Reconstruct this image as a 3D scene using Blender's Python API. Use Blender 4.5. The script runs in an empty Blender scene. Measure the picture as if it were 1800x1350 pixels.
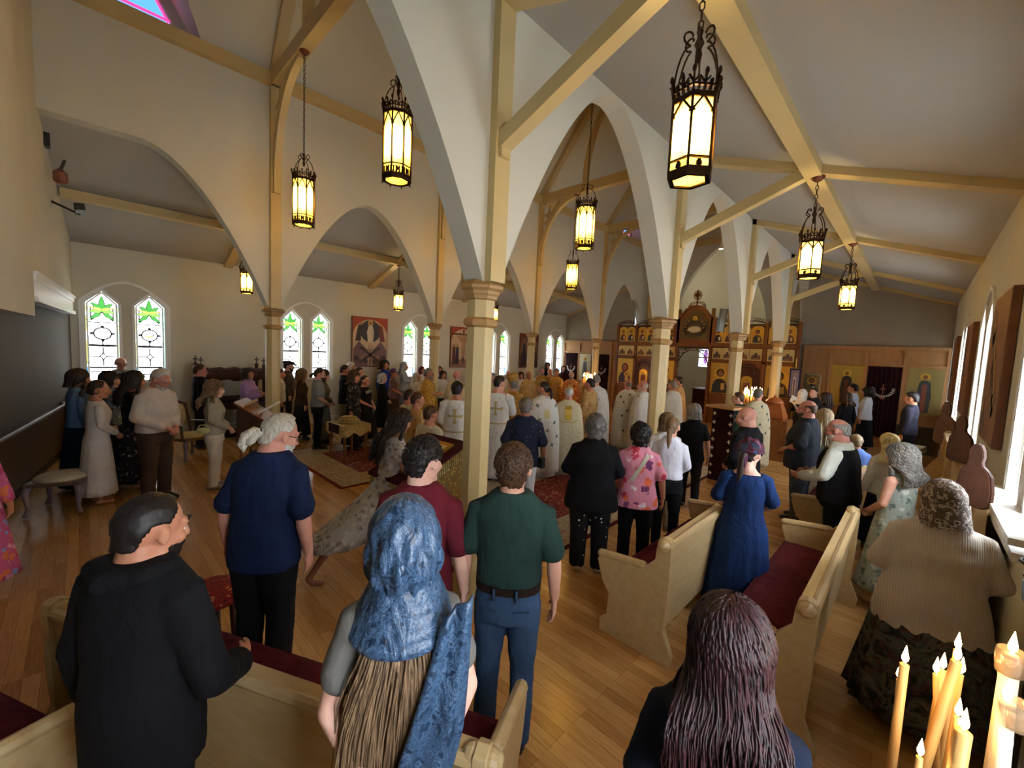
import bpy, math, random
from math import sin, cos, pi, radians, sqrt, atan2, hypot, exp
from mathutils import Vector, Matrix, Euler, noise

SC = bpy.context.scene
COL = SC.collection
V = Vector

# ---------------------------------------------------------------- camera
FOC = 733.87
CAMZ = 2.3
YAW, PIT, ROL = radians(44.1328), radians(-4.5542), radians(2.6001)
fw = V((-sin(YAW) * cos(PIT), cos(YAW) * cos(PIT), sin(PIT)))
rt0 = V((cos(YAW), sin(YAW), 0))
up0 = rt0.cross(fw)
RT = cos(ROL) * rt0 + sin(ROL) * up0
UP = -sin(ROL) * rt0 + cos(ROL) * up0
cd = bpy.data.cameras.new('camera')
cd.sensor_width = 36
cd.lens = FOC / 1800 * 36
cd.clip_start = 0.05
cam = bpy.data.objects.new('camera', cd)
COL.objects.link(cam)
mw = Matrix((RT, UP, -fw)).transposed().to_4x4()
mw.translation = V((0, 0, CAMZ))
cam.matrix_world = mw
SC.camera = cam


def ray(u, v):
    return fw * FOC + RT * (u - 900) - UP * (v - 675)


def at_z(u, v, z):
    d = ray(u, v)
    return V((0, 0, CAMZ)) + d * ((z - CAMZ) / d.z)


def at_x(u, v, x):
    d = ray(u, v)
    return V((0, 0, CAMZ)) + d * (x / d.x)


def at_y(u, v, y):
    d = ray(u, v)
    return V((0, 0, CAMZ)) + d * (y / d.y)


# ---------------------------------------------------------------- world, exposure, daylight
w = bpy.data.worlds.new('world')
SC.world = w
w.use_nodes = True
w.node_tree.nodes['Background'].inputs[0].default_value = (0.75, 0.85, 1.0, 1)
w.node_tree.nodes['Background'].inputs[1].default_value = 1.0
SC.view_settings.view_transform = 'Standard'
SC.view_settings.look = 'None'
SC.view_settings.gamma = 1
SC.view_settings.use_curve_mapping = False
SC.view_settings.exposure = 1.4
cy = SC.cycles
cy.max_bounces = 7
cy.diffuse_bounces = 5
cy.glossy_bounces = 3
cy.transmission_bounces = 4
cy.transparent_max_bounces = 8
cy.caustics_reflective = False
cy.caustics_refractive = False
cy.sample_clamp_indirect = 6
cy.use_adaptive_sampling = True
cy.adaptive_threshold = 0.03
cy.use_denoising = True
WIN_L, WIN_R, LAMP = 3.3, 14.0, 95.0

# ---------------------------------------------------------------- building dimensions
A = 2.85
XR, XL, XC = -2.85, -8.75, -5.80
WR, WL = 0.58, -12.18
Y0, S = 2.5, 3.656
YI, YP, YE = 15.05, 16.0, 20.6
ZCAP, ZAP, ZARC, ZWALL, ZPL = 2.88, 5.22, 5.28, 4.05, 6.87
ZRIDGE = 10.65
XPU = -1.10
COLY = [Y0 + S * k for k in range(5)]


# ---------------------------------------------------------------- materials
def srgb(c):
    if isinstance(c, str):
        c = c.lstrip('#')
        c = [int(c[i:i + 2], 16) / 255 for i in (0, 2, 4)]
    return tuple((x / 12.92 if x <= 0.04045 else ((x + 0.055) / 1.055) ** 2.4) for x in c[:3]) + (1,)


MATS = {}


class NT:
    def __init__(s, name):
        s.m = bpy.data.materials.new(name)
        s.m.use_nodes = True
        s.t = s.m.node_tree
        s.b = s.t.nodes['Principled BSDF']
        s.out = s.t.nodes['Material Output']
        s.tc = s.t.nodes.new('ShaderNodeTexCoord')

    def n(s, typ, **kw):
        nd = s.t.nodes.new('ShaderNode' + typ)
        for k, v in kw.items():
            if hasattr(nd, k):
                setattr(nd, k, v)
            else:
                s.set(nd, k.replace('_', ' '), v)
        return nd

    def set(s, nd, key, v):
        for i in nd.inputs:
            if i.name == key and i.enabled:
                if isinstance(v, bpy.types.NodeSocket):
                    s.t.links.new(v, i)
                else:
                    i.default_value = v
                return
        i = nd.inputs[key]
        i.default_value = v

    def link(s, a, b):
        s.t.links.new(a, b)

    def coords(s, scale=(1, 1, 1), rot=(0, 0, 0), src='Object'):
        mp = s.n('Mapping')
        s.link(s.tc.outputs[src], mp.inputs[0])
        mp.inputs['Scale'].default_value = scale
        mp.inputs['Rotation'].default_value = rot
        return mp.outputs[0]

    def noise(s, scale, vec=None, detail=3, rough=0.5, dist=0.0):
        n = s.n('TexNoise')
        s.link(vec or s.tc.outputs['Object'], n.inputs['Vector'])
        n.inputs['Scale'].default_value = scale
        n.inputs['Detail'].default_value = detail
        n.inputs['Roughness'].default_value = rough
        n.inputs['Distortion'].default_value = dist
        return n.outputs['Fac']

    def voro(s, scale, vec=None, feature='F1', out='Distance', rnd=1.0):
        n = s.n('TexVoronoi', feature=feature)
        s.link(vec or s.tc.outputs['Object'], n.inputs['Vector'])
        n.inputs['Scale'].default_value = scale
        n.inputs['Randomness'].default_value = rnd
        return n.outputs[out]

    def wave(s, scale, vec=None, dist=0, direction='X', prof='SIN'):
        n = s.n('TexWave', bands_direction=direction, wave_profile=prof)
        s.link(vec or s.tc.outputs['Object'], n.inputs['Vector'])
        n.inputs['Scale'].default_value = scale
        n.inputs['Distortion'].default_value = dist
        return n.outputs['Fac']

    def ramp(s, fac, stops, const=False):
        r = s.n('ValToRGB')
        s.link(fac, r.inputs[0])
        cr = r.color_ramp
        if const:
            cr.interpolation = 'CONSTANT'
        while len(cr.elements) < len(stops):
            cr.elements.new(0.5)
        for e, (p, c) in zip(cr.elements, stops):
            e.position = p
            e.color = srgb(c) if not isinstance(c, (int, float)) else (c, c, c, 1)
        return r.outputs[0]

    def mix(s, fac, a, b, mode='MIX'):
        m = s.n('Mix', data_type='RGBA', blend_type=mode)
        for k, v in ((0, fac), (6, a), (7, b)):
            if isinstance(v, bpy.types.NodeSocket):
                s.link(v, m.inputs[k])
            elif isinstance(v, (int, float)):
                m.inputs[k].default_value = v
            else:
                m.inputs[k].default_value = srgb(v)
        return m.outputs[2]

    def color(s, c):
        if isinstance(c, bpy.types.NodeSocket):
            s.link(c, s.b.inputs['Base Color'])
        else:
            s.b.inputs['Base Color'].default_value = srgb(c)

    def p(s, **kw):
        for k, v in kw.items():
            s.b.inputs[k.replace('_', ' ')].default_value = v

    def bump(s, h, strength=0.3, dist=0.01):
        b = s.n('Bump')
        s.link(h, b.inputs['Height'])
        b.inputs['Strength'].default_value = strength
        b.inputs['Distance'].default_value = dist
        s.link(b.outputs[0], s.b.inputs['Normal'])


def mkey(*k):
    return k in MATS


def plain(c, rough=0.6, metal=0.0, name=None, var=0.0, vs=6, bump=0.0, bs=60, spec=0.5, sheen=0.0):
    key = ('plain', str(c), rough, metal, var, vs, bump, bs, spec, sheen)
    if key in MATS:
        return MATS[key]
    n = NT(name or 'paint')
    if var:
        f = n.noise(vs, detail=4)
        a = srgb(c)
        m = n.n('Mix', data_type='RGBA', blend_type='MULTIPLY')
        m.inputs[0].default_value = 1
        m.inputs[6].default_value = a
        r = n.ramp(f, [(0.3, 1 - var), (0.7, 1.0)])
        n.link(r, m.inputs[7])
        n.color(m.outputs[2])
    else:
        n.color(c)
    n.p(Roughness=rough, Metallic=metal)
    n.b.inputs['Specular IOR Level'].default_value = spec
    if sheen:
        n.b.inputs['Sheen Weight'].default_value = sheen
    if bump:
        n.bump(n.noise(bs, detail=5), bump, 0.01)
    MATS[key] = n.m
    return n.m


def cloth(c, c2=None, wr=0.5, name='cloth'):
    """woven cloth: fine weave, soft creases as bump"""
    key = ('cloth', str(c), str(c2), wr)
    if key in MATS:
        return MATS[key]
    n = NT(name)
    f = n.noise(5, detail=3)
    n.color(n.mix(n.ramp(f, [(0.35, 0.0), (0.65, 1.0)]), c, c2 or c))
    n.p(Roughness=0.9)
    n.b.inputs['Specular IOR Level'].default_value = 0.2
    v = n.coords((1, 1, 0.45))
    a = n.noise(9, v, detail=4, dist=0.8)
    b = n.noise(420, detail=1)
    m = n.n('Math', operation='MULTIPLY_ADD')
    n.link(b, m.inputs[0])
    m.inputs[1].default_value = 0.04
    n.link(a, m.inputs[2])
    n.bump(m.outputs[0], wr, 0.05)
    MATS[key] = n.m
    return n.m


def pattern(name, base, spots, scale=20, thr=0.3, rnd=1.0, feature='cell', wr=0.4, rough=0.85, metal=0.0, stretch=(1, 1, 1)):
    """spots: list of colours; dots (feature 'dot'), blotches ('cell') or swirls ('swirl')"""
    key = ('pat', name, base, tuple(spots), scale, thr, rnd, feature, wr, metal)
    if key in MATS:
        return MATS[key]
    n = NT(name)
    vec = n.coords(stretch)
    if feature == 'swirl':
        a = n.noise(scale, vec, detail=5, dist=2.5)
        stops = [(0.0, base), (0.40, base)]
        for i, c in enumerate(spots):
            stops.append((0.44 + 0.07 * i, c))
        stops.append((0.47 + 0.07 * len(spots), base))
        n.color(n.ramp(a, stops))
    else:
        if feature == 'cell':
            ad = n.n('VectorMath', operation='MULTIPLY_ADD')
            nz = n.n('TexNoise')
            n.link(vec, nz.inputs['Vector'])
            nz.inputs['Scale'].default_value = scale * 1.6
            n.link(nz.outputs['Color'], ad.inputs[0])
            ad.inputs[1].default_value = (1.2 / scale,) * 3
            n.link(vec, ad.inputs[2])
            vec = ad.outputs[0]
        d = n.voro(scale, vec, rnd=rnd)
        col = n.n('TexVoronoi')
        n.link(vec, col.inputs['Vector'])
        col.inputs['Scale'].default_value = scale
        col.inputs['Randomness'].default_value = rnd
        sp = n.n('SeparateColor')
        n.link(col.outputs['Color'], sp.inputs[0])
        k = len(spots)
        cc = n.ramp(sp.outputs[0], [(i / k, c) for i, c in enumerate(spots)], const=True) if k > 1 else spots[0]
        msk = n.ramp(d, [(thr * 0.85, 1.0), (thr, 0.0)])
        n.color(n.mix(msk, base, cc))
    n.p(Roughness=rough, Metallic=metal)
    n.b.inputs['Specular IOR Level'].default_value = 0.3
    n.bump(n.noise(9, n.coords((1, 1, 0.45)), detail=4, dist=0.8), wr, 0.05)
    MATS[key] = n.m
    return n.m


def wood(c1, c2, scale=3, rough=0.4, axis=(1, 6, 6), name='wood'):
    key = ('wood', c1, c2, scale, rough, axis)
    if key in MATS:
        return MATS[key]
    n = NT(name)
    f = n.noise(scale, n.coords(axis), detail=6, rough=0.6, dist=0.6)
    n.color(n.ramp(f, [(0.3, c1), (0.7, c2)]))
    n.p(Roughness=rough)
    n.bump(f, 0.08, 0.01)
    MATS[key] = n.m
    return n.m


def emit(c, s, name='glow'):
    key = ('emit', c, s)
    if key in MATS:
        return MATS[key]
    n = NT(name)
    n.color('#000000')
    n.b.inputs['Emission Color'].default_value = srgb(c)
    n.b.inputs['Emission Strength'].default_value = s
    n.p(Roughness=0.4)
    MATS[key] = n.m
    return n.m


# ---------------------------------------------------------------- mesh accumulator
class M:
    def __init__(s):
        s.v, s.f = [], []
        s.x = Matrix.Identity(4)

    def add(s, vs, fs):
        o = len(s.v)
        s.v += [s.x @ V(p) for p in vs]
        s.f += [tuple(i + o for i in f) for f in fs]

    def box(s, x0, x1, y0, y1, z0, z1, rot=0):
        vs = [(x, y, z) for z in (z0, z1) for y in (y0, y1) for x in (x0, x1)]
        if rot:
            cx, cy_ = (x0 + x1) / 2, (y0 + y1) / 2
            vs = [(cx + (x - cx) * cos(rot) - (y - cy_) * sin(rot), cy_ + (x - cx) * sin(rot) + (y - cy_) * cos(rot), z) for x, y, z in vs]
        s.add(vs, [(0, 2, 3, 1), (4, 5, 7, 6), (0, 1, 5, 4), (2, 6, 7, 3), (0, 4, 6, 2), (1, 3, 7, 5)])

    def beam(s, a, b, wd, dp, up=(0, 0, 1)):
        a, b = V(a), V(b)
        d = (b - a).normalized()
        u = V(up)
        sd = d.cross(u)
        if sd.length < 1e-4:
            sd = V((1, 0, 0))
        sd.normalize()
        u = sd.cross(d)
        vs = []
        for p in (a, b):
            for i, j in ((-1, -1), (1, -1), (1, 1), (-1, 1)):
                vs.append(p + sd * (wd / 2 * i) + u * (dp / 2 * j))
        s.add(vs, [(3, 2, 1, 0), (4, 5, 6, 7), (0, 1, 5, 4), (1, 2, 6, 5), (2, 3, 7, 6), (3, 0, 4, 7)])

    def loft(s, rings, cap=True):
        n = len(rings[0])
        vs = [p for r in rings for p in r]
        fs = []
        for k in range(len(rings) - 1):
            for i in range(n):
                j = (i + 1) % n
                fs.append((k * n + i, k * n + j, (k + 1) * n + j, (k + 1) * n + i))
        if cap:
            fs.append(tuple(range(n))[::-1])
            fs.append(tuple(range((len(rings) - 1) * n, len(rings) * n)))
        s.add(vs, fs)

    def lathe(s, prof, c=(0, 0, 0), n=16, rx=1, ry=1, ph=0):
        s.loft([[(c[0] + r * rx * cos(2 * pi * i / n + ph), c[1] + r * ry * sin(2 * pi * i / n + ph), c[2] + z) for i in range(n)] for r, z in prof])

    def tube(s, pts, rad, n=10, round_ends=True, flat=1.0, side=None, cap=True):
        pts = [V(p) for p in pts]
        if not isinstance(rad, (list, tuple)):
            rad = [rad] * len(pts)
        rings = []
        prev = None
        m = len(pts)
        for i, p in enumerate(pts):
            d = (pts[min(i + 1, m - 1)] - pts[max(i - 1, 0)])
            if d.length < 1e-9:
                d = V((0, 0, 1))
            d.normalize()
            ref = V(side) if side else (prev if prev else (V((0, 0, 1)) if abs(d.z) < 0.9 else V((1, 0, 0))))
            a = d.cross(ref) if not prev or side else prev - d * prev.dot(d)
            if side:
                a = ref - d * ref.dot(d)
            if a.length < 1e-6:
                a = d.orthogonal()
            a.normalize()
            b = d.cross(a)
            prev = a
            r = rad[i]

            def ring(c, r):
                return [c + a * (r * cos(2 * pi * k / n)) + b * (r * flat * sin(2 * pi * k / n)) for k in range(n)]
            if i == 0 and round_ends:
                rings.append(ring(p - d * r * 0.9, r * 0.35))
                rings.append(ring(p - d * r * 0.55, r * 0.8))
            rings.append(ring(p, r))
            if i == m - 1 and round_ends:
                rings.append(ring(p + d * r * 0.55, r * 0.8))
                rings.append(ring(p + d * r * 0.9, r * 0.35))
        s.loft(rings, cap=cap)

    def ell(s, c, r, n=14, m=9, rot=None):
        R = Euler(rot).to_matrix() if rot else None
        c = V(c)
        rings = []
        for k in range(m):
            t = -pi / 2 + pi * (k + 0.5) / m
            rings.append([])
            for i in range(n):
                p = V((r[0] * cos(t) * cos(2 * pi * i / n), r[1] * cos(t) * sin(2 * pi * i / n), r[2] * sin(t)))
                rings[-1].append(c + (R @ p if R else p))
        s.loft(rings)

    def prism(s, poly, d0, d1, plane='XZ'):
        """poly 2-D points extruded from d0 to d1 along the third axis"""
        n = len(poly)

        def q(p, d):
            return {'XZ': (p[0], d, p[1]), 'YZ': (d, p[0], p[1]), 'XY': (p[0], p[1], d)}[plane]
        s.add([q(p, d0) for p in poly] + [q(p, d1) for p in poly],
              [tuple(range(n))[::-1], tuple(range(n, 2 * n))] + [(i, (i + 1) % n, n + (i + 1) % n, n + i) for i in range(n)])


def obj(name, m, mat, parent=None, smooth=False, loc=None, rotz=0, kind=None, label=None):
    me = bpy.data.meshes.new(name)
    me.from_pydata([tuple(p) for p in m.v], [], m.f)
    me.update()
    if mat is not None:
        me.materials.append(mat)
    if smooth:
        me.polygons.foreach_set('use_smooth', [True] * len(me.polygons))
    o = bpy.data.objects.new(name, me)
    COL.objects.link(o)
    if parent:
        o.parent = parent
    if loc is not None:
        o.location = loc
    if rotz:
        o.rotation_euler = (0, 0, rotz)
    if kind:
        o['kind'] = kind
    if label:
        o['label'] = label
    return o


def thing(name, label, cat, loc=(0, 0, 0), rotz=0, group=None):
    o = bpy.data.objects.new(name, None)
    o.empty_display_size = 0.1
    COL.objects.link(o)
    o.location = loc
    o.rotation_euler = (0, 0, rotz)
    tag(o, label, cat, group)
    return o


def tag(o, label, cat, group=None):
    o['label'] = label
    o['category'] = cat
    if group:
        o['group'] = group
    return o


def fixn(o):
    """make normals consistent"""
    import bmesh
    b = bmesh.new()
    b.from_mesh(o.data)
    bmesh.ops.recalc_face_normals(b, faces=b.faces)
    b.to_mesh(o.data)
    b.free()
    return o


def bevel(o, wd=0.01, seg=2):
    md = o.modifiers.new('bevel', 'BEVEL')
    md.width = wd
    md.segments = seg
    md.limit_method = 'ANGLE'
    return o


def copy_tree(o, parent=None):
    c = o.copy()
    COL.objects.link(c)
    if parent:
        c.parent = parent
    for ch in list(o.children):
        copy_tree(ch, c)
    return c


# shared materials
def mats():
    g = globals()
    n = NT('plaster')
    f = n.noise(1.3, detail=4)
    n.color(n.mix(f, '#cfccbb', '#c4c1b0'))
    n.p(Roughness=0.9)
    n.bump(n.noise(40, detail=6), 0.12, 0.004)
    g['PLASTER'] = n.m
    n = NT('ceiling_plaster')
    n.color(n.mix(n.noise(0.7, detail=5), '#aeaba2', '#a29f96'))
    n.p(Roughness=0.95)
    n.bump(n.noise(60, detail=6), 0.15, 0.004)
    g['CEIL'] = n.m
    g['CREAM'] = plain('#c9b27c', 0.45, var=0.08, vs=3, bump=0.05, bs=30, name='cream_paint')
    g['TAN'] = plain('#a88552', 0.5, var=0.1, vs=8, name='tan_paint')
    g['WHITE'] = plain('#e6e6e2', 0.4, name='white_paint')
    g['IRON'] = plain('#3a2618', 0.45, 0.75, var=0.4, vs=30, name='antique_iron')
    g['GOLD'] = plain('#c9993a', 0.3, 0.9, var=0.2, vs=20, name='gold_metal')
    g['PEW'] = wood('#c9b083', '#b89c6c', 2.0, 0.35, (2, 8, 8), 'pale_varnished_wood')
    g['OAK'] = wood('#8a5a2e', '#6f4320', 3.0, 0.4, (5, 5, 1), 'oak_wood')
    g['ICONW'] = wood('#7d4a24', '#643616', 3.0, 0.35, (5, 5, 1), 'iconostasis_wood')
    g['PANELW'] = wood('#b98a58', '#a87848', 2.0, 0.5, (5, 5, 1), 'light_panel_wood')
    g['DARKW'] = wood('#3c2316', '#2a170e', 3.0, 0.4, (5, 5, 1), 'dark_carved_wood')
    g['CUSH'] = cloth('#5f1f2c', '#521824', 0.4, 'burgundy_cushion')
    g['BLACK'] = plain('#0c0c0e', 0.4, name='black_plastic')
    # floor: oak strips running across the nave
    n = NT('oak_floor')
    br = n.n('TexBrick')
    n.link(n.coords(), br.inputs['Vector'])
    br.inputs['Scale'].default_value = 1
    br.inputs['Brick Width'].default_value = 1.35
    br.inputs['Row Height'].default_value = 0.083
    br.inputs['Mortar Size'].default_value = 0.0012
    br.inputs['Bias'].default_value = 0.0
    br.offset = 0.37
    br.offset_frequency = 3
    br.inputs['Color1'].default_value = srgb('#d4a265')
    br.inputs['Color2'].default_value = srgb('#a26e3a')
    br.inputs['Mortar'].default_value = srgb('#5a3418')
    gr = n.noise(6, n.coords((1, 14, 1)), detail=6, dist=0.5)
    big = n.noise(0.5, detail=2)
    c = n.mix(0.30, br.outputs['Color'], n.ramp(gr, [(0.3, '#a06e38'), (0.7, '#e2b878')]))
    n.color(c)
    n.p(Roughness=0.21)
    n.b.inputs['Specular IOR Level'].default_value = 0.55
    n.bump(n.noise(2.2, detail=3), 0.05, 0.05)
    g['FLOOR'] = n.m


mats()


# ---------------------------------------------------------------- room shell
def struct(name, m, mat, smooth=False):
    return fixn(obj(name, m, mat, kind='structure', smooth=smooth))


def arch_z(y, yc, half, z0, h):
    """pointed arch: two arcs, vertical at the springing"""
    d = half - abs(y - yc)
    R = (half * half + h * h) / (2 * half)
    return z0 + sqrt(max(0, R * R - (R - d) ** 2))


def arc2(y, yc, half, z0, h):
    t = max(0, 1 - abs(y - yc) / half)
    return z0 + h * (1 - (1 - t) ** 1.78)


def arcade(name, x, ztop, th=0.24):
    m = M()
    cols = COLY
    pts = []                       # (y, z of lower edge)
    half = S / 2 - 0.10
    H = ZAP - (ZCAP)
    pts.append((-0.9, ZAP))
    for k in range(5):
        yc = COLY[k] - S / 2
        n = 14
        ys = [yc + half * (i / n) for i in range(-n, n + 1)]
        if k == 0:
            ys = [y for y in ys if y >= yc - 1e-6]
        for y in ys:
            pts.append((y, arc2(y, yc, half, ZCAP, H)))
    pts.append((COLY[4] + 3.6, ZCAP))
    for (y0, z0), (y1, z1) in zip(pts, pts[1:]):
        if y1 - y0 < 1e-5:
            continue
        v = [(x - th / 2, y0, z0), (x - th / 2, y1, z1), (x - th / 2, y1, ztop), (x - th / 2, y0, ztop),
             (x + th / 2, y0, z0), (x + th / 2, y1, z1), (x + th / 2, y1, ztop), (x + th / 2, y0, ztop)]
        m.add(v, [(0, 1, 2, 3), (7, 6, 5, 4), (0, 4, 5, 1), (3, 2, 6, 7)])
    return struct(name, m, PLASTER)


arcade('wall_left_arcade', XL, ZPL + 0.05)
arcade('wall_right_arcade', XR, ZPL + 0.05)

m = M()
m.box(WL - 0.3, WR + 0.3, -3.2, YE + 0.5, -0.12, 0)
struct('floor', m, FLOOR)


# outer walls with window openings (pairs of lancets)
WINY = [Y0 + S * (k - 0.5) for k in range(5)]
LW, LZ0, LZS, LZP = 0.27, 1.30, 2.90, 3.17      # light half width, sill, shoulder, peak
LOFF = 0.375


def lancet(yc):
    return [(yc - LW, LZ0), (yc + LW, LZ0), (yc + LW, LZS), (yc, LZP), (yc - LW, LZS)]


def outer_wall(name, x0, x1, y0, y1, ztop):
    """wall slab between x0 and x1 with every lancet cut through"""
    m = M()
    xs = [y0]
    cuts = []
    for wy in WINY:
        for s in (-1, 1):
            c = wy + s * LOFF
            if c - LW > y0 and c + LW < y1:
                cuts.append(c)
    cuts.sort()
    y = y0
    for c in cuts:
        m.box(x0, x1, y, c - LW, 0, ztop)
        m.box(x0, x1, c - LW, c + LW, 0, LZ0)
        for sgn in (-1, 1):
            m.prism([(c + sgn * LW, LZS), (c + sgn * LW, ztop), (c, ztop), (c, LZP)], x0, x1, 'YZ')
        y = c + LW
    m.box(x0, x1, y, y1, 0, ztop)
    return struct(name, m, PLASTER)


outer_wall('wall_left', WL - 0.28, WL, -0.6, YP + 0.3, ZWALL + 0.05)
outer_wall('wall_right', WR, WR + 0.28, -3.2, YP + 0.3, ZWALL + 0.05)


# skewed rear wall at the left edge of the view: cream upper part over a recessed dark partition
def rear_y(x, lower=False):
    if lower:
        return -0.16 - (x - WL) * 0.145
    t = (x - WL) / (XL - WL)
    return -0.12 - 0.23 * t if x < XL else -0.35 - (x - XL) * 0.035


m = M()
px = [WL - 0.1, -11, -10, XL, -7.4]
for a, b in zip(px, px[1:]):
    m.add([(a, rear_y(a), 2.66), (b, rear_y(b), 2.66), (b, rear_y(b), 10.9), (a, rear_y(a), 10.9),
           (a, rear_y(a) - 0.2, 2.66), (b, rear_y(b) - 0.2, 2.66), (b, rear_y(b) - 0.2, 10.9), (a, rear_y(a) - 0.2, 10.9)],
          [(0, 1, 2, 3), (7, 6, 5, 4), (0, 4, 5, 1)])
px = [-7.4, -6.5, -5.2, -4.0, -3.2]
for a, b in zip(px, px[1:]):
    m.add([(a, rear_y(a) + 0.02, 2.45), (b, rear_y(b) + 0.02, 2.45), (b, rear_y(b) + 0.02, 10.9), (a, rear_y(a) + 0.02, 10.9),
           (a, rear_y(a) - 0.2, 2.45), (b, rear_y(b) - 0.2, 2.45), (b, rear_y(b) - 0.2, 10.9), (a, rear_y(a) - 0.2, 10.9)],
          [(0, 1, 2, 3), (7, 6, 5, 4), (0, 4, 5, 1), (1, 2, 6, 5), (0, 3, 7, 4)])
m.box(-12.3, 0.9, -3.4, -3.2, 0, 10.9)
m.box(-3.2, 0.9, -3.2, -3.0, 5.2, 10.9)
struct('wall_rear', m, PLASTER)
m = M()
a, b = -12.15, -5.0
m.add([(a, rear_y(a, 1), 0), (b, rear_y(b, 1), 0), (b, rear_y(b, 1), 2.9), (a, rear_y(a, 1), 2.9),
       (a, rear_y(a, 1) - .08, 0), (b, rear_y(b, 1) - .08, 0), (b, rear_y(b, 1) - .08, 2.9), (a, rear_y(a, 1) - .08, 2.9)],
      [(0, 1, 2, 3), (7, 6, 5, 4), (1, 2, 6, 5), (2, 3, 7, 6)])
struct('wall_rear_partition', m, plain('#4b4843', 0.85, name='dark_grey_partition', var=0.1, vs=2))
# moulded header over the partition
m = M()
for z0, z1, d in ((2.62, 2.68, .05), (2.68, 2.86, .02), (2.86, 2.93, .04), (2.93, 2.97, .06)):
    m.add([(-11.9, rear_y(-12.0) + d, z0), (-7.4, rear_y(-7.4) + d, z0), (-7.4, rear_y(-7.4) + d, z1), (-11.9, rear_y(-12.0) + d, z1),
           (-11.9, rear_y(-12.0) - .1, z0), (-7.4, rear_y(-7.4) - .1, z0), (-7.4, rear_y(-7.4) - .1, z1), (-11.9, rear_y(-12.0) - .1, z1)],
          [(0, 1, 2, 3), (7, 6, 5, 4), (0, 4, 5, 1), (1, 2, 6, 5), (2, 3, 7, 6), (3, 0, 4, 7)])
struct('trim_1', m, WHITE)


# aisle ceilings (lean-to) and nave roof with two triangular dormers
def slab(m, q, t=0.12):
    """quad thickened upwards"""
    m.add([tuple(p) for p in q] + [(p[0], p[1], p[2] + t) for p in q],
          [(0, 1, 2, 3), (7, 6, 5, 4), (0, 4, 5, 1), (1, 5, 6, 2), (2, 6, 7, 3), (3, 7, 4, 0)])


m = M()
slab(m, [(XR, -3.3, ZARC), (WR + .3, -3.3, ZWALL - .1), (WR + .3, YP + .3, ZWALL - .1), (XR, YP + .3, ZARC)])
struct('ceiling_right_aisle', m, CEIL)
m = M()
slab(m, [(XL, -1.2, ZARC), (WL - .3, -1.2, ZWALL - .1), (WL - .3, YP + .3, ZWALL - .1), (XL, YP + .3, ZARC)])
struct('ceiling_left_aisle', m, CEIL)

RS = (ZRIDGE - ZPL) / (XC - XL)        # roof rise over run
DORM = [(0.67, 0.85, 1.45), (15.3, 0.85, 1.45)]


def nave_side(m, xe, sg):
    """one slope, eave at xe, rising towards the centre; holes for dormers"""
    def P(y, s):
        return (xe + sg * s, y, ZPL + RS * s)
    smax = XC - XL
    ys = -3.3
    for yc, hw, h in DORM:
        sa = h / RS
        for poly in ([(ys, 0), (yc - hw, 0), (yc, sa), (yc, smax), (ys, smax)],):
            k = len(poly)
            v = [P(*p) for p in poly] + [(P(*p)[0], P(*p)[1], P(*p)[2] + .12) for p in poly]
            m.add(v, [tuple(range(k)), tuple(range(k, 2 * k))[::-1]])
        ys2 = yc + hw
        nxt = (yc, sa)
        # second half continues to the next dormer or the end
        idx = DORM.index((yc, hw, h))
        mid = (DORM[idx][0] + DORM[idx + 1][0]) / 2 if idx + 1 < len(DORM) else YE + .4
        poly = [(ys2, 0), (mid, 0), (mid, smax), (yc, smax), (yc, sa)]
        k = len(poly)
        v = [P(*p) for p in poly] + [(P(*p)[0], P(*p)[1], P(*p)[2] + .12) for p in poly]
        m.add(v, [tuple(range(k)), tuple(range(k, 2 * k))[::-1]])
        # cheeks back to the vertical plane over the eave
        for s2 in (-1, 1):
            e = P(yc + s2 * hw, 0)
            tip = P(yc, sa)
            top = (xe - sg * 0.25, yc, ZPL + h)
            ee = (xe - sg * 0.25, yc + s2 * hw, ZPL)
            m.add([e, tip, top, ee], [(0, 1, 2, 3)])
        ys = mid


m = M()
nave_side(m, XL, 1)
nave_side(m, XR, -1)
struct('ceiling_nave', m, PLASTER)

# dormer windows
k = 10
for xe, sg in ((XL, 1), (XR, -1)):
    for yc, hw, h in DORM:
        x = xe - sg * 0.25
        m = M()
        m.prism([(yc - hw, ZPL), (yc + hw, ZPL), (yc, ZPL + h)], x - .02, x + .02, 'YZ')
        f = struct('window_%d' % k, m, plain('#9b9a96', .8, name='dormer_plaster'))
        m = M()
        m.prism([(yc - .42, ZPL + .34), (yc + .42, ZPL + .34), (yc, ZPL + 1.05)], x + min(0, sg * .045), x + max(0, sg * .045), 'YZ')
        obj('pane', m, emit('#4f8fe0', .9, 'blue_daylit_glass'), f)
        m = M()
        for a, b in (((yc - hw, ZPL), (yc + hw, ZPL)), ((yc + hw, ZPL), (yc, ZPL + h)), ((yc, ZPL + h), (yc - hw, ZPL))):
            m.beam((x + sg * .03, a[0], a[1]), (x + sg * .03, b[0], b[1]), .03, .34, up=(0, 1, 0) if a[1] == b[1] else (0, 0, 1))
        obj('window_frame', m, plain('#9b9a96', .8, name='dormer_plaster'), f)
        m = M()
        for a, b in (((yc - .42, ZPL + .36), (yc + .42, ZPL + .36)), ((yc + .40, ZPL + .34), (yc, ZPL + 1.03)), ((yc, ZPL + 1.03), (yc - .40, ZPL + .34))):
            m.beam((x + sg * .05, a[0], a[1]), (x + sg * .05, b[0], b[1]), .03, .05, up=(1, 0, 0))
        obj('coloured_border', m, emit('#e83a80', .8, 'rose_daylit_glass'), f)
        k += 1

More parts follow.
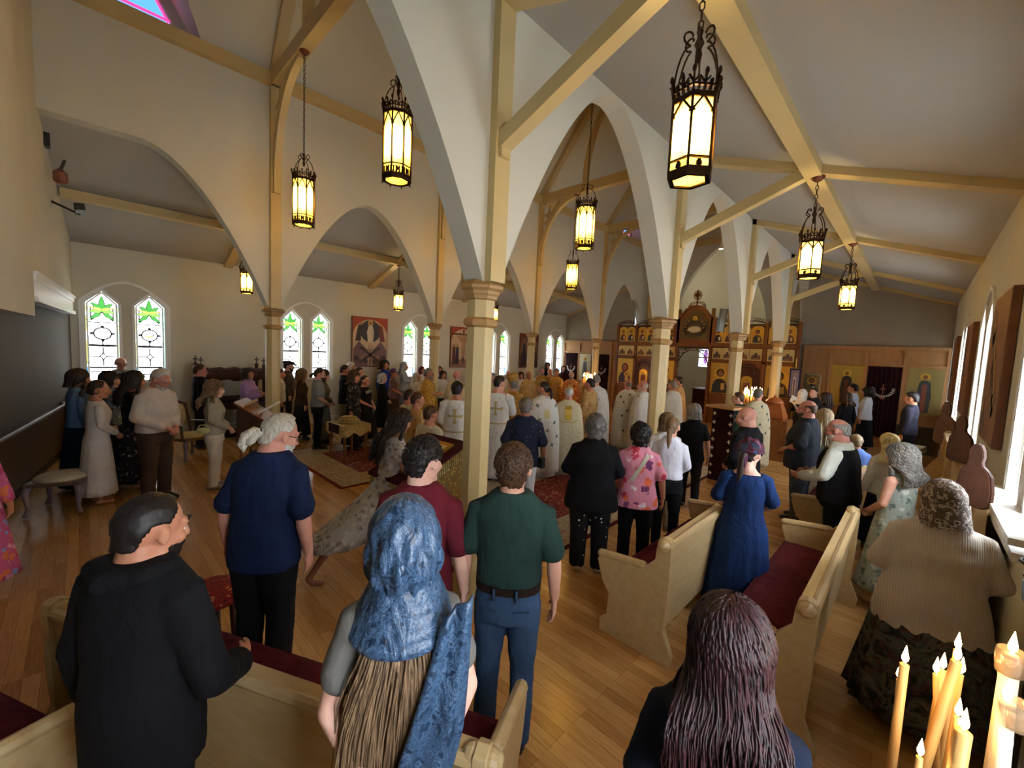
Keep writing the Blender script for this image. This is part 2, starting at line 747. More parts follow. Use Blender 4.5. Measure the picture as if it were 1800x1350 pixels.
# chancel wall with a tall pointed arch, sanctuary end wall and flanks
m = M()
hw, zs, H = 1.75, 3.3, 3.4
YC = COLY[4]
n = 16
ys = [XC + hw * sin(pi / 2 * i / n) for i in range(-n, n + 1)]
for a, b in zip(ys, ys[1:]):
    za, zb = arch_z(a, XC, hw, zs, H), arch_z(b, XC, hw, zs, H)
    m.add([(a, YC, za), (b, YC, zb), (b, YC, 10.8), (a, YC, 10.8), (a, YC + .25, za), (b, YC + .25, zb), (b, YC + .25, 10.8), (a, YC + .25, 10.8)],
          [(0, 1, 2, 3), (7, 6, 5, 4), (0, 4, 5, 1)])
m.box(XL, XC - hw, YC, YC + .25, 0, 10.8)
m.box(XC + hw, XR, YC, YC + .25, 0, 10.8)
struct('wall_chancel', m, PLASTER)
m = M()
ax0, ax1, az0, az1 = -7.62, -7.02, 1.93, 2.85
m.box(XL - .2, ax0, YE, YE + .2, 0, 10.8)
m.box(ax1, XR + .2, YE, YE + .2, 0, 10.8)
m.box(ax0, ax1, YE, YE + .2, 0, az0)
m.box(ax0, ax1, YE, YE + .2, az1, 10.8)
m.box(XL - .2, XL, YC, YE, 0, ZPL)
m.box(XR, XR + .2, YC, YE, 0, ZPL)
struct('wall_far_end', m, PLASTER)
m = M()
m.box(ax0, ax1, YE + .1, YE + .12, az0, az1)
f = struct('window_15', m, emit('#dfe9ff', 1.6, 'pale_daylit_glass'))
m = M()
for z in (az0, az1, (az0 + az1) / 2):
    m.box(ax0 - .04, ax1 + .04, YE - .03, YE + .1, z - .025, z + .025)
for x in (ax0, ax1):
    m.box(x - .03, x + .03, YE - .03, YE + .1, az0, az1)
obj('window_frame', m, WHITE, f)
m = M()
m.ell(((ax0 + ax1) / 2, YE + .08, 2.4), (.1, .02, .33))
m.ell(((ax0 + ax1) / 2, YE + .08, 2.72), (.06, .02, .07))
obj('glass_figure', m, emit('#b070c8', .5, 'violet_glass'), f, smooth=True)

# far walls of the aisles above the screens
for nm, x0, x1 in (('wall_far_right', XR, WR), ('wall_far_left', WL, XL)):
    m = M()
    zl = ZARC if nm.endswith('right') else ZWALL
    zr = ZWALL if nm.endswith('right') else ZARC
    m.prism([(x0, 0), (x1, 0), (x1, zr), (x0, zl)], YP + .08, YP + .28, 'XZ')
    struct(nm, m, plain('#a29a8d', .9, name='grey_plaster', var=.08, vs=2))

# wainscot ledges and sills
for nm, x0, x1 in (('baseboard_left', WL, WL + .04), ('baseboard_right', WR - .03, WR)):
    m = M()
    m.box(x0, x1, -0.1 if 'left' in nm else -3, YP, 0, .18)
    struct(nm, m, WHITE)


# lancet window pairs
GW = emit('#f3fbff', 1.0, 'x')
LEAD = plain('#2c2c30', 0.6, name='lead_came')


def glassmat(c, s, name):
    """daylit obscure glass: glows with the day behind it"""
    n = NT(name)
    f = n.noise(14, detail=3)
    n.color('#101010')
    n.link(n.mix(n.ramp(f, [(.35, 0.0), (.65, 1.0)]), c, '#ffffff'), n.b.inputs['Emission Color']) if c == '#eefaf4' else None
    if c != '#eefaf4':
        n.b.inputs['Emission Color'].default_value = srgb(c)
    n.b.inputs['Emission Strength'].default_value = s
    n.p(Roughness=.25)
    return n.m


GL = {True: glassmat('#f2f6fa', WIN_L, 'daylit_clear_glass'), False: glassmat('#eaf1fa', WIN_R, 'daylit_clear_glass')}
GGREEN = glassmat('#3f9a3c', .8, 'green_leaf_glass')
GGRN2 = glassmat('#7fbf4a', 1.0, 'light_green_glass')
GYEL = glassmat('#e8c85a', 1.2, 'amber_glass')
GTEAL = glassmat('#8fe8dc', 1.6, 'teal_edge_glass')
GBLUE = glassmat('#1f86c8', 1.0, 'blue_glass')


def window_pair(idx, wy, left, medal=0):
    xw = WL if left else WR
    d = -1 if left else 1            # outwards

    def X(t):
        return xw + d * t
    fr = M()
    # jambs and moulded frames round both lights, set in the reveal
    for s in (-1, 1):
        c = wy + s * LOFF
        for (o, t0, t1, wdt) in ((0.0, -.025, .03, .05), (.05, .03, .10, .03)):
            P = [(c - LW + o, LZ0), (c - LW + o, LZS - o * .3), (c, LZP - o * 1.1), (c + LW - o, LZS - o * .3), (c + LW - o, LZ0)]
            for a, b in zip(P, P[1:]):
                fr.beam((X((t0 + t1) / 2), a[0], a[1]), (X((t0 + t1) / 2), b[0], b[1]), abs(t1 - t0), wdt, up=(0, 1, 0) if a[0] == b[0] else (0, 0, 1))
    # shallow hood over the pair
    hp = [(wy - LOFF - LW - .05, LZ0 - .04), (wy - LOFF - LW - .05, LZS + .02)]
    for i in range(0, 13):
        t = i / 12
        hp.append((wy + (2 * t - 1) * (LOFF + LW + .03), LZS + .04 + .42 * (1 - abs(2 * t - 1) ** 1.8)))
    hp += [(wy + LOFF + LW + .05, LZS + .02), (wy + LOFF + LW + .05, LZ0 - .04)]
    for a, b in zip(hp, hp[1:]):
        if abs(a[0] - b[0]) + abs(a[1] - b[1]) > 1e-4:
            fr.beam((X(-.012), a[0], a[1]), (X(-.012), b[0], b[1]), .035, .045, up=(0, 1, 0) if abs(a[0] - b[0]) < 1e-4 else (0, 0, 1))
    fr.box(min(X(-.12), X(.22)), max(X(-.12), X(.22)), wy - .72, wy + .72, LZ0 - .05, LZ0)
    root = fixn(obj('window_%d' % idx, fr, WHITE, kind='structure'))
    g = M()
    for s in (-1, 1):
        g.prism(lancet(wy + s * LOFF), X(.17), X(.19), 'YZ')
    obj('pane', g, GL[left], root)
    cam_, green, g2, yel, teal, blue = M(), M(), M(), M(), M(), M()
    xg = X(.16)

    def ln(a, b, wd=.008):
        wd = max(.021, wd * 2.3)
        cam_.beam((xg, a[0], a[1]), (xg, b[0], b[1]), .008, wd, up=(0, 1, 0) if abs(a[0] - b[0]) < abs(a[1] - b[1]) else (0, 0, 1))

    def leaf(mm, c, ang, L, W):
        pts = []
        for i in range(12):
            t = 2 * pi * i / 12
            u_, v_ = L / 2 * (1 - cos(t)) if 0 else L / 2 + L / 2 * -cos(t), W * sin(t) * (0.6 + .4 * cos(t))
            pts.append((c[0] + u_ * sin(ang) + v_ * cos(ang), c[1] + u_ * cos(ang) - v_ * sin(ang)))
        mm.prism(pts, X(.150), X(.158), 'YZ')
        for a, b in zip(pts, pts[1:] + pts[:1]):
            ln(a, b, .005)
    for s in (-1, 1):
        c = wy + s * LOFF
        # border strips
        for t in (-1, 1):
            y0 = c + t * (LW - .055)
            ln((y0, LZ0), (y0, LZS - .02))
            teal.box(min(X(.151), X(.16)), max(X(.151), X(.16)), min(c + t * (LW - .008), c + t * (LW - .03)), max(c + t * (LW - .008), c + t * (LW - .03)), LZ0, LZS)
            for zz, hh in ((1.62, .5), (2.30, .32), (2.72, .1)):
                yel.box(min(X(.15), X(.158)), max(X(.15), X(.158)), min(y0, y0 + t * .03), max(y0, y0 + t * .03), zz, zz + hh)
            for zz in (1.66, 2.42, 2.54):
                green.box(min(X(.148), X(.158)), max(X(.148), X(.158)), min(y0 - t * .05, y0 + t * .04), max(y0 - t * .05, y0 + t * .04), zz, zz + .022)
            blue.box(min(X(.15), X(.158)), max(X(.15), X(.158)), min(y0, y0 + t * .05), max(y0, y0 + t * .05), LZ0, 1.56)
        # leaf crown
        zc = 2.78
        leaf(green, (c, zc + .03), 0, .23, .06)
        for t in (-1, 1):
            leaf(green, (c, zc), t * .95, .20, .06)
            leaf(g2, (c, zc - .03), t * 1.75, .20, .065)
            leaf(yel, (c, zc - .01), t * 1.36, .20, .03)
            ln((c, zc - .06), (c + t * .17, zc - .24), .012)
            leaf(green, (c + t * .03, zc - .09), t * 2.25, .19, .05)
        ln((c - .17, zc + .02), (c - .17, zc - .24))
        ln((c + .17, zc + .02), (c + .17, zc - .24))
        # medallion
        zm = 2.27
        P = [(c + .135 * cos(2 * pi * i / 20), zm + .125 * sin(2 * pi * i / 20)) for i in range(20)]
        for a, b in zip(P, P[1:] + P[:1]):
            ln(a, b, .012)
        for t in (-1, 1):
            ln((c + t * .135, zm), (c + t * .19, zm), .02)
            ln((c, zm + t * .125), (c, zm + t * .17), .02)
        if medal == 1 and s == 1:
            leaf(yel, (c - .06, zm - .02), pi / 2, .12, .02)
            ln((c + .05, zm - .01), (c + .08, zm + .03), .008)
        if medal == 2 and s == -1:
            leaf(teal, (c, zm - .06), 0, .12, .04)
        ln((c - LW, 2.02), (c + LW, 2.02), .022)
        ln((c - LW, 2.5), (c + LW, 2.5), .006)
        ln((c - LW, 1.56), (c + LW, 1.56), .016)
        # four-pointed star of leads in the lower half
        zs_ = 1.79
        for t in (-1, 1):
            ln((c + t * .22, zs_), (c + t * .06, zs_), .006)
            ln((c, zs_ + t * .2), (c, zs_ + t * .06), .006)
            for u_ in (-1, 1):
                ln((c + t * .06, zs_), (c + t * .025, zs_ + u_ * .025), .006)
                ln((c + t * .025, zs_ + u_ * .025), (c, zs_ + u_ * .08), .006)
        ln((c, 2.02), (c, 2.1), .006)
        for zz in (1.40, 1.48):
            ln((c - .2, zz), (c + .2, zz), .006)
    obj('lead_came', cam_, LEAD, root)
    obj('green_glass', green, GGREEN, root)
    obj('pale_green_glass', g2, GGRN2, root)
    obj('amber_glass', yel, GYEL, root)
    obj('edge_glass', teal, GTEAL, root)
    obj('blue_glass', blue, GBLUE, root)


for i, wy in enumerate(WINY):
    window_pair(i + 1, wy, True, medal=i + 1)
for i, wy in enumerate(WINY[:4]):
    window_pair(i + 6, wy, False)


# ---------------------------------------------------------------- columns with posts and braces
def octa(m, r, z0, z1, c=(0, 0), r1=None):
    m.lathe([(r, z0), (r1 or r, z1)], (c[0], c[1], 0), 8, ph=pi / 8)


ORD = ['nearest', 'second', 'third', 'fourth', 'fifth']


def column(x, y, label, aisle, post_h):
    t = thing('column', label, 'column', (x, y, 0), group='pillars of the ' + ('right' if aisle > 0 else 'left') + ' arcade')
    m = M()
    octa(m, .125, .35, 2.53)
    m.lathe([(.17, 0), (.17, .3), (.125, .36)], n=8, ph=pi / 8)
    obj('shaft', m, CREAM, t)
    m = M()
    m.lathe([(.125, 2.49), (.155, 2.51), (.165, 2.535), (.155, 2.56), (.125, 2.58)], n=8, ph=pi / 8)
    obj('ring_moulding', m, TAN, t)
    m = M()
    octa(m, .125, 2.58, 2.76)
    obj('neck', m, CREAM, t)
    m = M()
    m.lathe([(.125, 2.73), (.145, 2.74), (.15, 2.765), (.165, 2.78), (.17, 2.805), (.20, 2.825), (.205, 2.85), (.14, 2.90)], n=8, ph=pi / 8)
    obj('capital', m, TAN, t)
    # post on the nave face and on the aisle face
    m = M()
    m.box(-.08, .08, -.08, .08, 2.88, 2.9)
    s = aisle
    m.box(min(s * .10, s * .20), max(s * .10, s * .20), -.085, .085, 2.88, ZARC + .02)
    m.box(min(-s * .10, -s * .20), max(-s * .10, -s * .20), -.085, .085, 2.88, ZPL)
    m.box(-.19, .19, -.02, .02, 2.88, 2.95)
    obj('wall_post', m, CREAM, t)
    # brace to the aisle purlin
    m = M()
    dx = (XPU - XR) - .06
    m.beam((s * .17, 0, 4.02), (s * dx, 0, 4.60), .12, .13)
    m.beam((s * .16, 0, 3.9), (s * .16, 0, 4.12), .15, .1, up=(0, 1, 0))
    obj('brace', m, CREAM, t)
    return t


for k, y in enumerate(COLY):
    column(XR, y, 'cream octagonal pillar of the right arcade, %s from the viewer' % ORD[k], 1, 0)
for k, y in enumerate(COLY):
    column(XL, y, 'cream octagonal pillar of the left arcade, %s counted from the rear' % ORD[k], -1, 0)

# aisle rafters and purlins
for sg, xa, xw, xp, nm in ((1, XR, WR, XPU, 'right'), (-1, XL, WL, 2 * XC - XPU, 'left')):
    m = M()
    m.beam((xp, -1 if sg > 0 else -.2, 4.585), (xp, YP + .1, 4.585), .17, .15)
    o = obj('purlin', m, CREAM)
    tag(o, 'long cream roof beam running the length of the %s aisle' % nm, 'beam')
    for k, y in enumerate(COLY[:4]):
        m = M()
        m.beam((xa + sg * .12, y, ZARC - .06), (xw, y, ZWALL + .01), .17, .17)
        o = obj('rafter', m, CREAM)
        tag(o, 'cream sloping rafter over the %s aisle at its %s pillar' % (nm, ORD[k].replace('nearest', 'first')), 'beam', 'aisle rafters')
    # wall-side beam against the far wall
    m = M()
    m.beam((xa, YP + .02, ZARC - .07), (xw, YP + .02, ZWALL), .1, .12)
    o = obj('rafter', m, CREAM)
    tag(o, 'cream rafter set against the grey far wall of the %s aisle' % nm, 'beam', 'aisle rafters')

# nave trusses: plates, tie beams, rafters, arched braces and pierced brackets
for xe, nm in ((XL, 'left'), (XR, 'right')):
    m = M()
    s = 1 if xe == XL else -1
    m.beam((xe + s * .17, -.3 if xe == XL else -1, ZPL - .02), (xe + s * .17, YC, ZPL - .02), .16, .2)
    o = obj('wall_plate', m, CREAM)
    tag(o, 'cream wall plate along the top of the %s nave wall' % nm, 'beam')
for k, y in enumerate(COLY):
    t = thing('roof_truss', 'cream timber roof truss spanning the nave, %s from the rear' % ORD[k].replace('nearest', 'first'), 'truss', (XC, y, 0), group='nave roof trusses')
    hwid = XC - XL
    m = M()
    m.beam((-hwid, 0, ZPL), (hwid, 0, ZPL), .18, .24)
    obj('tie_beam', m, CREAM, t)
    for s in (-1, 1):
        m = M()
        m.beam((s * hwid, 0, ZPL), (0, 0, ZRIDGE - .08), .18, .2)
        obj('principal_rafter', m, CREAM, t)
        # arched brace above the tie
        m = M()
        pts = [(s * (1.25 - 1.15 * (1 - cos(a))), 0, ZPL + .1 + 2.3 * sin(a)) for a in [i * pi / 2 / 9 for i in range(10)]]
        for a, b in zip(pts, pts[1:]):
            m.beam(a, b, .12, .14, up=(0, 1, 0))
        obj('arched_brace', m, CREAM, t)
        # curved bracket with pierced trefoil
        m = M()
        x0 = s * (hwid - .2)
        pts = []
        for i in range(11):
            a = i / 10 * pi / 2
            pts.append((x0 - s * (1.25 * (1 - cos(a))), 0, ZPL - .12 - 1.75 * (1 - sin(a))))
        for a, b in zip(pts, pts[1:]):
            m.beam(a, b, .12, .11, up=(0, 1, 0))
        m.beam((x0 - s * .1, 0, ZPL - .75), (x0 - s * .62, 0, ZPL - .15), .05, .06)
        m.beam((x0 - s * .05, 0, ZPL - .5), (x0 - s * .36, 0, ZPL - .42), .05, .05)
        m.beam((x0 - s * .30, 0, ZPL - .2), (x0 - s * .20, 0, ZPL - .55), .05, .05)
        m.box(min(x0, x0 - s * .07), max(x0, x0 - s * .07), -.05, .05, ZPL - 1.95, ZPL - 1.7)
        obj('pierced_bracket', m, CREAM, t)


# ---------------------------------------------------------------- lanterns
def amber(name):
    n = NT(name)
    f = n.noise(9, detail=3)
    c = n.mix(n.ramp(f, [(.3, 0.0), (.7, 1.0)]), '#e6b840', '#f6d470')
    tr = n.n('BsdfTransparent')
    n.link(c, tr.inputs[0])
    tl = n.n('BsdfTranslucent')
    n.link(c, tl.inputs[0])
    m1 = n.n('MixShader')
    m1.inputs[0].default_value = .84
    n.link(tr.outputs[0], m1.inputs[1])
    n.link(tl.outputs[0], m1.inputs[2])
    n.link(m1.outputs[0], n.out.inputs[0])
    return n.m


AMB = amber('amber_slag_glass')
BULB = emit('#ffdf9c', LAMP, 'lamp_bulb')


def lantern(R, H, n, label, grp, fancy):
    """body bottom at z=0, glass up to H, crown above"""
    t = thing('lantern', label, 'lantern', group=grp)
    ph = pi / n

    def pt(r, a, z):
        return (r * cos(a), r * sin(a), z)
    fr = M()
    for i in range(n):
        a0, a1 = 2 * pi * i / n + ph, 2 * pi * (i + 1) / n + ph
        am = (a0 + a1) / 2
        p0, p1 = V(pt(R, a0, 0)), V(pt(R, a1, 0))
        fr.beam(pt(R, a0, 0), pt(R, a0, H + .02), .014, .014)
        up = V((0, 0, 1))
        for z, th in ((0, .035), (H * .17, .01), (H, .03), (H + .05, .012)):
            fr.beam(p0 + up * z, p1 + up * z, .014, th)
        mid = (p0 + p1) / 2
        # cusped head
        for s, p in ((0, p0), (1, p1)):
            fr.beam(p + up * (H * .78), mid + up * (H * .985), .008, .012)
            fr.beam(p + up * (H * .78), p + (mid - p) * .25 + up * (H * .80), .008, .02)
        # quatrefoil of the lower band
        for q in (-1, 1):
            fr.beam(mid + (p1 - p0) * .13 * q + up * H * .085, mid + up * H * .085, .008, .022)
            fr.beam(mid + up * (H * .085 + q * .022), mid + up * H * .085, .008, .02, up=tuple(p1 - p0))
        # crown: fleur points
        for q, hh in ((0, .10), (.25, .055), (.5, .09), (.75, .055)):
            b = p0 + (p1 - p0) * q
            out = V((b.x, b.y, 0)).normalized() * .012
            fr.beam(b + up * (H + .02), b + up * (H + .02 + hh) + out, .009, .02)
            if q in (0, .5):
                fr.ell(b + up * (H + .02 + hh) + out * 1.5, (.012, .012, .022), 6, 4)
                for e in (-1, 1):
                    fr.beam(b + up * (H + .06), b + (p1 - p0).normalized() * .03 * e + up * (H + .095), .007, .01)
        if fancy:
            for j in range(4):
                b = p0 + (p1 - p0) * (j + .5) / 4
                fr.beam(b + up * .02, b + (p1 - p0) * .1 + up * H * .13, .006, .01)
                fr.beam(b + (p1 - p0) * .1 + up * .02, b + up * H * .13, .006, .01)
            fr.beam(pt(R, a0, 0), pt(R * 1.02, a0, -.05), .01, .01)
        # scrolled stays up to the hanger
        if i % 2 == 0 or n <= 6:
            pts = [pt(R * .98 * cos(u_ * 1.25) ** 1.0 + .01, a0, H + .02 + .30 * sin(u_ * 1.45)) for u_ in [j / 7 for j in range(8)]]
            fr.tube(pts, .006, 5, False)
            sc = []
            for j in range(10):
                u_ = j / 9 * 4.6
                rr = .045 * (1 - j / 14)
                sc.append(pt(.055 + rr * sin(u_), a0, H + .335 + .03 - rr * cos(u_)))
            fr.tube(sc, .006, 5, False)
    fr.lathe([(.012, H + .22), (.02, H + .27), (.012, H + .3), (.028, H + .33), (.012, H + .37), (.02, H + .40), (.008, H + .42)], n=8)
    # bottom ring
    fr.lathe([(R * 1.03, -.03), (R * 1.05, -.012), (R * 1.03, 0), (R * .8, -.005), (R * .78, -.03)], n=n, ph=ph)
    fr.f = fr.f[:-2]
    obj('frame', fr, IRON, t)
    g = M()
    g.lathe([(R * .96, .01), (R * .96, H)], n=n, ph=ph)
    g.f = g.f[:-2]
    obj('glass', g, AMB, t)
    g = M()
    g.lathe([(R * .8, -.02), (R * .5, -.028), (.01, -.03)], n=n if not fancy else 20, ph=ph)
    g.f = g.f[:-2] + g.f[-1:]
    obj('bottom_glass', g, AMB, t)
    b = M()
    b.lathe([(.01, H * .32), (.045, H * .38), (.055, H * .55), (.045, H * .7), (.01, H * .76)], n=12)
    obj('bulb', b, BULB, t, smooth=True)
    return t


def hang(t, x, y, zb, ztop, H):
    t.location = (x, y, zb)
    t.rotation_euler = (0, 0, .3)
    m = M()
    L = ztop - zb
    z = H + .40
    i = 0
    while z < L - .05:
        a = i % 2 * pi / 2
        for s in (-1, 1):
            m.tube([(0, 0, z), (s * .013 * cos(a), s * .013 * sin(a), z + .015), (s * .013 * cos(a), s * .013 * sin(a), z + .045), (0, 0, z + .06)], .0045, 5, False)
        z += .052
        i += 1
    obj('chain', m, IRON, t)
    m = M()
    m.lathe([(.01, L - .06), (.035, L - .05), (.075, L - .012), (.075, L)], n=14)
    obj('ceiling_canopy', m, plain('#6a3a26', .4, .5, name='bronze_canopy'), t, smooth=True)


NL = [(-4.37, COLY[0]), (-7.20, COLY[0]), (-4.37, COLY[1]), (-7.25, COLY[1]), (-4.37, COLY[2]), (-7.33, COLY[2])]
NLAB = ['large eight-sided nave lantern hanging left of the nearest pillar', 'large nave lantern in front of the first left pillar, under its round canopy',
        'large nave lantern seen through the tall pointed arch beside the nearest pillar', 'large nave lantern behind the nearest pillar',
        'large nave lantern behind the second right pillar', 'far large nave lantern below the pierced truss bracket']
for (x, y), lb in zip(NL, NLAB):
    t = lantern(.16, .66, 8, lb, 'large lanterns of the nave', True)
    hang(t, x, y, 4.16, ZPL - .12, .66)
RL = ['nearest six-sided amber lantern hanging in the right aisle', 'second amber lantern along the right aisle', 'third amber lantern along the right aisle, near the far wall',
      'fourth amber lantern of the right aisle']
LLB = ['small amber lantern of the left aisle beside the first window pair', 'small amber lantern of the left aisle above the large resurrection panel',
       'small amber lantern of the left aisle behind the nearest pillar', 'farthest amber lantern of the left aisle']
for k in range(3):
    t = lantern(.125, .40, 6, RL[k], 'small lanterns of the right aisle', False)
    hang(t, -1.06, COLY[k], 3.36, 4.52, .40)
    t = lantern(.125, .40, 6, LLB[k], 'small lanterns of the left aisle', False)
    hang(t, -10.52, COLY[k], 3.30, 4.52, .40)


# ---------------------------------------------------------------- painted panels
def multi(name, parts, parent=None, smooth=False, **kw):
    """one mesh object out of several (accumulator, material) pairs"""
    m = M()
    idx = []
    for mm, _ in parts:
        o = len(m.v)
        m.v += mm.v
        m.f += [tuple(i + o for i in f) for f in mm.f]
    ob = obj(name, m, None, parent, smooth, **kw)
    k = 0
    for j, (mm, mt) in enumerate(parts):
        ob.data.materials.append(mt)
        for _ in mm.f:
            ob.data.polygons[k].material_index = j
            k += 1
    return ob


def disc(cx, cz, rx, rz=None, n=18):
    rz = rz or rx
    return [(cx + rx * cos(2 * pi * i / n), cz + rz * sin(2 * pi * i / n)) for i in range(n)]


PM = {}


def pm(c, metal=0.0, rough=.55):
    return plain(c, rough, metal, name='painted_' + c.strip('#'))


def figure(kind, w, h, robe, mantle, rnd):
    """flat painted figure standing in a w x h field, origin bottom centre, facing -y"""
    out = []

    def lay(poly, c, k, metal=0.0):
        m = M()
        m.prism(poly, -.004 - .0016 * k, 0.0, 'XZ')
        out.append((m, pm(c, metal)))
    if kind in ('bust', 'mother'):
        hr = w * .19
        hz = h * .68
        lay(disc(0, hz, hr * 1.75), '#d9b24a', 1, .6)
        lay([(-w * .40, 0), (w * .40, 0), (w * .38, h * .25), (w * .27, h * .42), (w * .1, h * .5), (-w * .1, h * .5), (-w * .27, h * .42), (-w * .38, h * .25)], robe, 2)
        lay([(-w * .40, 0), (w * .1, 0), (w * .0, h * .3), (-w * .12, h * .48), (-w * .27, h * .42), (-w * .38, h * .25)], mantle, 3)
        if kind == 'mother':
            lay(disc(0, hz - hr * .1, hr * 1.25, hr * 1.5), robe, 3)
            lay(disc(w * .14, h * .38, hr * .9), '#d9b24a', 4, .6)
            lay([(0, h * .1), (w * .26, h * .1), (w * .24, h * .32), (w * .04, h * .32)], '#b06a30', 5)
            lay(disc(w * .14, h * .38, hr * .5), '#8a5836', 5)
        else:
            lay(disc(0, hz + hr * .2, hr * 1.08, hr * 1.2), '#33201a', 3)
        lay(disc(0, hz - hr * .05, hr * .75, hr), '#8a5836', 4)
        lay([(w * .08, h * .1), (w * .26, h * .13), (w * .24, h * .36), (w * .06, h * .33)], '#c7a259' if rnd > .5 else '#e8dcc0', 6)
    elif kind == 'stand':
        lay(disc(0, h * .86, w * .15), '#d9b24a', 1, .6)
        lay([(-w * .17, .02 * h), (w * .17, .02 * h), (w * .21, h * .4), (w * .16, h * .72), (w * .05, h * .78), (-w * .05, h * .78), (-w * .16, h * .72), (-w * .21, h * .4)], robe, 2)
        lay([(-w * .07, .04 * h), (w * .07, .04 * h), (w * .07, h * .68), (-w * .07, h * .68)], mantle, 3)
        lay(disc(0, h * .85, w * .07, w * .09), '#8a5836', 4)
    elif kind == 'angel':
        lay(disc(0, h * .84, w * .16), '#d9b24a', 1, .6)
        for s in (-1, 1):
            lay([(s * w * .08, h * .7), (s * w * .3, h * .78), (s * w * .36, h * .5), (s * w * .26, h * .25), (s * w * .1, h * .5)], '#6a4a3a', 1)
        lay([(-w * .2, 0), (w * .2, 0), (w * .2, h * .5), (w * .06, h * .74), (-w * .06, h * .74), (-w * .2, h * .5)], robe, 2)
        lay([(-w * .2, 0), (0, 0), (w * .1, h * .6), (-w * .06, h * .7), (-w * .2, h * .5)], mantle, 3)
        lay(disc(0, h * .83, w * .085, w * .1), '#8a5836', 4)
    else:      # scene: hills and a small crowd
        lay([(-w * .45, 0), (w * .45, 0), (w * .42, h * .35), (w * .2, h * .55), (0, h * .4), (-w * .2, h * .6), (-w * .42, h * .35)], mantle, 1)
        lay([(-w * .12, h * .2), (w * .12, h * .2), (w * .1, h * .75), (-w * .1, h * .75)], robe, 2)
        lay(disc(0, h * .8, w * .09), '#e6c878', 3, .4)
        for i, s in enumerate((-1, 1, -1, 1)):
            x = s * w * (.2 + .13 * (i // 2))
            lay([(x - w * .06, h * .08), (x + w * .06, h * .08), (x + w * .05, h * .42), (x - w * .05, h * .42)], ('#5a3a4a', '#7a4a2a', '#3a4a3a', '#6a3028')[i], 3)
            lay(disc(x, h * .47, w * .05), '#8a5836', 4)
    return out


def icon(parent, x, y, z, w, h, kind, robe, mantle, frame=None, arched=False, bg='#cfa548', fr_w=.02, rot=0, name='icon_panel', metal=.6, rough=.35):
    """panel (thickness 3 cm) with its painting as sub-part; (x, z) bottom centre, front face at y looking to -y"""
    if arched:
        poly = [(-w / 2, 0), (w / 2, 0)] + [(w / 2 * cos(a), h - w * .35 + w * .35 * sin(a)) for a in [pi * i / 8 for i in range(9)]]
    else:
        poly = [(-w / 2, 0), (w / 2, 0), (w / 2, h), (-w / 2, h)]
    m, b = M(), M()
    m.prism(poly, -.005, .03, 'XZ')
    cx, cz = 0, h / 2
    big = [((px - cx) * (1 + 2 * fr_w / w) + cx, (pz - cz) * (1 + 2 * fr_w / h) + cz) for px, pz in poly]
    b.prism(big, .0, .04, 'XZ')
    o = multi(name, [(m, plain(bg, rough, metal, var=.12, vs=9, name='gilded_ground')), (b, frame or ICONW)], parent)
    o.location = (x, y, z)
    if rot:
        o.rotation_euler = (0, 0, rot)
    f = figure(kind, w * .96, h * .93, robe, mantle, random.random())
    if f:
        g = multi('painted_figure', f, o)
        g.location = (0, -.004, h * .02)
    return o


random.seed(4)
RIM = plain('#e6cf8e', .35, .4, name='pale_gilt_rim')
# ---------------------------------------------------------------- iconostasis
ICO = thing('iconostasis', 'tall carved wooden icon screen with gilded icons across the nave', 'icon screen', (0, YI, 0))
PX = [-8.76, -7.96, -7.14, -6.33, -5.18, -4.40, -3.53, -2.66]
m = M()
for x in PX:
    m.box(x - .045, x + .045, -.06, .06, 0, 3.55 if x not in (-6.33, -5.18) else 4.05)
obj('post', m, ICONW, ICO)
m = M()
for z0, z1, d in ((.0, .14, .08), (1.08, 1.16, .08), (2.24, 2.30, .06), (2.74, 2.86, .1)):
    for a, b in ((0, 3), (4, 7)):
        m.box(PX[a], PX[b], -d, d, z0, z1)
m.box(PX[3], PX[4], -.1, .1, 2.74, 2.86)
obj('rail', m, ICONW, ICO)
for a, b in ((0, 3), (4, 7)):
    m = M()
    for k in range(a, b):
        m.box(PX[k] + .05, PX[k + 1] - .05, .0, .03, .14, 1.08)
        m.box(PX[k] + .16, PX[k + 1] - .16, -.02, .0, .28, .94)
        m.box(PX[k] + .03, PX[k + 1] - .03, .0, .03, 1.16, 3.45)
    obj('backing_panel', m, ICONW, ICO)
BUST = [('#8a3424', '#4a3226'), ('#4a3a34', '#2e3a3a'), ('#3a3430', '#6a4a32'), ('#45403a', '#26302f'), ('#5a3528', '#3a3a30'), ('#6a4a2a', '#2c3230'),
        ('#503228', '#2a2a33'), ('#7a5a34', '#4a2f2a'), ('#3f3a36', '#6a2f28'), ('#59442f', '#262c30'), ('#4a3030', '#3a3a3a'), ('#6a3a2e', '#34363a')]
q = 0
for k in (0, 1, 2, 4, 5, 6):
    x0, x1 = PX[k] + .06, PX[k + 1] - .06
    for j in range(2):
        cx = x0 + (x1 - x0) * (j + .5) / 2
        w_ = (x1 - x0) / 2 - .05
        icon(ICO, cx, -.03, 2.90, w_, .52, 'bust', *BUST[q], arched=True, bg='#d0a23a', frame=RIM, fr_w=.016)
        icon(ICO, cx, -.03, 2.35, w_, .34, 'scene', BUST[q][1], '#8a6a4a', bg='#c9b47c', frame=RIM, fr_w=.014, metal=.2)
        q += 1
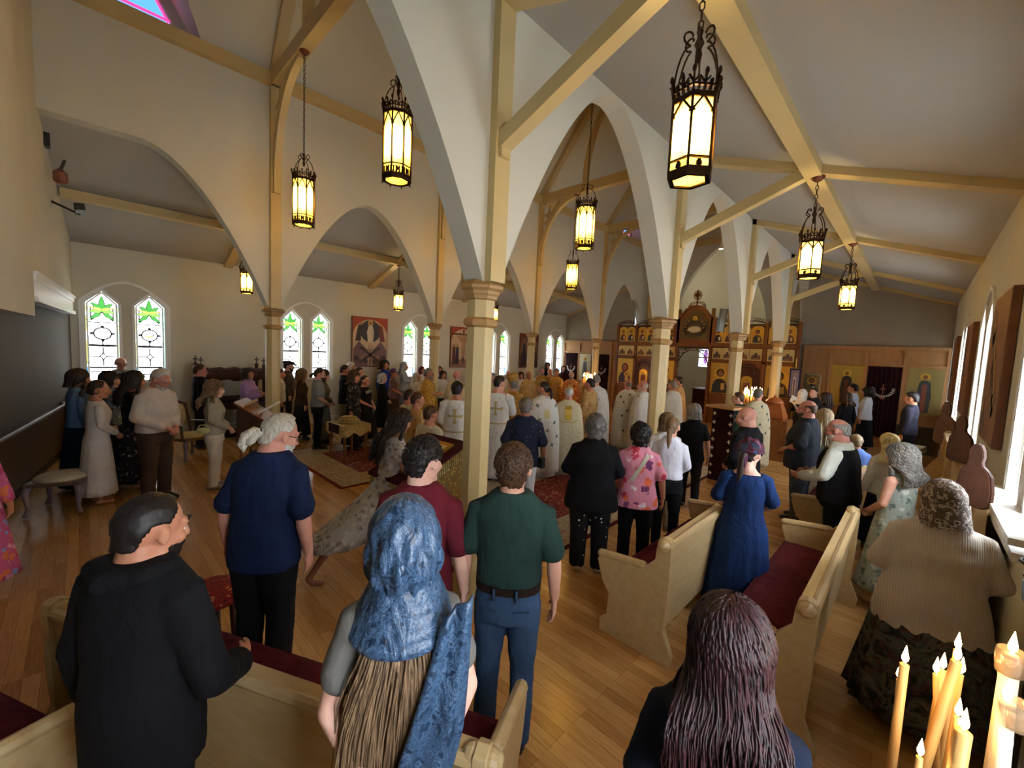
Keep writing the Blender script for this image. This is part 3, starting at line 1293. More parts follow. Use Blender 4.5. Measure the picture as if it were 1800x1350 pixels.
# big lower icons and deacon doors
icon(ICO, (PX[0] + PX[1]) / 2, -.03, 1.22, .66, .98, 'mother', '#5a2a30', '#3a2a4a', bg='#cba44c')
icon(ICO, (PX[2] + PX[3]) / 2, -.03, 1.22, .68, .98, 'mother', '#4a2028', '#3a2034', bg='#d2a94c')
icon(ICO, (PX[4] + PX[5]) / 2, -.03, 1.18, .64, 1.03, 'bust', '#33241e', '#1f2a2e', bg='#cba44c')
icon(ICO, (PX[6] + PX[7]) / 2, -.03, 1.22, .72, .98, 'bust', '#4a3a2a', '#5a4a30', bg='#cba44c')
for k in (1, 5):
    cx = (PX[k] + PX[k + 1]) / 2
    m = M()
    poly = [(-.33, 0), (.33, 0), (.33, 1.75)] + [(.33 * cos(a), 1.75 + .36 * sin(a)) for a in [pi * i / 10 for i in range(1, 10)]] + [(-.33, 1.75)]
    m.prism(poly, -.07, .0, 'XZ')
    for s in (-1, 1):
        for zz in (.35, .8):
            m.tube([(s * .2 + .07 * cos(a), -.075, zz + .12 * sin(a)) for a in [2 * pi * i / 10 for i in range(11)]], .014, 5, False)
        for i in range(6):
            m.tube([(s * (.26 - .03 * (j % 2)), -.075, 1.2 + .13 * i + .03 * j) for j in range(4)], .018, 5)
    m.tube([(.2 * cos(a), -.08, 1.78 + .22 * sin(a)) for a in [pi * i / 12 for i in range(13)]], .02, 6)
    d = obj('door', m, plain('#4a1f18', .35, name='carved_dark_red_wood', var=.2, vs=20), ICO)
    d.location = (cx, 0, .12)
    icon(d, 0, -.075, 1.0, .3, .7, 'angel', '#b3432c', '#7a3a20', arched=True, bg='#e0b24a', frame=GOLD, fr_w=.012, name='door_icon')
# carved openwork crest above the third tier
m = M()
for a, b in ((0, 3), (4, 7)):
    for k in range(a, b):
        x0, x1 = PX[k], PX[k + 1]
        n = 16
        P = [(x0 + (x1 - x0) * i / n, -.03, 3.50 + .10 * abs(sin(pi * i / n)) ** .7) for i in range(n + 1)]
        m.tube(P, .02, 6)
        m.box(x0, x1, -.05, .05, 3.44, 3.5)
        for i in range(9):
            xx = x0 + (x1 - x0) * (i + .5) / 9
            zt = 3.54 + .10 * abs(sin(pi * (i + .5) / 9)) ** .7
            m.tube([(xx + .034 * cos(t), -.03, zt + .03 + .034 * sin(t)) for t in [2 * pi * j / 8 for j in range(9)]], .009, 5, False)
obj('carved_crest', m, DARKW, ICO)
# fretwork spandrels over the royal doors
m = M()
xc, hw_ = (PX[3] + PX[4]) / 2, (PX[4] - PX[3]) / 2 - .045
random.seed(9)
for s in (-1, 1):
    for i in range(70):
        u_, v_ = random.random(), random.random()
        x = s * (hw_ - .42 * u_)
        z = 2.72 - .62 * v_
        r = hypot(x / hw_, (z - 1.95) / .62)
        if r < 1.0:
            continue
        m.tube([(xc + x + .03 * cos(t), -.02, z + .03 * sin(t)) for t in [2 * pi * j / 7 for j in range(6)]], .009, 5, False)
for s in (-1, 1):
    m.tube([(xc + s * hw_ * sin(t), -.02, 1.98 + .62 * cos(t) + .03 * abs(sin(6 * t))) for t in [pi / 2 * j / 18 for j in range(19)]], .016, 6)
m.box(xc - hw_, xc + hw_, -.03, .01, 2.66, 2.74)
obj('carved_fretwork', m, DARKW, ICO)
# crowning kiot with the supper icon
K = M()
kw = .66
prof = [(-kw, 2.86), (kw, 2.86), (kw, 3.62), (kw + .06, 3.66), (kw + .06, 3.70), (kw * .72, 3.82), (kw * .5, 4.02), (kw * .25, 4.12), (0, 4.15),
        (-kw * .25, 4.12), (-kw * .5, 4.02), (-kw * .72, 3.82), (-kw - .06, 3.70), (-kw - .06, 3.66), (-kw, 3.62)]
K.prism([(xc + a, b) for a, b in prof], -.06, .08, 'XZ')
for (a, b), (c, d_) in zip(prof[4:12], prof[5:13]):
    K.beam((xc + a, -.08, b), (xc + c, -.08, d_), .06, .07, up=(0, 1, 0))
for s in (-1, 1):
    K.box(xc + s * kw - .05, xc + s * kw + .05, -.12, .0, 2.86, 3.66)
kiot = obj('kiot', K, plain('#7a3f24', .35, name='red_brown_wood', var=.2, vs=12), ICO)
ki = M()
ki.prism([(xc + a * .72, 2.98 + (b - 2.86) * .80) for a, b in prof[:3] + prof[5:13] + prof[14:]], -.075, -.06, 'XZ')
k2, k3, k4, k5 = M(), M(), M(), M()
k2.prism(disc(xc, 3.33, .22, .11), -.084, -.06, 'XZ')
k3.prism(disc(xc, 3.72, .075), -.084, -.06, 'XZ')
for i in range(12):
    a = 2 * pi * i / 12 + .2
    k4.prism(disc(xc + .33 * cos(a), 3.36 + .22 * sin(a), .085, .1, 10), -.080, -.06, 'XZ')
    k5.prism(disc(xc + .33 * cos(a), 3.45 + .22 * sin(a), .03, .035, 8), -.088, -.06, 'XZ')
k5.prism(disc(xc, 3.71, .035, .045, 8), -.09, -.06, 'XZ')
multi('supper_icon', [(ki, pm('#5b4a2c')), (k2, pm('#cfc7ae')), (k3, pm('#ffd24a', .5)), (k4, pm('#3e3326')), (k5, pm('#a07c52'))], kiot)
m = M()
for i in range(11):
    a = pi * i / 10
    m.tube([(xc + .26 * cos(a) + .04 * cos(t), 0, 4.12 + .16 * sin(a) + .04 * sin(t)) for t in [2 * pi * j / 8 for j in range(9)]], .012, 5, False)
m.tube([(xc, 0, 4.15), (xc, 0, 4.42)], .025, 6)
for i in range(12):
    a = 2 * pi * i / 12
    m.tube([(xc + .12 * cos(a) + .03 * cos(t), 0, 4.52 + .14 * sin(a) + .03 * sin(t)) for t in [2 * pi * j / 8 for j in range(9)]], .012, 5, False)
m.box(xc - .03, xc + .03, -.02, .02, 4.40, 4.70)
m.box(xc - .11, xc + .11, -.02, .02, 4.50, 4.56)
m.prism([(xc, 4.40), (xc + .1, 4.52), (xc, 4.66), (xc - .1, 4.52)], -.015, .015, 'XZ')
obj('carved_cross', m, plain('#7a3f24', .35, name='red_brown_wood', var=.2, vs=12), ICO)

# low steps of the sanctuary
m = M()
m.box(XL + .2, XR - .2, 13.95, 20.5, 0, .14)
o = obj('sanctuary_platform', m, FLOOR)
tag(o, 'low wooden platform in front of and behind the icon screen', 'platform')
ICO.location.z = 0

# altar table seen through the royal doors
t = thing('altar_table', 'dark covered altar table seen through the central door of the icon screen', 'table', (-5.7, 17.6, .14))
m = M()
m.box(-.75, .75, -.5, .5, 0, .95)
obj('cloth_cover', m, cloth('#4a2016', '#38160f', .4), t)
m = M()
m.box(-.8, .8, -.55, .55, .95, 1.0)
obj('table_top', m, OAK, t)

# ---------------------------------------------------------------- panelled screens closing the aisles
for nm, xs, lab in (('right', [-2.62, -1.95, -1.12, -.28, .56], 'light wooden panelled screen closing the right aisle'),
                    ('left', [-12.14, -11.28, -10.45, -9.60, -8.86], 'light wooden panelled screen closing the left aisle')):
    t = thing('panelled_screen', lab, 'screen', (0, YP, 0))
    m = M()
    for x in xs:
        m.box(x - .045, x + .045, -.05, .04, 0, 2.88)
    for z0, z1 in ((0, .16), (1.02, 1.10), (2.34, 2.40), (2.80, 2.90)):
        m.box(xs[0], xs[-1], -.045, .04, z0, z1)
    obj('framework', m, PANELW, t)
    m = M()
    for a, b in zip(xs, xs[1:]):
        m.box(a, b, 0, .03, 0, 2.85)
    obj('panel', m, PANELW, t)


def wall_icon(label, x, y, z, w, h, kind, robe, mantle, rot=0, **kw):
    o = icon(None, x, y, z, w, h, kind, robe, mantle, rot=rot, name='icon', **kw)
    tag(o, label, 'icon')
    return o


wall_icon('gold-ground icon of a standing dark-robed saint on the right aisle screen', -1.53, YP - .055, 1.15, .70, 1.15, 'stand', '#2a231d', '#5a3022', bg='#b39a50', frame=GOLD)
wall_icon('mottled gold icon of a long-robed saint beside the right wall', .14, YP - .055, 1.08, .72, 1.24, 'stand', '#3c4040', '#8a4a3c', bg='#a89a64', frame=PANELW)
wall_icon('small silver-framed icon left of the standing saint on the right screen', -2.38, YP - .055, 1.42, .4, .55, 'bust', '#3a352c', '#6a5a3a', bg='#8a8060', frame=plain('#b9b3a2', .3, .7), fr_w=.03)
wall_icon('pale icon of a grey-robed standing figure on the left aisle screen', -10.9, YP - .055, 1.1, .6, 1.2, 'stand', '#666a6c', '#4a4e54', bg='#cfcaa6', frame=PANELW, metal=.1)


def curtain(label, x0, x1, z0, z1):
    t = thing('curtain', label, 'curtain', ((x0 + x1) / 2, YP - .06, z0), group='dark velvet curtains with embroidered wreaths')
    m = M()
    n = 40
    w_ = x1 - x0
    rings = []
    top = [(-w_ / 2 + w_ * i / n, .012 * sin(i * 1.1), z1 - z0) for i in range(n + 1)]
    m.add([(a, b, 0) for a, b, _ in top] + top, [(i, i + 1, n + 2 + i, n + 1 + i) for i in range(n)])
    m.add([(a, b + .02, 0) for a, b, _ in top] + [(a, b + .02, c) for a, b, c in top], [(i, n + 1 + i, n + 2 + i, i + 1) for i in range(n)])
    obj('cloth', m, cloth('#2a0a14', '#1d060e', .3, 'dark_velvet'), t, smooth=True)
    m = M()
    H = z1 - z0
    for i in range(13):
        a = -pi * i / 12
        r = w_ * .3
        c = (r * cos(a), -.025, H * .68 + r * 1.0 * sin(a) + .02)
        for j in range(3):
            m.ell((c[0] + .025 * cos(j * 2.1), c[1], c[2] + .025 * sin(j * 2.1)), (.02, .006, .014), 6, 4)
    obj('embroidered_wreath', m, plain('#d8d0c0', .4, .2, name='silver_thread'), t, smooth=True)
    m = M()
    m.box(-.012, .012, -.03, -.02, H * .58, H * .76)
    m.box(-.05, .05, -.03, -.02, H * .68, H * .70)
    m.ell((0, -.025, H * .56), (.06, .006, .04), 10, 6)
    obj('embroidered_cross', m, plain('#8a5038', .5, name='copper_thread'), t)


curtain('dark velvet curtain with a white wreath on the right aisle screen', -1.06, -.33, .3, 2.32)
curtain('dark velvet curtain with a white wreath nearest the left wall', -12.0, -11.32, .3, 2.32)
curtain('dark velvet curtain with a white wreath beside the icon screen on the left', -10.35, -9.68, .3, 2.32)
# narrow banner beside the icon screen
t = thing('church_banner', 'narrow violet church banner on a pole right of the icon screen', 'banner', (-2.62, 14.75, 0))
m = M()
m.tube([(0, 0, .03), (0, 0, 2.45)], .015, 8)
m.lathe([(.14, 0), (.14, .02), (.02, .05)], n=12)
m.tube([(-.16, 0, 2.15), (.16, 0, 2.15)], .012, 6)
obj('pole', m, GOLD, t)
m = M()
m.box(-.14, .14, -.015, .0, 1.25, 2.15)
obj('banner_cloth', m, cloth('#4a3a55', '#372a44', .2), t)
m = M()
m.prism([(-.1, 1.3), (.1, 1.3), (.1, 2.1), (-.1, 2.1)], -.022, -.015, 'XZ')
f = figure('stand', .2, .75, '#cfc6b8', '#7a3038', .2)
obj('banner_field', m, plain('#8a7a8a', .6), t)
g = multi('painted_figure', f, t)
g.location = (0, -.022, 1.33)


# ---------------------------------------------------------------- large panels on the side walls
def big_panel(label, wall, y0, y1, z0, z1, style):
    left = wall == 'left'
    w_, h = y1 - y0, z1 - z0
    t = thing('icon_board', label, 'icon board', ((WL + .005 if left else WR - .005), (y0 + y1) / 2, z0), rotz=(pi / 2 if left else -pi / 2), group=None)
    th = .055
    m = M()
    m.box(-w_ / 2, w_ / 2, -th, 0, 0, h)
    obj('board', m, wood('#7a4a2c', '#5c3218', 3, .5, (5, 5, 1), 'board_edge_wood'), t)
    L = []

    def lay(poly, c, k):
        mm = M()
        mm.prism(poly, -th - .003 - .0012 * k, -th + .001, 'XZ')
        L.append((mm, plain(c, .6, var=.25, vs=7, name='painted_' + c.strip('#'))))
    e = .02
    if style == 'plain':
        lay([(-w_ / 2 + e, e), (w_ / 2 - e, e), (w_ / 2 - e, h - e), (-w_ / 2 + e, h - e)], '#7c5644', 0)
        for i in range(9):
            x = -w_ * .35 + w_ * .7 * ((i * 37) % 10) / 10
            z = h * (.12 + .7 * ((i * 53) % 10) / 10)
            lay(disc(x, z, w_ * .11, h * .09, 9), ('#4a3a3a', '#94704e', '#5e3a34')[i % 3], 1 + i % 3)
            lay(disc(x, z + h * .11, w_ * .05, w_ * .055, 9), '#9a7a56', 4)
    else:
        lay([(-w_ / 2 + e, e), (w_ / 2 - e, e), (w_ / 2 - e, h - e), (-w_ / 2 + e, h - e)], '#9c3a30' if style != 'dark' else '#7a3328', 0)
        arch = [(-w_ / 2 + e, e), (w_ / 2 - e, e)] + [((w_ / 2 - e) * cos(a), h * .62 + (h * .33) * sin(a)) for a in [pi * i / 20 for i in range(21)]]
        lay(arch, '#c9b193' if style != 'dark' else '#7a5a48', 1)
        rocks = [(-w_ * .47, e), (w_ * .47, e), (w_ * .47, h * .35), (w_ * .3, h * .52), (w_ * .1, h * .36), (-w_ * .1, h * .36), (-w_ * .32, h * .52), (-w_ * .47, h * .35)]
        if style == 'rising':
            lay(disc(0, h * .72, w_ * .29, h * .22, 24), '#35323e', 2)
            lay(rocks, '#6f5560', 2)
            for s in (-1, 1):
                lay([(s * w_ * .02, h * .02), (s * w_ * .16, h * .1), (s * w_ * .02, h * .5)], '#a38a76', 3)
                lay([(s * w_ * .46, h * .36), (s * w_ * .2, h * .52), (s * w_ * .34, h * .42)], '#4a3a52', 3)
                lay([(s * w_ * .42, h * .52), (s * w_ * .27, h * .52), (s * w_ * .24, h * .84), (s * w_ * .34, h * .84)], '#2e2c34' if s < 0 else '#6a3438', 4)
                lay(disc(s * w_ * .27, h * .87, w_ * .045), '#a88260', 5)
                for j in range(4):
                    lay(disc(s * w_ * (.12 + .09 * j), h * (.12 + .06 * (j % 2)), w_ * .06, h * .06, 9), ('#4a3440', '#8a7060', '#5a4038', '#3c3040')[j], 4)
            lay([(-w_ * .07, h * .5), (w_ * .07, h * .5), (w_ * .1, h * .7), (w_ * .05, h * .84), (-w_ * .05, h * .84), (-w_ * .1, h * .7)], '#d8ccb0', 5)
            lay(disc(0, h * .885, w_ * .075), '#d0a860', 5)
            lay(disc(0, h * .88, w_ * .04), '#8a5836', 6)
            lay([(-w_ * .3, h * .12), (-w_ * .25, h * .08), (w_ * .3, h * .38), (w_ * .26, h * .42)], '#3a2c30', 5)
            lay([(w_ * .3, h * .12), (w_ * .25, h * .08), (-w_ * .3, h * .38), (-w_ * .26, h * .42)], '#43322f', 5)
        elif style == 'cross':
            lay(rocks[:2] + [(w_ * .47, h * .14), (0, h * .22), (-w_ * .47, h * .14)], '#9c7058', 2)
            lay([(-w_ * .46, h * .80), (w_ * .46, h * .80), (w_ * .46, h * .84), (-w_ * .46, h * .84)], '#4c342a', 3)
            lay([(-w_ * .03, h * .12), (w_ * .03, h * .12), (w_ * .03, h * .93), (-w_ * .03, h * .93)], '#4c342a', 3)
            lay([(-w_ * .05, h * .25), (w_ * .05, h * .25), (w_ * .07, h * .6), (w_ * .3, h * .79), (-w_ * .3, h * .79), (-w_ * .07, h * .6)], '#b48e6c', 4)
            lay(disc(0, h * .83, w_ * .05), '#8a5836', 5)
            for s in (-1, 1):
                for j in range(2):
                    x = s * w_ * (.24 + .13 * j)
                    lay([(x - w_ * .07, h * .08), (x + w_ * .07, h * .08), (x + w_ * .05, h * .5), (x - w_ * .05, h * .5)], ('#3a2a38', '#5a3038', '#3a3a44', '#5a4030')[j + (s > 0) * 2], 4)
                    lay(disc(x, h * .54, w_ * .05), '#b08a5c', 5)
        else:
            lay(rocks, '#4a3034', 2)
            for s in (-1, 0, 1):
                lay([(s * w_ * .28 - w_ * .08, h * .1), (s * w_ * .28 + w_ * .08, h * .1), (s * w_ * .28 + w_ * .05, h * .7), (s * w_ * .28 - w_ * .05, h * .7)], ('#33262c', '#8a6a54', '#4a2a2c')[s + 1], 3)
                lay(disc(s * w_ * .28, h * .75, w_ * .055), '#9a7450', 4)
    multi('painting', L, t)


big_panel('tall painted board with white figure in a dark mandorla on the left wall', 'left', 5.59, 6.74, 1.60, 3.12, 'rising')
big_panel('tall painted crucifixion board on the left wall beyond the second window pair', 'left', 9.24, 10.4, 1.60, 3.08, 'cross')
big_panel('dark reddish painted board on the left wall nearest the icon screen', 'left', 12.88, 14.05, 1.60, 3.06, 'dark')
big_panel('large brown painted board nearest the viewer on the right wall', 'right', 5.62, 6.78, 1.62, 3.06, 'plain')
big_panel('second brown painted board along the right wall', 'right', 9.25, 10.4, 1.62, 3.04, 'plain')
big_panel('third brown painted board along the right wall, by the far screen', 'right', 12.9, 14.0, 1.62, 3.04, 'plain')


# ---------------------------------------------------------------- rugs
def rug(label, x0, x1, y0, y1, field, border, edge, motifs):
    t = thing('rug', label, 'rug', ((x0 + x1) / 2, (y0 + y1) / 2, 0))
    a, b = (x1 - x0) / 2, (y1 - y0) / 2
    m = M()
    m.box(-a, a, -b, b, 0, .010)
    obj('edge_band', m, cloth(edge, edge, .2), t)
    m = M()
    m.box(-a + .06, a - .06, -b + .06, b - .06, .006, .0125)
    obj('border', m, border, t)
    m = M()
    m.box(-a + .62, a - .62, -b + .62, b - .62, .008, .015)
    obj('field', m, field, t)


BEI = pattern('beige_floral_pile', '#a8977c', ['#8e7a62', '#8f5a4c', '#86806a', '#b9ab90'], 20, .42, wr=.1)
REDF = pattern('red_floral_pile', '#6a1f1e', ['#8e5a4a', '#7a3430', '#a07a62', '#4a2428'], 17, .42, wr=.1)
rug('beige and red floral rug in front of the gold-clothed table', -9.3, -6.36, 2.78, 9.2, REDF, BEI, '#6a1a18', None)
rug('dark red floral rug around and beyond the nearest pillar', -5.3, -2.78, 2.6, 9.4, REDF, BEI, '#4a1416', None)
rug('red floral rug in front of the icon screen', -6.3, -5.36, 3.6, 13.6, REDF, REDF, '#5a1618', None)


# ---------------------------------------------------------------- pews
def pew(label, p0, p1, face, zt=.92, seat=.45, grp='cream wooden pews with burgundy cushions', cushion=True, PEW=PEW):
    """p0, p1: floor points of the back line ends; face: +1 the seat lies to the left of p0->p1, -1 to the right"""
    a, b = V((p0[0], p0[1], 0)), V((p1[0], p1[1], 0))
    L = (b - a).length
    ang = atan2(b.y - a.y, b.x - a.x)
    t = thing('pew', label, 'pew', tuple(a), ang, grp)
    f = face
    m = M()          # raked back
    m.prism([(f * .02, .18), (f * .06, .18), (f * .0, zt - .03), (-f * .04, zt - .03)], .03, L - .03, 'YZ')
    o = obj('backrest', m, PEW, t)
    fixn(o)
    m = M()
    m.box(.03, L - .03, -.055, .045, zt - .05, zt)
    m.tube([(.03, -f * .03, zt - .012), (L - .03, -f * .03, zt - .012)], .028, 8)
    obj('top_rail', m, PEW, t)
    m = M()
    m.box(.03, L - .03, min(f * .04, f * .5), max(f * .04, f * .5), seat - .07, seat - .03)
    m.box(.03, L - .03, min(f * .42, f * .45), max(f * .42, f * .45), .12, seat - .05)
    obj('seat', m, PEW, t)
    if cushion:
        m = M()
        nx, ny = max(8, int(L / .06)), 9
        y0, y1 = f * .06, f * .51
        vs, fs = [], []
        for j in range(ny + 1):
            for i in range(nx + 1):
                u_, v_ = i / nx, j / ny
                z = seat + .045 * (1 - (2 * v_ - 1) ** 6) * (1 - (2 * u_ - 1) ** 20)
                bx, by = (u_ * L / .28) % 1 - .5, (v_ * 2) % 1 - .5
                z -= .02 * exp(-(bx * bx + by * by) / .012)
                vs.append((.04 + u_ * (L - .08), y0 + (y1 - y0) * v_, z))
        for j in range(ny):
            for i in range(nx):
                k = j * (nx + 1) + i
                fs.append((k, k + 1, k + nx + 2, k + nx + 1))
        m.add(vs, fs)
        m.box(.04, L - .04, min(y0, y1), max(y0, y1), seat - .03, seat + .005)
        obj('cushion', m, CUSH, t, smooth=False)
    for x in (0, L):
        m = M()
        pr = [(-.10, 0), (.50, 0), (.50, .10), (.44, .16), (.43, .35), (.49, .42), (.52, .50), (.55, .60), (.53, .64), (.36, .655), (.14, .69), (.06, .78), (.05, zt - .02),
              (.04, zt + .03), (-.0, zt + .05), (-.05, zt + .03), (-.06, zt - .02), (-.055, .5), (-.04, .25), (-.11, .08)]
        m.prism([(f * y, z) for y, z in pr], x - .028, x + .028, 'YZ')
        m.tube([(x - .04, -f * .005, zt - .005), (x + .04, -f * .005, zt - .005)], .045, 14)
        m.tube([(x, f * .16, .685), (x, f * .36, .665), (x, f * .53, .645)], .036, 8)
        o = fixn(obj('end_panel', m, PEW, t))
        bevel(o, .006)
    return t


pew('cream pew end-on at right centre, left of the blue-dress woman', (-1.24, 3.0), (-1.24, 4.9), 1)
pew('cream pew with tufted burgundy cushion in front of the bald man in black', (-.34, 2.86), (-.34, 5.1), 1)
pew('cream pew beyond the tufted one, by the bearded man with the vest', (-.46, 6.2), (-.46, 8.3), 1)
pew('cream pew in the left foreground that the black-clad man holds', (-1.03, 1.0), (-3.25, -.13), -1, zt=.80)
pew('cream pew at the bottom left corner with a dark cushion', (-2.30, -.46), (-3.7, -1.16), -1)
# curved wooden wall pew at the far left
pew('brown wooden pew against the dark partition behind the pink floral lady', (-7.2, -.80), (-10.9, -.28), 1, zt=.98, grp='dark pew of the rear wall', PEW=wood('#5c4230', '#48321f', 3, .4, (2, 8, 8), 'brown_wood'))
t = thing('wall_pew', 'high-backed wooden pew running along the right wall under the windows', 'pew', (0, 0, 0))
m = M()
m.box(.40, .44, 4.5, 9.4, .1, 1.30)
m.box(.36, .48, 4.5, 9.4, 1.28, 1.33)
obj('backrest', m, PEW, t)
m = M()
m.box(.06, .42, 4.5, 9.4, .40, .45)
m.box(.08, .12, 4.5, 9.4, .05, .42)
obj('seat', m, PEW, t)
for y in (4.5, 6.1, 7.7, 9.4):
    m = M()
    m.prism([(.04, 0), (.44, 0), (.44, 1.36), (.38, 1.36), (.34, .95), (.2, .72), (.04, .70)], y - .025, y + .025, 'XZ')
    bevel(fixn(obj('end_panel', m, PEW, t)), .006)
# deep white ledges under the right windows
for i, wy in enumerate(WINY[:4]):
    m = M()
    m.box(WR - .15, WR, wy - .8, wy + .8, 1.36, 1.40)
    o = obj('trim_%d' % (i + 2), m, WHITE, kind='structure')


# brown cut-out icon boards leaning along the right wall
def cutout(label, x, y, z, h, rz):
    t = thing('cutout_board', label, 'icon board', (x, y, z), rz, group='cut-out figure boards along the right wall')
    w_ = h * .55
    side = [(.30, 0), (.5, .06), (.5, .30), (.44, .52), (.34, .60), (.2, .66), (.17, .72), (.2, .80), (.17, .90), (.10, .98), (0, 1.0)]
    poly = [(a * w_, b * h) for a, b in side] + [(-a * w_ * (1.0 if b > .6 else .85), b * h) for a, b in side[::-1][1:]]
    m = M()
    m.prism(poly, 0, .02, 'XZ')
    fixn(obj('board', m, wood('#5a3324', '#3e2016', 4, .6, (3, 3, 3), 'brown_board'), t))
    m = M()
    m.prism([(a * .9, b * .98 + .005) for a, b in poly], -.004, 0, 'XZ')
    fixn(obj('painted_face', m, plain('#6a4638', .6, var=.4, vs=12, name='painted_brown_figure'), t))


cutout('brown cut-out figure board under the nearest right wall board', .345, 4.45, 1.33, .46, -.8)
cutout('brown cut-out figure board between the nearest and second right wall boards', .37, 6.5, 1.33, .50, -.8)
cutout('tan cut-out figure board near the far right screen', .40, 10.6, 1.0, .75, -.8)


# ---------------------------------------------------------------- stands, lecterns and tables
def analogion(label, x, y, rz, wd, dp, zl, zh, cover, side, top_icon=True, cat='lectern', book=False):
    """slanted icon stand: the slope rises towards local +y"""
    t = thing('icon_stand' if not book else 'lectern', label, cat, (x, y, 0), rz)
    m = M()
    for sx in (-1, 1):
        for sy in (-1, 1):
            m.box(sx * (wd / 2 - .05) - .02, sx * (wd / 2 - .05) + .02, sy * (dp / 2 - .05) - .02, sy * (dp / 2 - .05) + .02, 0, zl - .05)
    m.box(-wd / 2 + .03, wd / 2 - .03, -dp / 2 + .03, dp / 2 - .03, .12, .16)
    obj('frame', m, OAK, t)
    m = M()
    pr = [(-dp / 2, zl - .28), (dp / 2, zl - .28), (dp / 2, zh), (-dp / 2, zl)]
    m.prism(pr, -wd / 2, wd / 2, 'YZ')
    fixn(obj('body', m, side, t))
    m = M()
    sl = (zh - zl) / dp

    def zz(y_):
        return zl + sl * (y_ + dp / 2)
    y0, y1 = -dp / 2 - .03, dp / 2 + .03
    m.add([(-wd / 2 - .02, y0, zz(y0)), (wd / 2 + .02, y0, zz(y0)), (wd / 2 + .02, y1, zz(y1)), (-wd / 2 - .02, y1, zz(y1))] +
          [(-wd / 2 - .02, y0, zz(y0) + .03), (wd / 2 + .02, y0, zz(y0) + .03), (wd / 2 + .02, y1, zz(y1) + .03), (-wd / 2 - .02, y1, zz(y1) + .03)],
          [(3, 2, 1, 0), (4, 5, 6, 7), (0, 1, 5, 4), (1, 2, 6, 5), (2, 3, 7, 6), (3, 0, 4, 7)])
    obj('cover', m, cover, t)
    if top_icon:
        r = Matrix.Rotation(math.atan(sl), 4, 'X')
        a = M()
        a.box(-wd * .36, wd * .36, -dp * .42, dp * .42, .0, .02)
        b = M()
        b.box(-wd * .29, wd * .29, -dp * .34, dp * .34, .018, .024)
        c = M()
        for pl, k in (((disc(0, .05, wd * .09)), 0),):
            c.prism(pl, .024, .028, 'XY')
        c.prism([(-wd * .14, -dp * .3), (wd * .14, -dp * .3), (wd * .1, .0), (-wd * .1, .0)], .024, .028, 'XY')
        c.prism([(-wd * .25, -dp * .25), (-wd * .17, -dp * .25), (-wd * .17, dp * .1), (-wd * .25, dp * .1)], .024, .028, 'XY')
        for mm in (a, b, c):
            mm.v = [r @ p + V((0, 0, zz(0) + .032)) for p in mm.v]
        multi('icon', [(a, GOLD), (b, pm('#d9cba0')), (c, pm('#5a3428'))], t)
    return t


VEL = cloth('#4a0f1e', '#380a16', .4, 'burgundy_velvet')
BROC = pattern('gold_brocade', '#7a5f30', ['#b08e48', '#5a4422', '#94763c'], 26, .4, wr=.2, metal=.2, rough=.5)
BROC2 = pattern('pale_gold_brocade', '#b09a62', ['#d8c48a', '#8a7440'], 24, .4, wr=.3, metal=.15, rough=.5)
TV = analogion('velvet-topped icon stand with gold brocade sides beside the nearest pillar', -3.72, 2.47, radians(6), .64, .72, .96, 1.25, VEL, BROC)
m = M()
for i in range(26):
    for sx in (-1,):
        m.tube([(sx * .335, -.35 + i * .028, .955 + i * .0113), (sx * .35, -.35 + i * .028, .86 + i * .0113)], .008, 5)
        m.tube([(-sx * .335, -.35 + i * .028, .955 + i * .0113), (-sx * .35, -.35 + i * .028, .86 + i * .0113)], .008, 5)
for i in range(28):
    m.tube([(-.31 + i * .023, -.375, .955), (-.31 + i * .023, -.39, .87)], .007, 5)
obj('gold_fringe', m, BROC2, TV)
analogion('brown music lectern with open books behind the ponytailed man', -7.55, 1.95, radians(150), .55, .45, .98, 1.28, OAK, DARKW, top_icon=False, book=True)
analogion('dark carved icon stand in front of the icon screen at left', -6.1, 11.6, radians(10), .6, .5, .95, 1.3, DARKW, DARKW)
# open books on the brown lectern
for i, (dx, dz, lb) in enumerate(((-.02, 0, 'open white-paged book lying on the brown music lectern'), (.30, .02, 'second tan-edged book on the brown music lectern'))):
    m = M()
    m.box(-.13, .13, -.16, .16, 0, .03)
    o = obj('book', m, plain('#e3ddcc' if i == 0 else '#b79a6a', .6, name='book_paper'))
    o.location = (-7.42 - dx * .8, 2.05 - dx * .8, 1.20 + dz)
    o.rotation_euler = (radians(-32), 0, radians(150))
    tag(o, lb, 'book')

# gold-clothed table with folded vestments
t = thing('side_table', 'small wooden table under a pale gold cloth on the beige rug', 'table', (-7.95, 3.62, .0), radians(4))
for sx in (-1, 1):
    for sy in (-1, 1):
        m = M()
        m.tube([(sx * .27, sy * .22, 0), (sx * .27, sy * .22, .25), (sx * .27, sy * .22, .7)], [.022, .026, .03], 8, False)
        obj('leg', m, OAK, t)
m = M()
m.box(-.32, .32, -.27, .27, .68, .73)
obj('table_top', m, OAK, t)
m = M()
n = 60
ring = []
for i in range(n):
    a = 2 * pi * i / n
    c_, s_ = cos(a), sin(a)
    k_ = 1 / max(abs(c_) / .34, abs(s_) / .29)
    ring.append((c_ * k_, s_ * k_, a))
rings = []
for z, o_ in ((.745, 0), (.74, .012), (.66, .02), (.56, .03)):
    rings.append([(x * (1 + o_), y * (1 + o_), z - (.04 * sin(8 * a) if z < .6 else 0)) for x, y, a in ring])
m.loft(rings[::-1], cap=False)
m.add([(x, y, .746) for x, y, a in ring], [tuple(range(n))])
obj('table_cover', m, BROC2, t, smooth=False)
m = M()
m.box(-.20, .20, -.30, -.27, .58, .745)
obj('velvet_panel', m, cloth('#2a0f2a', '#1f0a20', .3), t)
m = M()
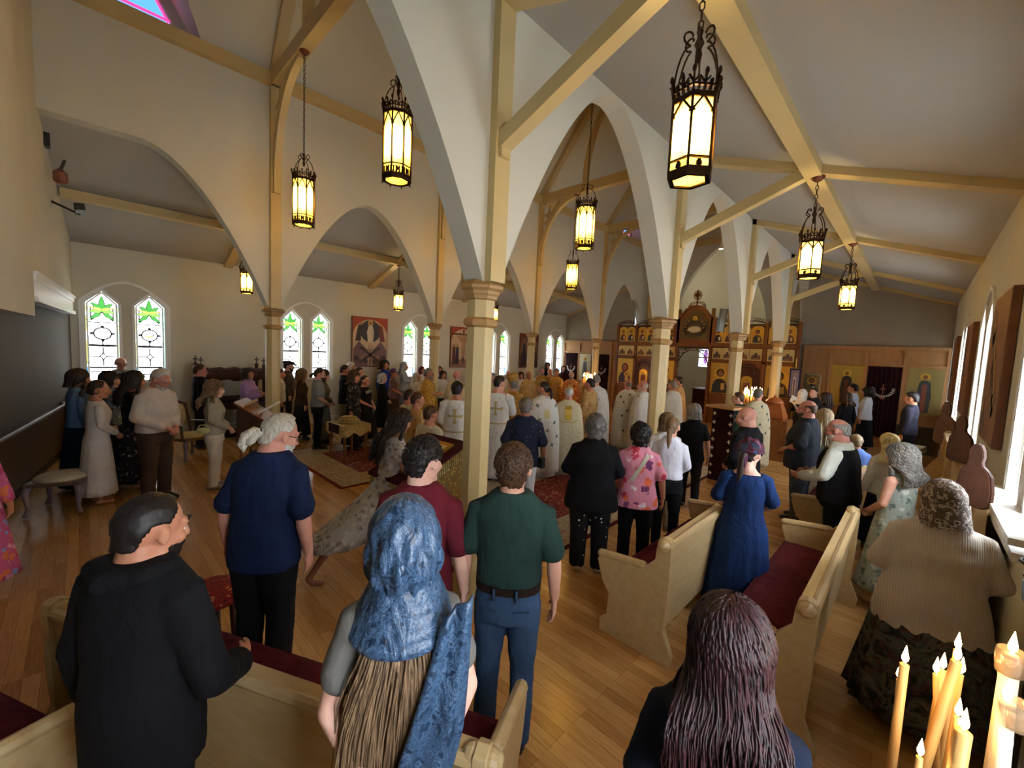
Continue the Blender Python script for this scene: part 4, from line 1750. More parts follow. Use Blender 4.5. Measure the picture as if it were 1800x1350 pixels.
for i in range(5):
    m.ell((-.02 + .03 * (i % 3), .01 * (i % 2), .77 + .022 * i), (.27 - .03 * i, .2 - .02 * i, .028), 18, 6, rot=(0, 0, .3 * i))
o = obj('folded_vestment', m, BROC2, smooth=True, loc=(-7.95, 3.62, 0))
tag(o, 'folded pale gold vestment heaped on the small table', 'vestment')

# carved tomb stand with a draped canopy against the left wall
t = thing('carved_bier', 'dark carved canopied bier against the left wall between windows', 'bier', (-11.62, 2.42, 0))
m = M()
for sx in (-1, 1):
    for sy in (-1, 1):
        m.tube([(sx * .3, sy * .62, 0), (sx * .3, sy * .62, .3), (sx * .3, sy * .62, 1.0), (sx * .3, sy * .62, 1.62)], [.045, .035, .03, .04], 8, False)
        m.ell((sx * .3, sy * .62, 1.66), (.05, .05, .05), 8, 6)
        m.box(sx * .3 - .012, sx * .3 + .012, sy * .62 - .012, sy * .62 + .012, 1.7, 1.86)
        m.box(sx * .3 - .012, sx * .3 + .012, sy * .62 - .05, sy * .62 + .05, 1.77, 1.80)
m.box(-.34, .34, -.66, .66, .66, .80)
m.box(-.32, .32, -.6, .6, .0, .08)
obj('frame', m, DARKW, t)
m = M()
rings = []
for i in range(13):
    v_ = -.62 + 1.24 * i / 12
    r = .36
    rings.append([(r * cos(a), v_, 1.42 + .18 * sin(a) + .02 * sin(i * 2.1)) for a in [pi * j / 10 for j in range(11)]] + [(-.34, v_, 1.33 + .03 * sin(i * 1.7)), (.34, v_, 1.33 + .03 * sin(i * 1.7))])
m.loft(rings)
obj('draped_canopy', m, pattern('dark_brocade', '#3a2426', ['#5a3a34', '#2a181c'], 20, .4), t, smooth=True)
m = M()
m.box(-.33, .33, -.58, .58, .80, .9)
obj('bier_cloth', m, cloth('#2c1c20', '#3a2a2a', .4), t)


# armchairs with pale upholstery at the left edge
def chair(label, x, y, rz, back=True):
    t = thing('armchair', label, 'chair', (x, y, 0), rz, group='carved chairs with pale seats')
    for sx in (-1, 1):
        for sy in (-1, 1):
            m = M()
            m.tube([(sx * .23, sy * .22, .40), (sx * .25, sy * .24, .30), (sx * .235, sy * .225, .12), (sx * .25, sy * .25, .02)], [.04, .036, .022, .028], 8, False)
            obj('leg', m, plain('#8a7a86', .4, name='silvered_wood', var=.2), t, smooth=True)
    m = M()
    m.box(-.27, .27, -.26, .26, .38, .43)
    bevel(obj('seat_frame', m, plain('#6a5648', .4, var=.2), t))
    m = M()
    m.ell((0, 0, .44), (.27, .26, .07), 20, 8)
    obj('seat', m, cloth('#c9bda0', '#b9ad92', .3, 'pale_upholstery'), t, smooth=True)
    if not back:
        return
    m = M()
    for s in (-1, 1):
        m.tube([(s * .23, -.24, .40), (s * .24, -.30, .7), (s * .2, -.34, 1.0), (0, -.36, 1.08)], .025, 8)
        m.tube([(s * .26, -.28, .66), (s * .29, .0, .68), (s * .28, .18, .66), (s * .27, .2, .42)], .022, 8)
    obj('arm', m, plain('#4a3428', .4, var=.2), t, smooth=True)
    m = M()
    m.ell((0, -.32, .78), (.2, .035, .25), 18, 10)
    obj('backrest', m, cloth('#c9bda0', '#b9ad92', .3, 'pale_upholstery'), t, smooth=True)


chair('carved pale-seated stool chair beside the pink floral lady', -7.72, -.22, radians(-20), False)
chair('pale upholstered chair cut off by the left edge in front', -4.15, -.86, radians(100))
chair('pale-seated chair behind the man in the beige shirt', -9.7, 1.35, radians(-60))
# round stool with a red patterned seat
t = thing('round_stool', 'low round stool with a red patterned seat behind the black-clad man', 'stool', (-3.55, .62, 0))
m = M()
m.lathe([(.2, .40), (.22, .44), (.19, .47), (.02, .48)], n=20)
obj('seat', m, pattern('red_patterned_cloth', '#7a1a1a', ['#b9774a', '#4a0f12'], 26, .35), t, smooth=True)
for i in range(3):
    m = M()
    a = 2 * pi * i / 3
    m.tube([(.14 * cos(a), .14 * sin(a), .41), (.17 * cos(a), .17 * sin(a), 0)], .018, 8, False)
    obj('leg', m, DARKW, t)

# covered tall lectern with white crosses, near the icon screen
t = thing('choir_stand', 'maroon-clothed stand with white crosses left of the green-jacket youth', 'stand', (-2.66, 8.2, 0), radians(-14))
m = M()
m.box(-.02, .36, -.03, .03, 0, 1.48)
m.box(-.03, .5, -.25, .25, 1.44, 1.48)
obj('frame', m, PANELW, t)
m = M()
m.box(.0, .40, -.06, -.04, .08, 1.46)
obj('maroon_hanging', m, cloth('#2c0c14', '#210810', .2), t)
m = M()
for c in (.045, .355):
    for i in range(8):
        z = .2 + i * .16
        m.box(c - .008, c + .008, -.066, -.06, z - .035, z + .035)
        m.box(c - .03, c + .03, -.066, -.06, z - .01, z + .01)
obj('cross_embroidery', m, plain('#e8e0d4', .7), t)

# domed reliquary box on a table (right of the fourth pillar)
t = thing('reliquary', 'orange-brown wooden domed shrine box right of the third pillar', 'shrine', (-2.42, 11.6, 0))
m = M()
m.box(-.35, .35, -.3, .3, 0, .95)
obj('pedestal', m, OAK, t)
m = M()
m.lathe([(.34, .95), (.36, 1.0), (.24, 1.28), (.22, 1.32)], n=4, ph=pi / 4)
obj('chest', m, wood('#a85f2e', '#8a4820', 3, .35, (4, 4, 4), 'orange_wood'), t)
m = M()
m.lathe([(.2, 1.32), (.19, 1.38), (.12, 1.44), (.03, 1.47), (.02, 1.52)], n=14)
obj('dome', m, wood('#a85f2e', '#8a4820', 3, .35, (4, 4, 4), 'orange_wood'), t, smooth=True)


FLAME = emit('#ffc27a', 26.0, 'candle_flame')
WAX = plain('#d8a860', .5, name='beeswax')
WAXW = plain('#efe3c8', .5, name='pale_wax')


def candle(parent, x, y, z, L, r, wax=None, tilt=(0, 0), fl=1.0, top=False, label=None, grp=None):
    if top:
        t = thing('candle', label, 'candle', (x, y, z), group=grp)
    else:
        t = parent
    o = V((0, 0, 0)) if top else V((x, y, z))
    tip = o + V((tilt[0] * L, tilt[1] * L, L))
    m = M()
    m.tube([o, (o + tip) / 2, tip], [r, r, r * .92], 10, False)
    if top:
        obj('wax', m, wax or WAX, t, smooth=True)
        m = M()
        m.tube([tip, tip + V((0, 0, .012))], .0012, 5, False)
        obj('wick', m, BLACK, t)
        m = M()
        m.lathe([(.001, 0), (.0055 * fl, .008 * fl), (.006 * fl, .014 * fl), (.003 * fl, .028 * fl), (.0005, .04 * fl)], tuple(tip + V((0, 0, .004))), 10)
        obj('flame', m, FLAME, t, smooth=True)
    return m, tip


def candle_bank(label, x, y, z, rad, n, seed, L=.22, cat='candle stand'):
    """round brass stand; its tapers are things of their own"""
    t = thing('candle_stand', label, cat, (x, y, 0))
    m = M()
    m.lathe([(.2, 0), (.2, .03), (.04, .08), (.025, .2), (.04, z * .5), (.025, z * .6), (.03, z - .08), (rad, z - .03), (rad, z), (rad * .95, z), (rad * .94, z - .02), (.01, z - .02)], n=20)
    obj('brass_body', m, GOLD, t, smooth=True)
    rd = random.Random(seed)
    for i in range(n):
        a = 2.4 * i
        r = rad * .85 * sqrt((i + .5) / n)
        cx, cy_ = x + r * cos(a), y + r * sin(a)
        candle(None, cx, cy_, z - .02, L * rd.uniform(.6, 1.1), .0075, WAX, (rd.uniform(-.05, .05), rd.uniform(-.05, .05)), 2.6, True,
               'thin lit beeswax taper on the ' + label.split(' ', 1)[1] if 0 else 'lit taper standing on the ' + label, 'lit tapers on the ' + label)


candle_bank('brass stand of candles at the left of the icon screen', -8.35, 12.6, 1.2, .30, 22, 3, .34)
candle_bank('brass stand of candles at the right of the icon screen', -3.07, 12.2, 1.2, .26, 22, 5, .34)

# hanging vigil lamp and track spot, grey column speaker
t = thing('speaker', 'slim grey box loudspeaker hung in front of the icon screen', 'speaker', tuple(at_y(1269, 563, 9.75)), radians(20))
m = M()
m.box(-.075, .075, -.06, .06, -.25, .25)
bevel(obj('cabinet', m, plain('#9aa2a8', .5), t))
m = M()
m.box(-.065, -.02, -.063, -.058, -.24, .24)
obj('grille', m, plain('#70787e', .7), t)
m = M()
m.beam((0, .06, 0), (.55, .3, .1), .03, .03)
obj('bracket', m, plain('#8a9096', .5), t)
t.rotation_euler = (0, radians(7), radians(10))
p = at_y(1268, 432, 9.81)
t = thing('spotlight', 'small white spotlight under the roof seen through the second arch', 'spotlight', tuple(p))
m = M()
m.lathe([(.045, -.07), (.03, 0), (.01, .02), (.01, 1.1)], n=12)
obj('housing', m, WHITE, t, smooth=True)
m = M()
m.lathe([(.04, -.072), (.01, -.073)], n=12)
obj('lens', m, emit('#fff4dc', 8), t)

# things fixed to the rear wall corner
p = at_y(140, 368, -.10)
p = at_x(140, 368, -9.6)
t = thing('security_camera', 'black security camera on an arm from the rear wall', 'camera', tuple(p))
m = M()
m.box(-.22, .22, -.06, .06, -.05, .05)
m.v = [Matrix.Rotation(.15, 4, 'X') @ q_ for q_ in m.v]
bevel(obj('camera_body', m, BLACK, t))
m = M()
m.beam((-.1, 0, -.06), (-.2, -.35, .1), .04, .03)
m.beam((-.2, -.35, .1), (-.2, -.38, .35), .03, .03)
obj('arm', m, BLACK, t)
p = at_x(78, 220, -9.3)
t = thing('wall_speaker', 'narrow black loudspeaker high on the rear wall', 'speaker', tuple(p))
m = M()
m.box(-.08, .08, -.06, .05, -.3, .28)
bevel(obj('cabinet', m, BLACK, t))
p = at_x(106, 307, -9.5)
t = thing('wall_bell', 'reddish bracket with a black prong on the rear wall', 'bracket', tuple(p))
m = M()
m.lathe([(.03, -.14), (.08, -.1), (.08, .03), (.03, .08)], n=8)
obj('bracket_body', m, plain('#7a4a3e', .5), t)
m = M()
m.tube([(0, 0, .05), (.05, .05, .2)], .02, 6)
obj('prong', m, BLACK, t)

# keyboard and radiator by the far right
t = thing('keyboard', 'black electronic keyboard beside the right wall', 'keyboard', (-.05, 9.9, 0), radians(80))
m = M()
m.box(-.65, .65, -.16, .16, .82, .92)
bevel(obj('case', m, BLACK, t))
m = M()
m.box(-.6, .6, -.15, .0, .92, .935)
obj('keys', m, plain('#dfe3ea', .3), t)
m = M()
for s in (-1, 1):
    m.beam((s * .5, -.15, 0), (s * -.5, .0, .82), .03, .03)
obj('stand', m, BLACK, t)
t = thing('radiator', 'dark slotted radiator cover below the long-robed saint', 'radiator', (.05, YP - .2, 0))
m = M()
m.box(-.38, .38, -.06, .06, .0, .75)
obj('cover', m, plain('#4a4038', .5), t)
m = M()
for i in range(12):
    m.box(-.34 + i * .06, -.31 + i * .06, -.07, -.05, .16, .7)
obj('slat', m, plain('#2a241f', .5), t)

# ---------------------------------------------------------------- candle stand in the right foreground
CS = (.20, 1.62)
t = thing('candle_stand', 'round brass sand tray of votive candles in the right foreground', 'candle stand', (CS[0], CS[1], 0))
m = M()
m.lathe([(.16, 0), (.16, .03), (.04, .07), (.022, .2), (.03, .5), (.022, .7), (.04, .90), (.20, .93), (.215, .99), (.205, .99), (.195, .95), (.01, .95)], n=28)
obj('tray', m, plain('#7a6038', .35, .8, name='aged_brass', var=.3, vs=14), t, smooth=True)
m = M()
m.lathe([(.197, .955), (.197, .968), (.05, .974), (.01, .975)], n=28)
obj('sand', m, plain('#8a7448', .9, bump=.5, bs=200, name='sand'), t)
m = M()
for a, r in ((2.2, .15), (3.9, .15), (5.2, .12), (.6, .14)):
    m.tube([(r * cos(a) + .028 * cos(q_), r * sin(a) + .028 * sin(q_), .99 + .004 * sin(q_)) for q_ in [2 * pi * i / 14 for i in range(15)]], .003, 5, False)
obj('ring_holder', m, GOLD, t)
FG = [(1590, 1168, 0.085, 1.60, .012, 'tall beeswax candle at the left of the foreground tray', .0, .02), (1580, 1192, .075, 1.62, .006, 'thin candle leaning beside the leftmost tall one', -.03, .0),
      (1645, 1182, .14, 1.66, .007, 'thin candle crossing in front of the centre pair', -.10, .0), (1657, 1175, .155, 1.70, .009, 'candle right behind the crossing thin one', .03, .0),
      (1682, 1160, .17, 1.60, .013, 'thick candle at the centre of the foreground tray', .10, .0), (1690, 1183, .185, 1.63, .006, 'thin candle right of the thick centre one', .02, .0),
      (1683, 1140, .19, 1.72, .009, 'tallest candle at the back of the foreground tray', .0, .0),
      (1684, 1258, .15, 1.50, .008, 'short candle behind the stub in the foreground tray', .0, .0), (1694, 1283, .155, 1.47, .018, 'thick short candle low in the foreground tray', .02, .0),
      (1617, 1328, .08, 1.48, .008, 'lowest candle stub at the front of the foreground tray', .0, .0),
      (1779, 1148, .30, 1.66, .020, 'large glass-collared candle at the right edge', .0, .0), (1770, 1232, .265, 1.53, .017, 'thick candle in front of the glass-collared one', -.03, .0)]
for (u_, v_, bx, by, r, lb, tx, ty) in FG:
    # the flame pixel fixes the height of the wick at the candle's own distance
    d = ray(u_, v_)
    p = V((0, 0, CAMZ)) + d * (by / d.y)
    L = max(.05, p.z - .965)
    bx = p.x - tx * L
    candle(None, bx, by, .96, L, r, WAX if 'glass' not in lb else WAXW, (tx, ty), 1.0 + r * 25, True, lb, None)
    if 'glass' in lb:
        g = M()
        g.lathe([(.026, L - .05), (.03, L - .01), (.028, L + .012), (.025, L + .012), (.024, L - .01), (.022, L - .05)], n=20)
        gl = NT('candle_glass')
        gl.color('#ffe9c8')
        gl.p(Roughness=.1)
        gl.b.inputs['Transmission Weight'].default_value = .8
        gl.b.inputs['Alpha'].default_value = .6
        cobj = [o for o in bpy.data.objects if o.get('label') == lb][0]
        obj('glass_collar', g, gl.m, cobj, smooth=True)

# thin iron lamp stand at the right edge with a blue glass cup
t = thing('lamp_stand', 'thin iron stand with a blue glass cup at the right edge', 'lamp stand', (.42, 2.62, 0))
m = M()
m.tube([(0, 0, 0), (0, 0, 1.5)], .009, 6, False)
m.tube([(-.12, .0, 0), (0, 0, .8), (0, 0, 1.3)], .006, 6, False)
m.tube([(.06 * cos(q_), .06 * sin(q_), 1.55) for q_ in [2 * pi * i / 14 for i in range(15)]], .007, 6, False)
m.lathe([(.05, 1.49), (.05, 1.5), (.005, 1.505)], n=14)
m.lathe([(.1, 0), (.1, .015), (.01, .03)], n=14)
obj('iron_stem', m, BLACK, t)
m = M()
m.lathe([(.03, 1.37), (.045, 1.40), (.05, 1.47), (.045, 1.47), (.04, 1.41)], n=16)
obj('glass_cup', m, plain('#7fa8d8', .15, name='blue_glass'), t, smooth=True)


# ================================================================ people
def hairmat(c1, c2, rough=.5):
    key = ('hair', c1, c2)
    if key in MATS:
        return MATS[key]
    n = NT('hair')
    f = n.noise(3, n.coords((34, 34, 3)), detail=4, rough=.6, dist=.3)
    n.color(n.ramp(f, [(.32, c1), (.68, c2)]))
    n.p(Roughness=rough)
    n.b.inputs['Specular IOR Level'].default_value = .35
    n.bump(f, .3, .003)
    MATS[key] = n.m
    return n.m


def skinmat(c):
    key = ('skin', c)
    if key in MATS:
        return MATS[key]
    n = NT('skin')
    n.color(n.mix(n.ramp(n.noise(11, detail=4), [(.35, 0.0), (.7, .35)]), c, '#b5604c'))
    n.p(Roughness=.5)
    n.b.inputs['Specular IOR Level'].default_value = .35
    n.bump(n.noise(160, detail=3), .08, .002)
    MATS[key] = n.m
    return n.m


SKIN = {'fair': '#cf9f88', 'pink': '#c48e7a', 'tan': '#b98263', 'olive': '#a87858', 'brown': '#8a5a40', 'pale': '#e0b5a0', 'red': '#b98070'}
HAIR = {'black': ('#0d0a0a', '#241a18'), 'dark': ('#1a110d', '#33221a'), 'brown': ('#2c1c12', '#553722'), 'auburn': ('#1a0d0f', '#5c2026'), 'lbrown': ('#4a3626', '#8a6d50'),
        'blond': ('#8a6c48', '#c9ab7c'), 'gray': ('#4a4642', '#9a958e'), 'silver': ('#9c9a96', '#dcdad4'), 'white': ('#8f8a84', '#cdc8c0'), 'salt': ('#2a2624', '#7a7470'), 'dblond': ('#7a6a52', '#b5a380')}

TM = [(.78, .165, .11, 0), (.90, .172, .118, 0), (1.0, .160, .112, 0), (1.1, .156, .110, .002), (1.2, .166, .115, .004), (1.3, .180, .118, .002), (1.38, .182, .106, -.004),
      (1.43, .152, .088, -.012), (1.462, .112, .076, -.018), (1.50, .074, .066, -.018)]
TF = [(.78, .178, .118, 0), (.90, .176, .122, -.005), (1.0, .148, .106, 0), (1.08, .134, .100, .0), (1.18, .146, .112, .008), (1.27, .156, .126, .016), (1.36, .158, .103, .0),
      (1.42, .132, .078, -.01), (1.452, .092, .066, -.016), (1.50, .062, .060, -.016)]


def interp(T, z):
    if z <= T[0][0]:
        return T[0][1:]
    for a, b in zip(T, T[1:]):
        if z <= b[0]:
            t = (z - a[0]) / (b[0] - a[0])
            t = t * t * (3 - 2 * t)
            return tuple(a[i] + (b[i] - a[i]) * t for i in (1, 2, 3))
    return T[-1][1:]


def sell(rx, ry, cy_, z, n, e=2.3, mod=None):
    out = []
    for i in range(n):
        a = 2 * pi * i / n
        c, s = cos(a), sin(a)
        k = (abs(c) ** e + abs(s) ** e) ** (-1 / e)
        r = k * (mod(a, z) if mod else 1)
        out.append((rx * c * r, cy_ + ry * s * r, z))
    return out


ARMS = {'down': ((.245, -.03, 1.13), (.26, .03, .89), (.0, .15, -1)), 'clasp': ((.238, -.005, 1.14), (.065, .19, .99), (-.75, .45, -.45)),
        'back': ((.262, -.085, 1.15), (.065, -.165, .92), (-.85, -.1, -.5)), 'fold': ((.255, .06, 1.16), (.03, .20, 1.14), (-1, .1, .1)),
        'hold': ((.235, .06, 1.15), (.10, .27, 1.14), (-.45, .8, .3)), 'book': ((.24, .08, 1.16), (.14, .28, 1.22), (-.2, .8, .4)),
        'rest': ((.30, .06, 1.16), (.33, .26, 1.0), (.1, .9, -.4)), 'pocket': ((.27, -.06, 1.13), (.22, .05, .92), (-.3, .2, -1)),
        'fwd': ((.25, .06, 1.15), (.16, .29, 1.05), (-.3, .9, .0))}


def hand(m, w, d, side, near, curl=.55):
    """palm, four unequal bent fingers and a thumb leaving the side of the palm"""
    d = V(d).normalized()
    inward = V((-side, 0, 0)) if abs(d.x) < .6 else V((0, 0, 1)) * -1
    nrm = (inward - d * inward.dot(d)).normalized()      # direction fingers curl to
    sd = d.cross(nrm).normalized()
    w = V(w)
    m.tube([w - d * .02, w + d * .02, w + d * .055, w + d * .088], [.024, .033, .040, .036], 10, True, flat=.42, side=tuple(sd))
    ln = [.060, .074, .070, .052]
    for i in range(4):
        o = w + d * .088 + sd * ((i - 1.5) * .0205)
        dd = (d + sd * ((i - 1.5) * .05)).normalized()
        L = ln[i]
        a = curl * (.7 + .12 * i)
        p = [o - dd * .012]
        cur, ang = o, 0
        for j, f in enumerate((.44, .32, .26)):
            ang += a * (.5, .8, .6)[j]
            cur = cur + (dd * cos(ang) + nrm * sin(ang)) * (L * f)
            p.append(cur)
        m.tube(p, [.0098, .0092, .0085, .0072], 7)
    tsd = sd if (sd.y > 0 or abs(d.y) > .7) else -sd
    o = w + d * .025 + tsd * .030
    m.tube([w + d * .01 + tsd * .018, o, o + (d * .7 + tsd * .55 + nrm * .35).normalized() * .035, o + (d * .95 + tsd * .3 + nrm * .5).normalized() * .062], [.015, .0135, .0105, .0085], 7)


def head_skin(m, f):
    j = .92 if f else 1.0
    m.ell((0, -.012, .024), (.0755, .096, .089), 20, 14)
    m.ell((0, .030, -.028), (.061 * j, .066, .084), 18, 12)
    m.ell((0, .032, -.074), (.048 * j, .052, .038), 14, 10)
    m.ell((0, .080, -.098), (.024, .021, .019), 10, 7)
    m.tube([(-.052 * j, .015, -.072), (-.036 * j, .055, -.092), (0, .078, -.100), (.036 * j, .055, -.092), (.052 * j, .015, -.072)], [.014, .016, .017, .016, .014], 8)
    m.tube([(0, .096, .016), (0, .110, -.010), (0, .119, -.030)], [.008, .010, .0135], 8)
    for s in (-1, 1):
        m.ell((s * .011, .105, -.034), (.0095, .011, .008), 8, 6)
        m.ell((s * .040, .066, -.028), (.023, .024, .024), 10, 7)
        m.tube([(s * .052, .072, .024), (s * .032, .088, .028), (s * .010, .094, .022)], [.008, .010, .008], 7)
        m.ell((s * .0785, -.006, -.006), (.010, .021, .033), 10, 8, rot=(.2, 0, -s * .35))
        m.ell((s * .082, -.014, .010), (.008, .012, .018), 8, 6)
        m.tube([(s * .046, .078, .006), (s * .032, .088, .011), (s * .018, .086, .006)], [.005, .006, .005], 6)
    m.tube([(-.024, .091, -.056), (-.008, .102, -.053), (.008, .102, -.053), (.024, .091, -.056)], [.004, .0065, .0065, .004], 7)
    m.tube([(-.020, .090, -.064), (0, .100, -.066), (.020, .090, -.064)], [.005, .008, .005], 7)
    m.tube([(0, -.02, -.06), (0, -.026, -.11), (0, -.022, -.145)], [.052 if f else .060, .050 if f else .058, .054], 14)


def shell(style, lod, amp=.006, freq=26, t=.013, seed=0):
    """hair or cloth cap on the skull, sunk below the skin outside its hairline"""
    fr, sd_, bk, top = style
    m = M()
    na, ne = {0: (64, 44), 1: (36, 24), 2: (22, 15)}[lod]
    rings = []
    for k in range(ne):
        el = -pi / 2 + pi * (k + .5) / ne
        ring = []
        for i in range(na):
            a = 2 * pi * i / na
            x, y, z = cos(el) * sin(a), cos(el) * cos(a), sin(el)
            az = abs(math.degrees(atan2(x, y)))
            if az < 48:
                th = fr
            elif az < 78:
                th = fr + (sd_ - fr) * (az - 48) / 30
            elif az < 106:
                th = sd_
            else:
                th = sd_ + (bk - sd_) * min(1, (az - 106) / 26)
            e = math.degrees(el) + 5 * noise.noise(V((x * 5, y * 5, z * 5 + seed)))
            kk = max(0, min(1, (e - th) / 7 + .5))
            if top is not None:
                kk *= max(0, min(1, (top - e) / 8 + .5))
            nz = noise.noise(V((x, y, z)) * freq * .12 + V((seed, 0, 0))) * amp * 1.5 + noise.noise(V((x, y, z)) * freq * .4 + V((seed, 3, 0))) * amp
            inf = (t + nz) * kk - .014 * (1 - kk)
            if el < 0 and az > 62:
                kb = min(1, (az - 62) / 30)
                hf = max(cos(el), 1 - .20 * min(1, -el))
                hf = cos(el) + (hf - cos(el)) * kb
                x, y = hf * sin(a), hf * cos(a)
                z = z * (1 + .25 * kb * min(1, -el))
            r = V((x * (.0765 + inf), y * (.097 + inf) - .012, z * (.091 + inf) + .024))
            ring.append(r)
        rings.append(ring)
    m.loft(rings)
    return m


def locks(n, L, lod, seed, curl=0.0, spread=1.0, thick=.006, parting=True, bk=-.135, face=62, wavy=.006, zend=None):
    m = M()
    rd = random.Random(seed)
    seg = {0: 5, 1: 4, 2: 4}[lod]
    for i in range(n):
        s = rd.choice((-1, 1))
        az = radians(rd.uniform(4, 180)) if parting else radians(rd.uniform(0, 180))
        el0 = radians(rd.uniform(20, 88))
        az1 = max(az, radians(face + rd.uniform(0, 14)))
        inf = .012 + rd.uniform(0, .012)
        pts = []
        for j in range(5):
            t = j / 4
            el = el0 + (radians(-12) - el0) * t
            aa = az + (az1 - az) * min(1, t * 1.3)
            pts.append(V((s * cos(el) * sin(aa) * (.0765 + inf), cos(el) * cos(aa) * (.097 + inf) - .012, sin(el) * (.091 + inf) + .024)))
        p = pts[-1]
        LL = L * rd.uniform(.78, 1.04)
        k = 7 if L > .2 else 4
        ty = min(p.y, bk - rd.uniform(0, .03)) if p.y < .02 else p.y - .02
        tx = p.x * spread * rd.uniform(.9, 1.25)
        ph = rd.uniform(0, 6)
        for j in range(1, k + 1):
            t = j / k
            zc = p.z - (LL + p.z) * t if LL + p.z > 0 else p.z - .02 * t
            tt = max(0, min(1, (-zc - .05) / .12))
            tt = tt * tt * (3 - 2 * tt)
            pts.append(V((p.x + (tx - p.x) * tt + wavy * t * sin(ph + t * 7), p.y + (ty - p.y) * tt + wavy * t * cos(ph + t * 6), zc)))
        if curl:
            q = []
            c = 0
            for a, b in zip(pts, pts[1:]):
                for f in (0, .33, .66):
                    c += .9
                    q.append(a.lerp(b, f) + V((curl * cos(c + ph), curl * sin(c + ph), curl * .4 * sin(c * .7))))
            pts = q
        th = thick * rd.uniform(.7, 1.3)
        m.tube(pts, [th * (1 - .55 * (j / len(pts)) ** 2) for j in range(len(pts))], seg, False, cap=False)
    return m


def curls(n, seed, r0=.012, rad=.004, region=(20, 88), azr=(0, 180), out=.018):
    """short separate curls over the skull"""
    m = M()
    rd = random.Random(seed)
    for i in range(n):
        s = rd.choice((-1, 1))
        az = radians(rd.uniform(*azr))
        lo = region[0] if az < radians(55) else (-50 if az > radians(110) else -30) if out > .02 else (region[0] if az < radians(60) else (-38 if az > radians(120) else -2))
        el = radians(rd.uniform(lo, region[1]))
        c = V((s * cos(el) * sin(az) * .0885, cos(el) * cos(az) * .109 - .012, sin(el) * .103 + .024))
        nn = (c - V((0, -.012, .024))).normalized()
        a = nn.orthogonal().normalized()
        a = Matrix.Rotation(rd.uniform(0, 6.28), 3, nn) @ a
        b = nn.cross(a)
        rr = r0 * rd.uniform(.6, 1.2)
        pts = [c + a * (rr * cos(t)) + b * (rr * sin(t)) + nn * (out * t / 6.0 - .006) for t in [j * .9 for j in range(7)]]
        m.tube(pts, [rad, rad, rad, rad, rad * .9, rad * .7, rad * .3], 5, False, cap=False)
    return m


CROSSM = plain('#b9a56a', .45, .4, name='gold_thread')
NUM = [0]
PLACED = []


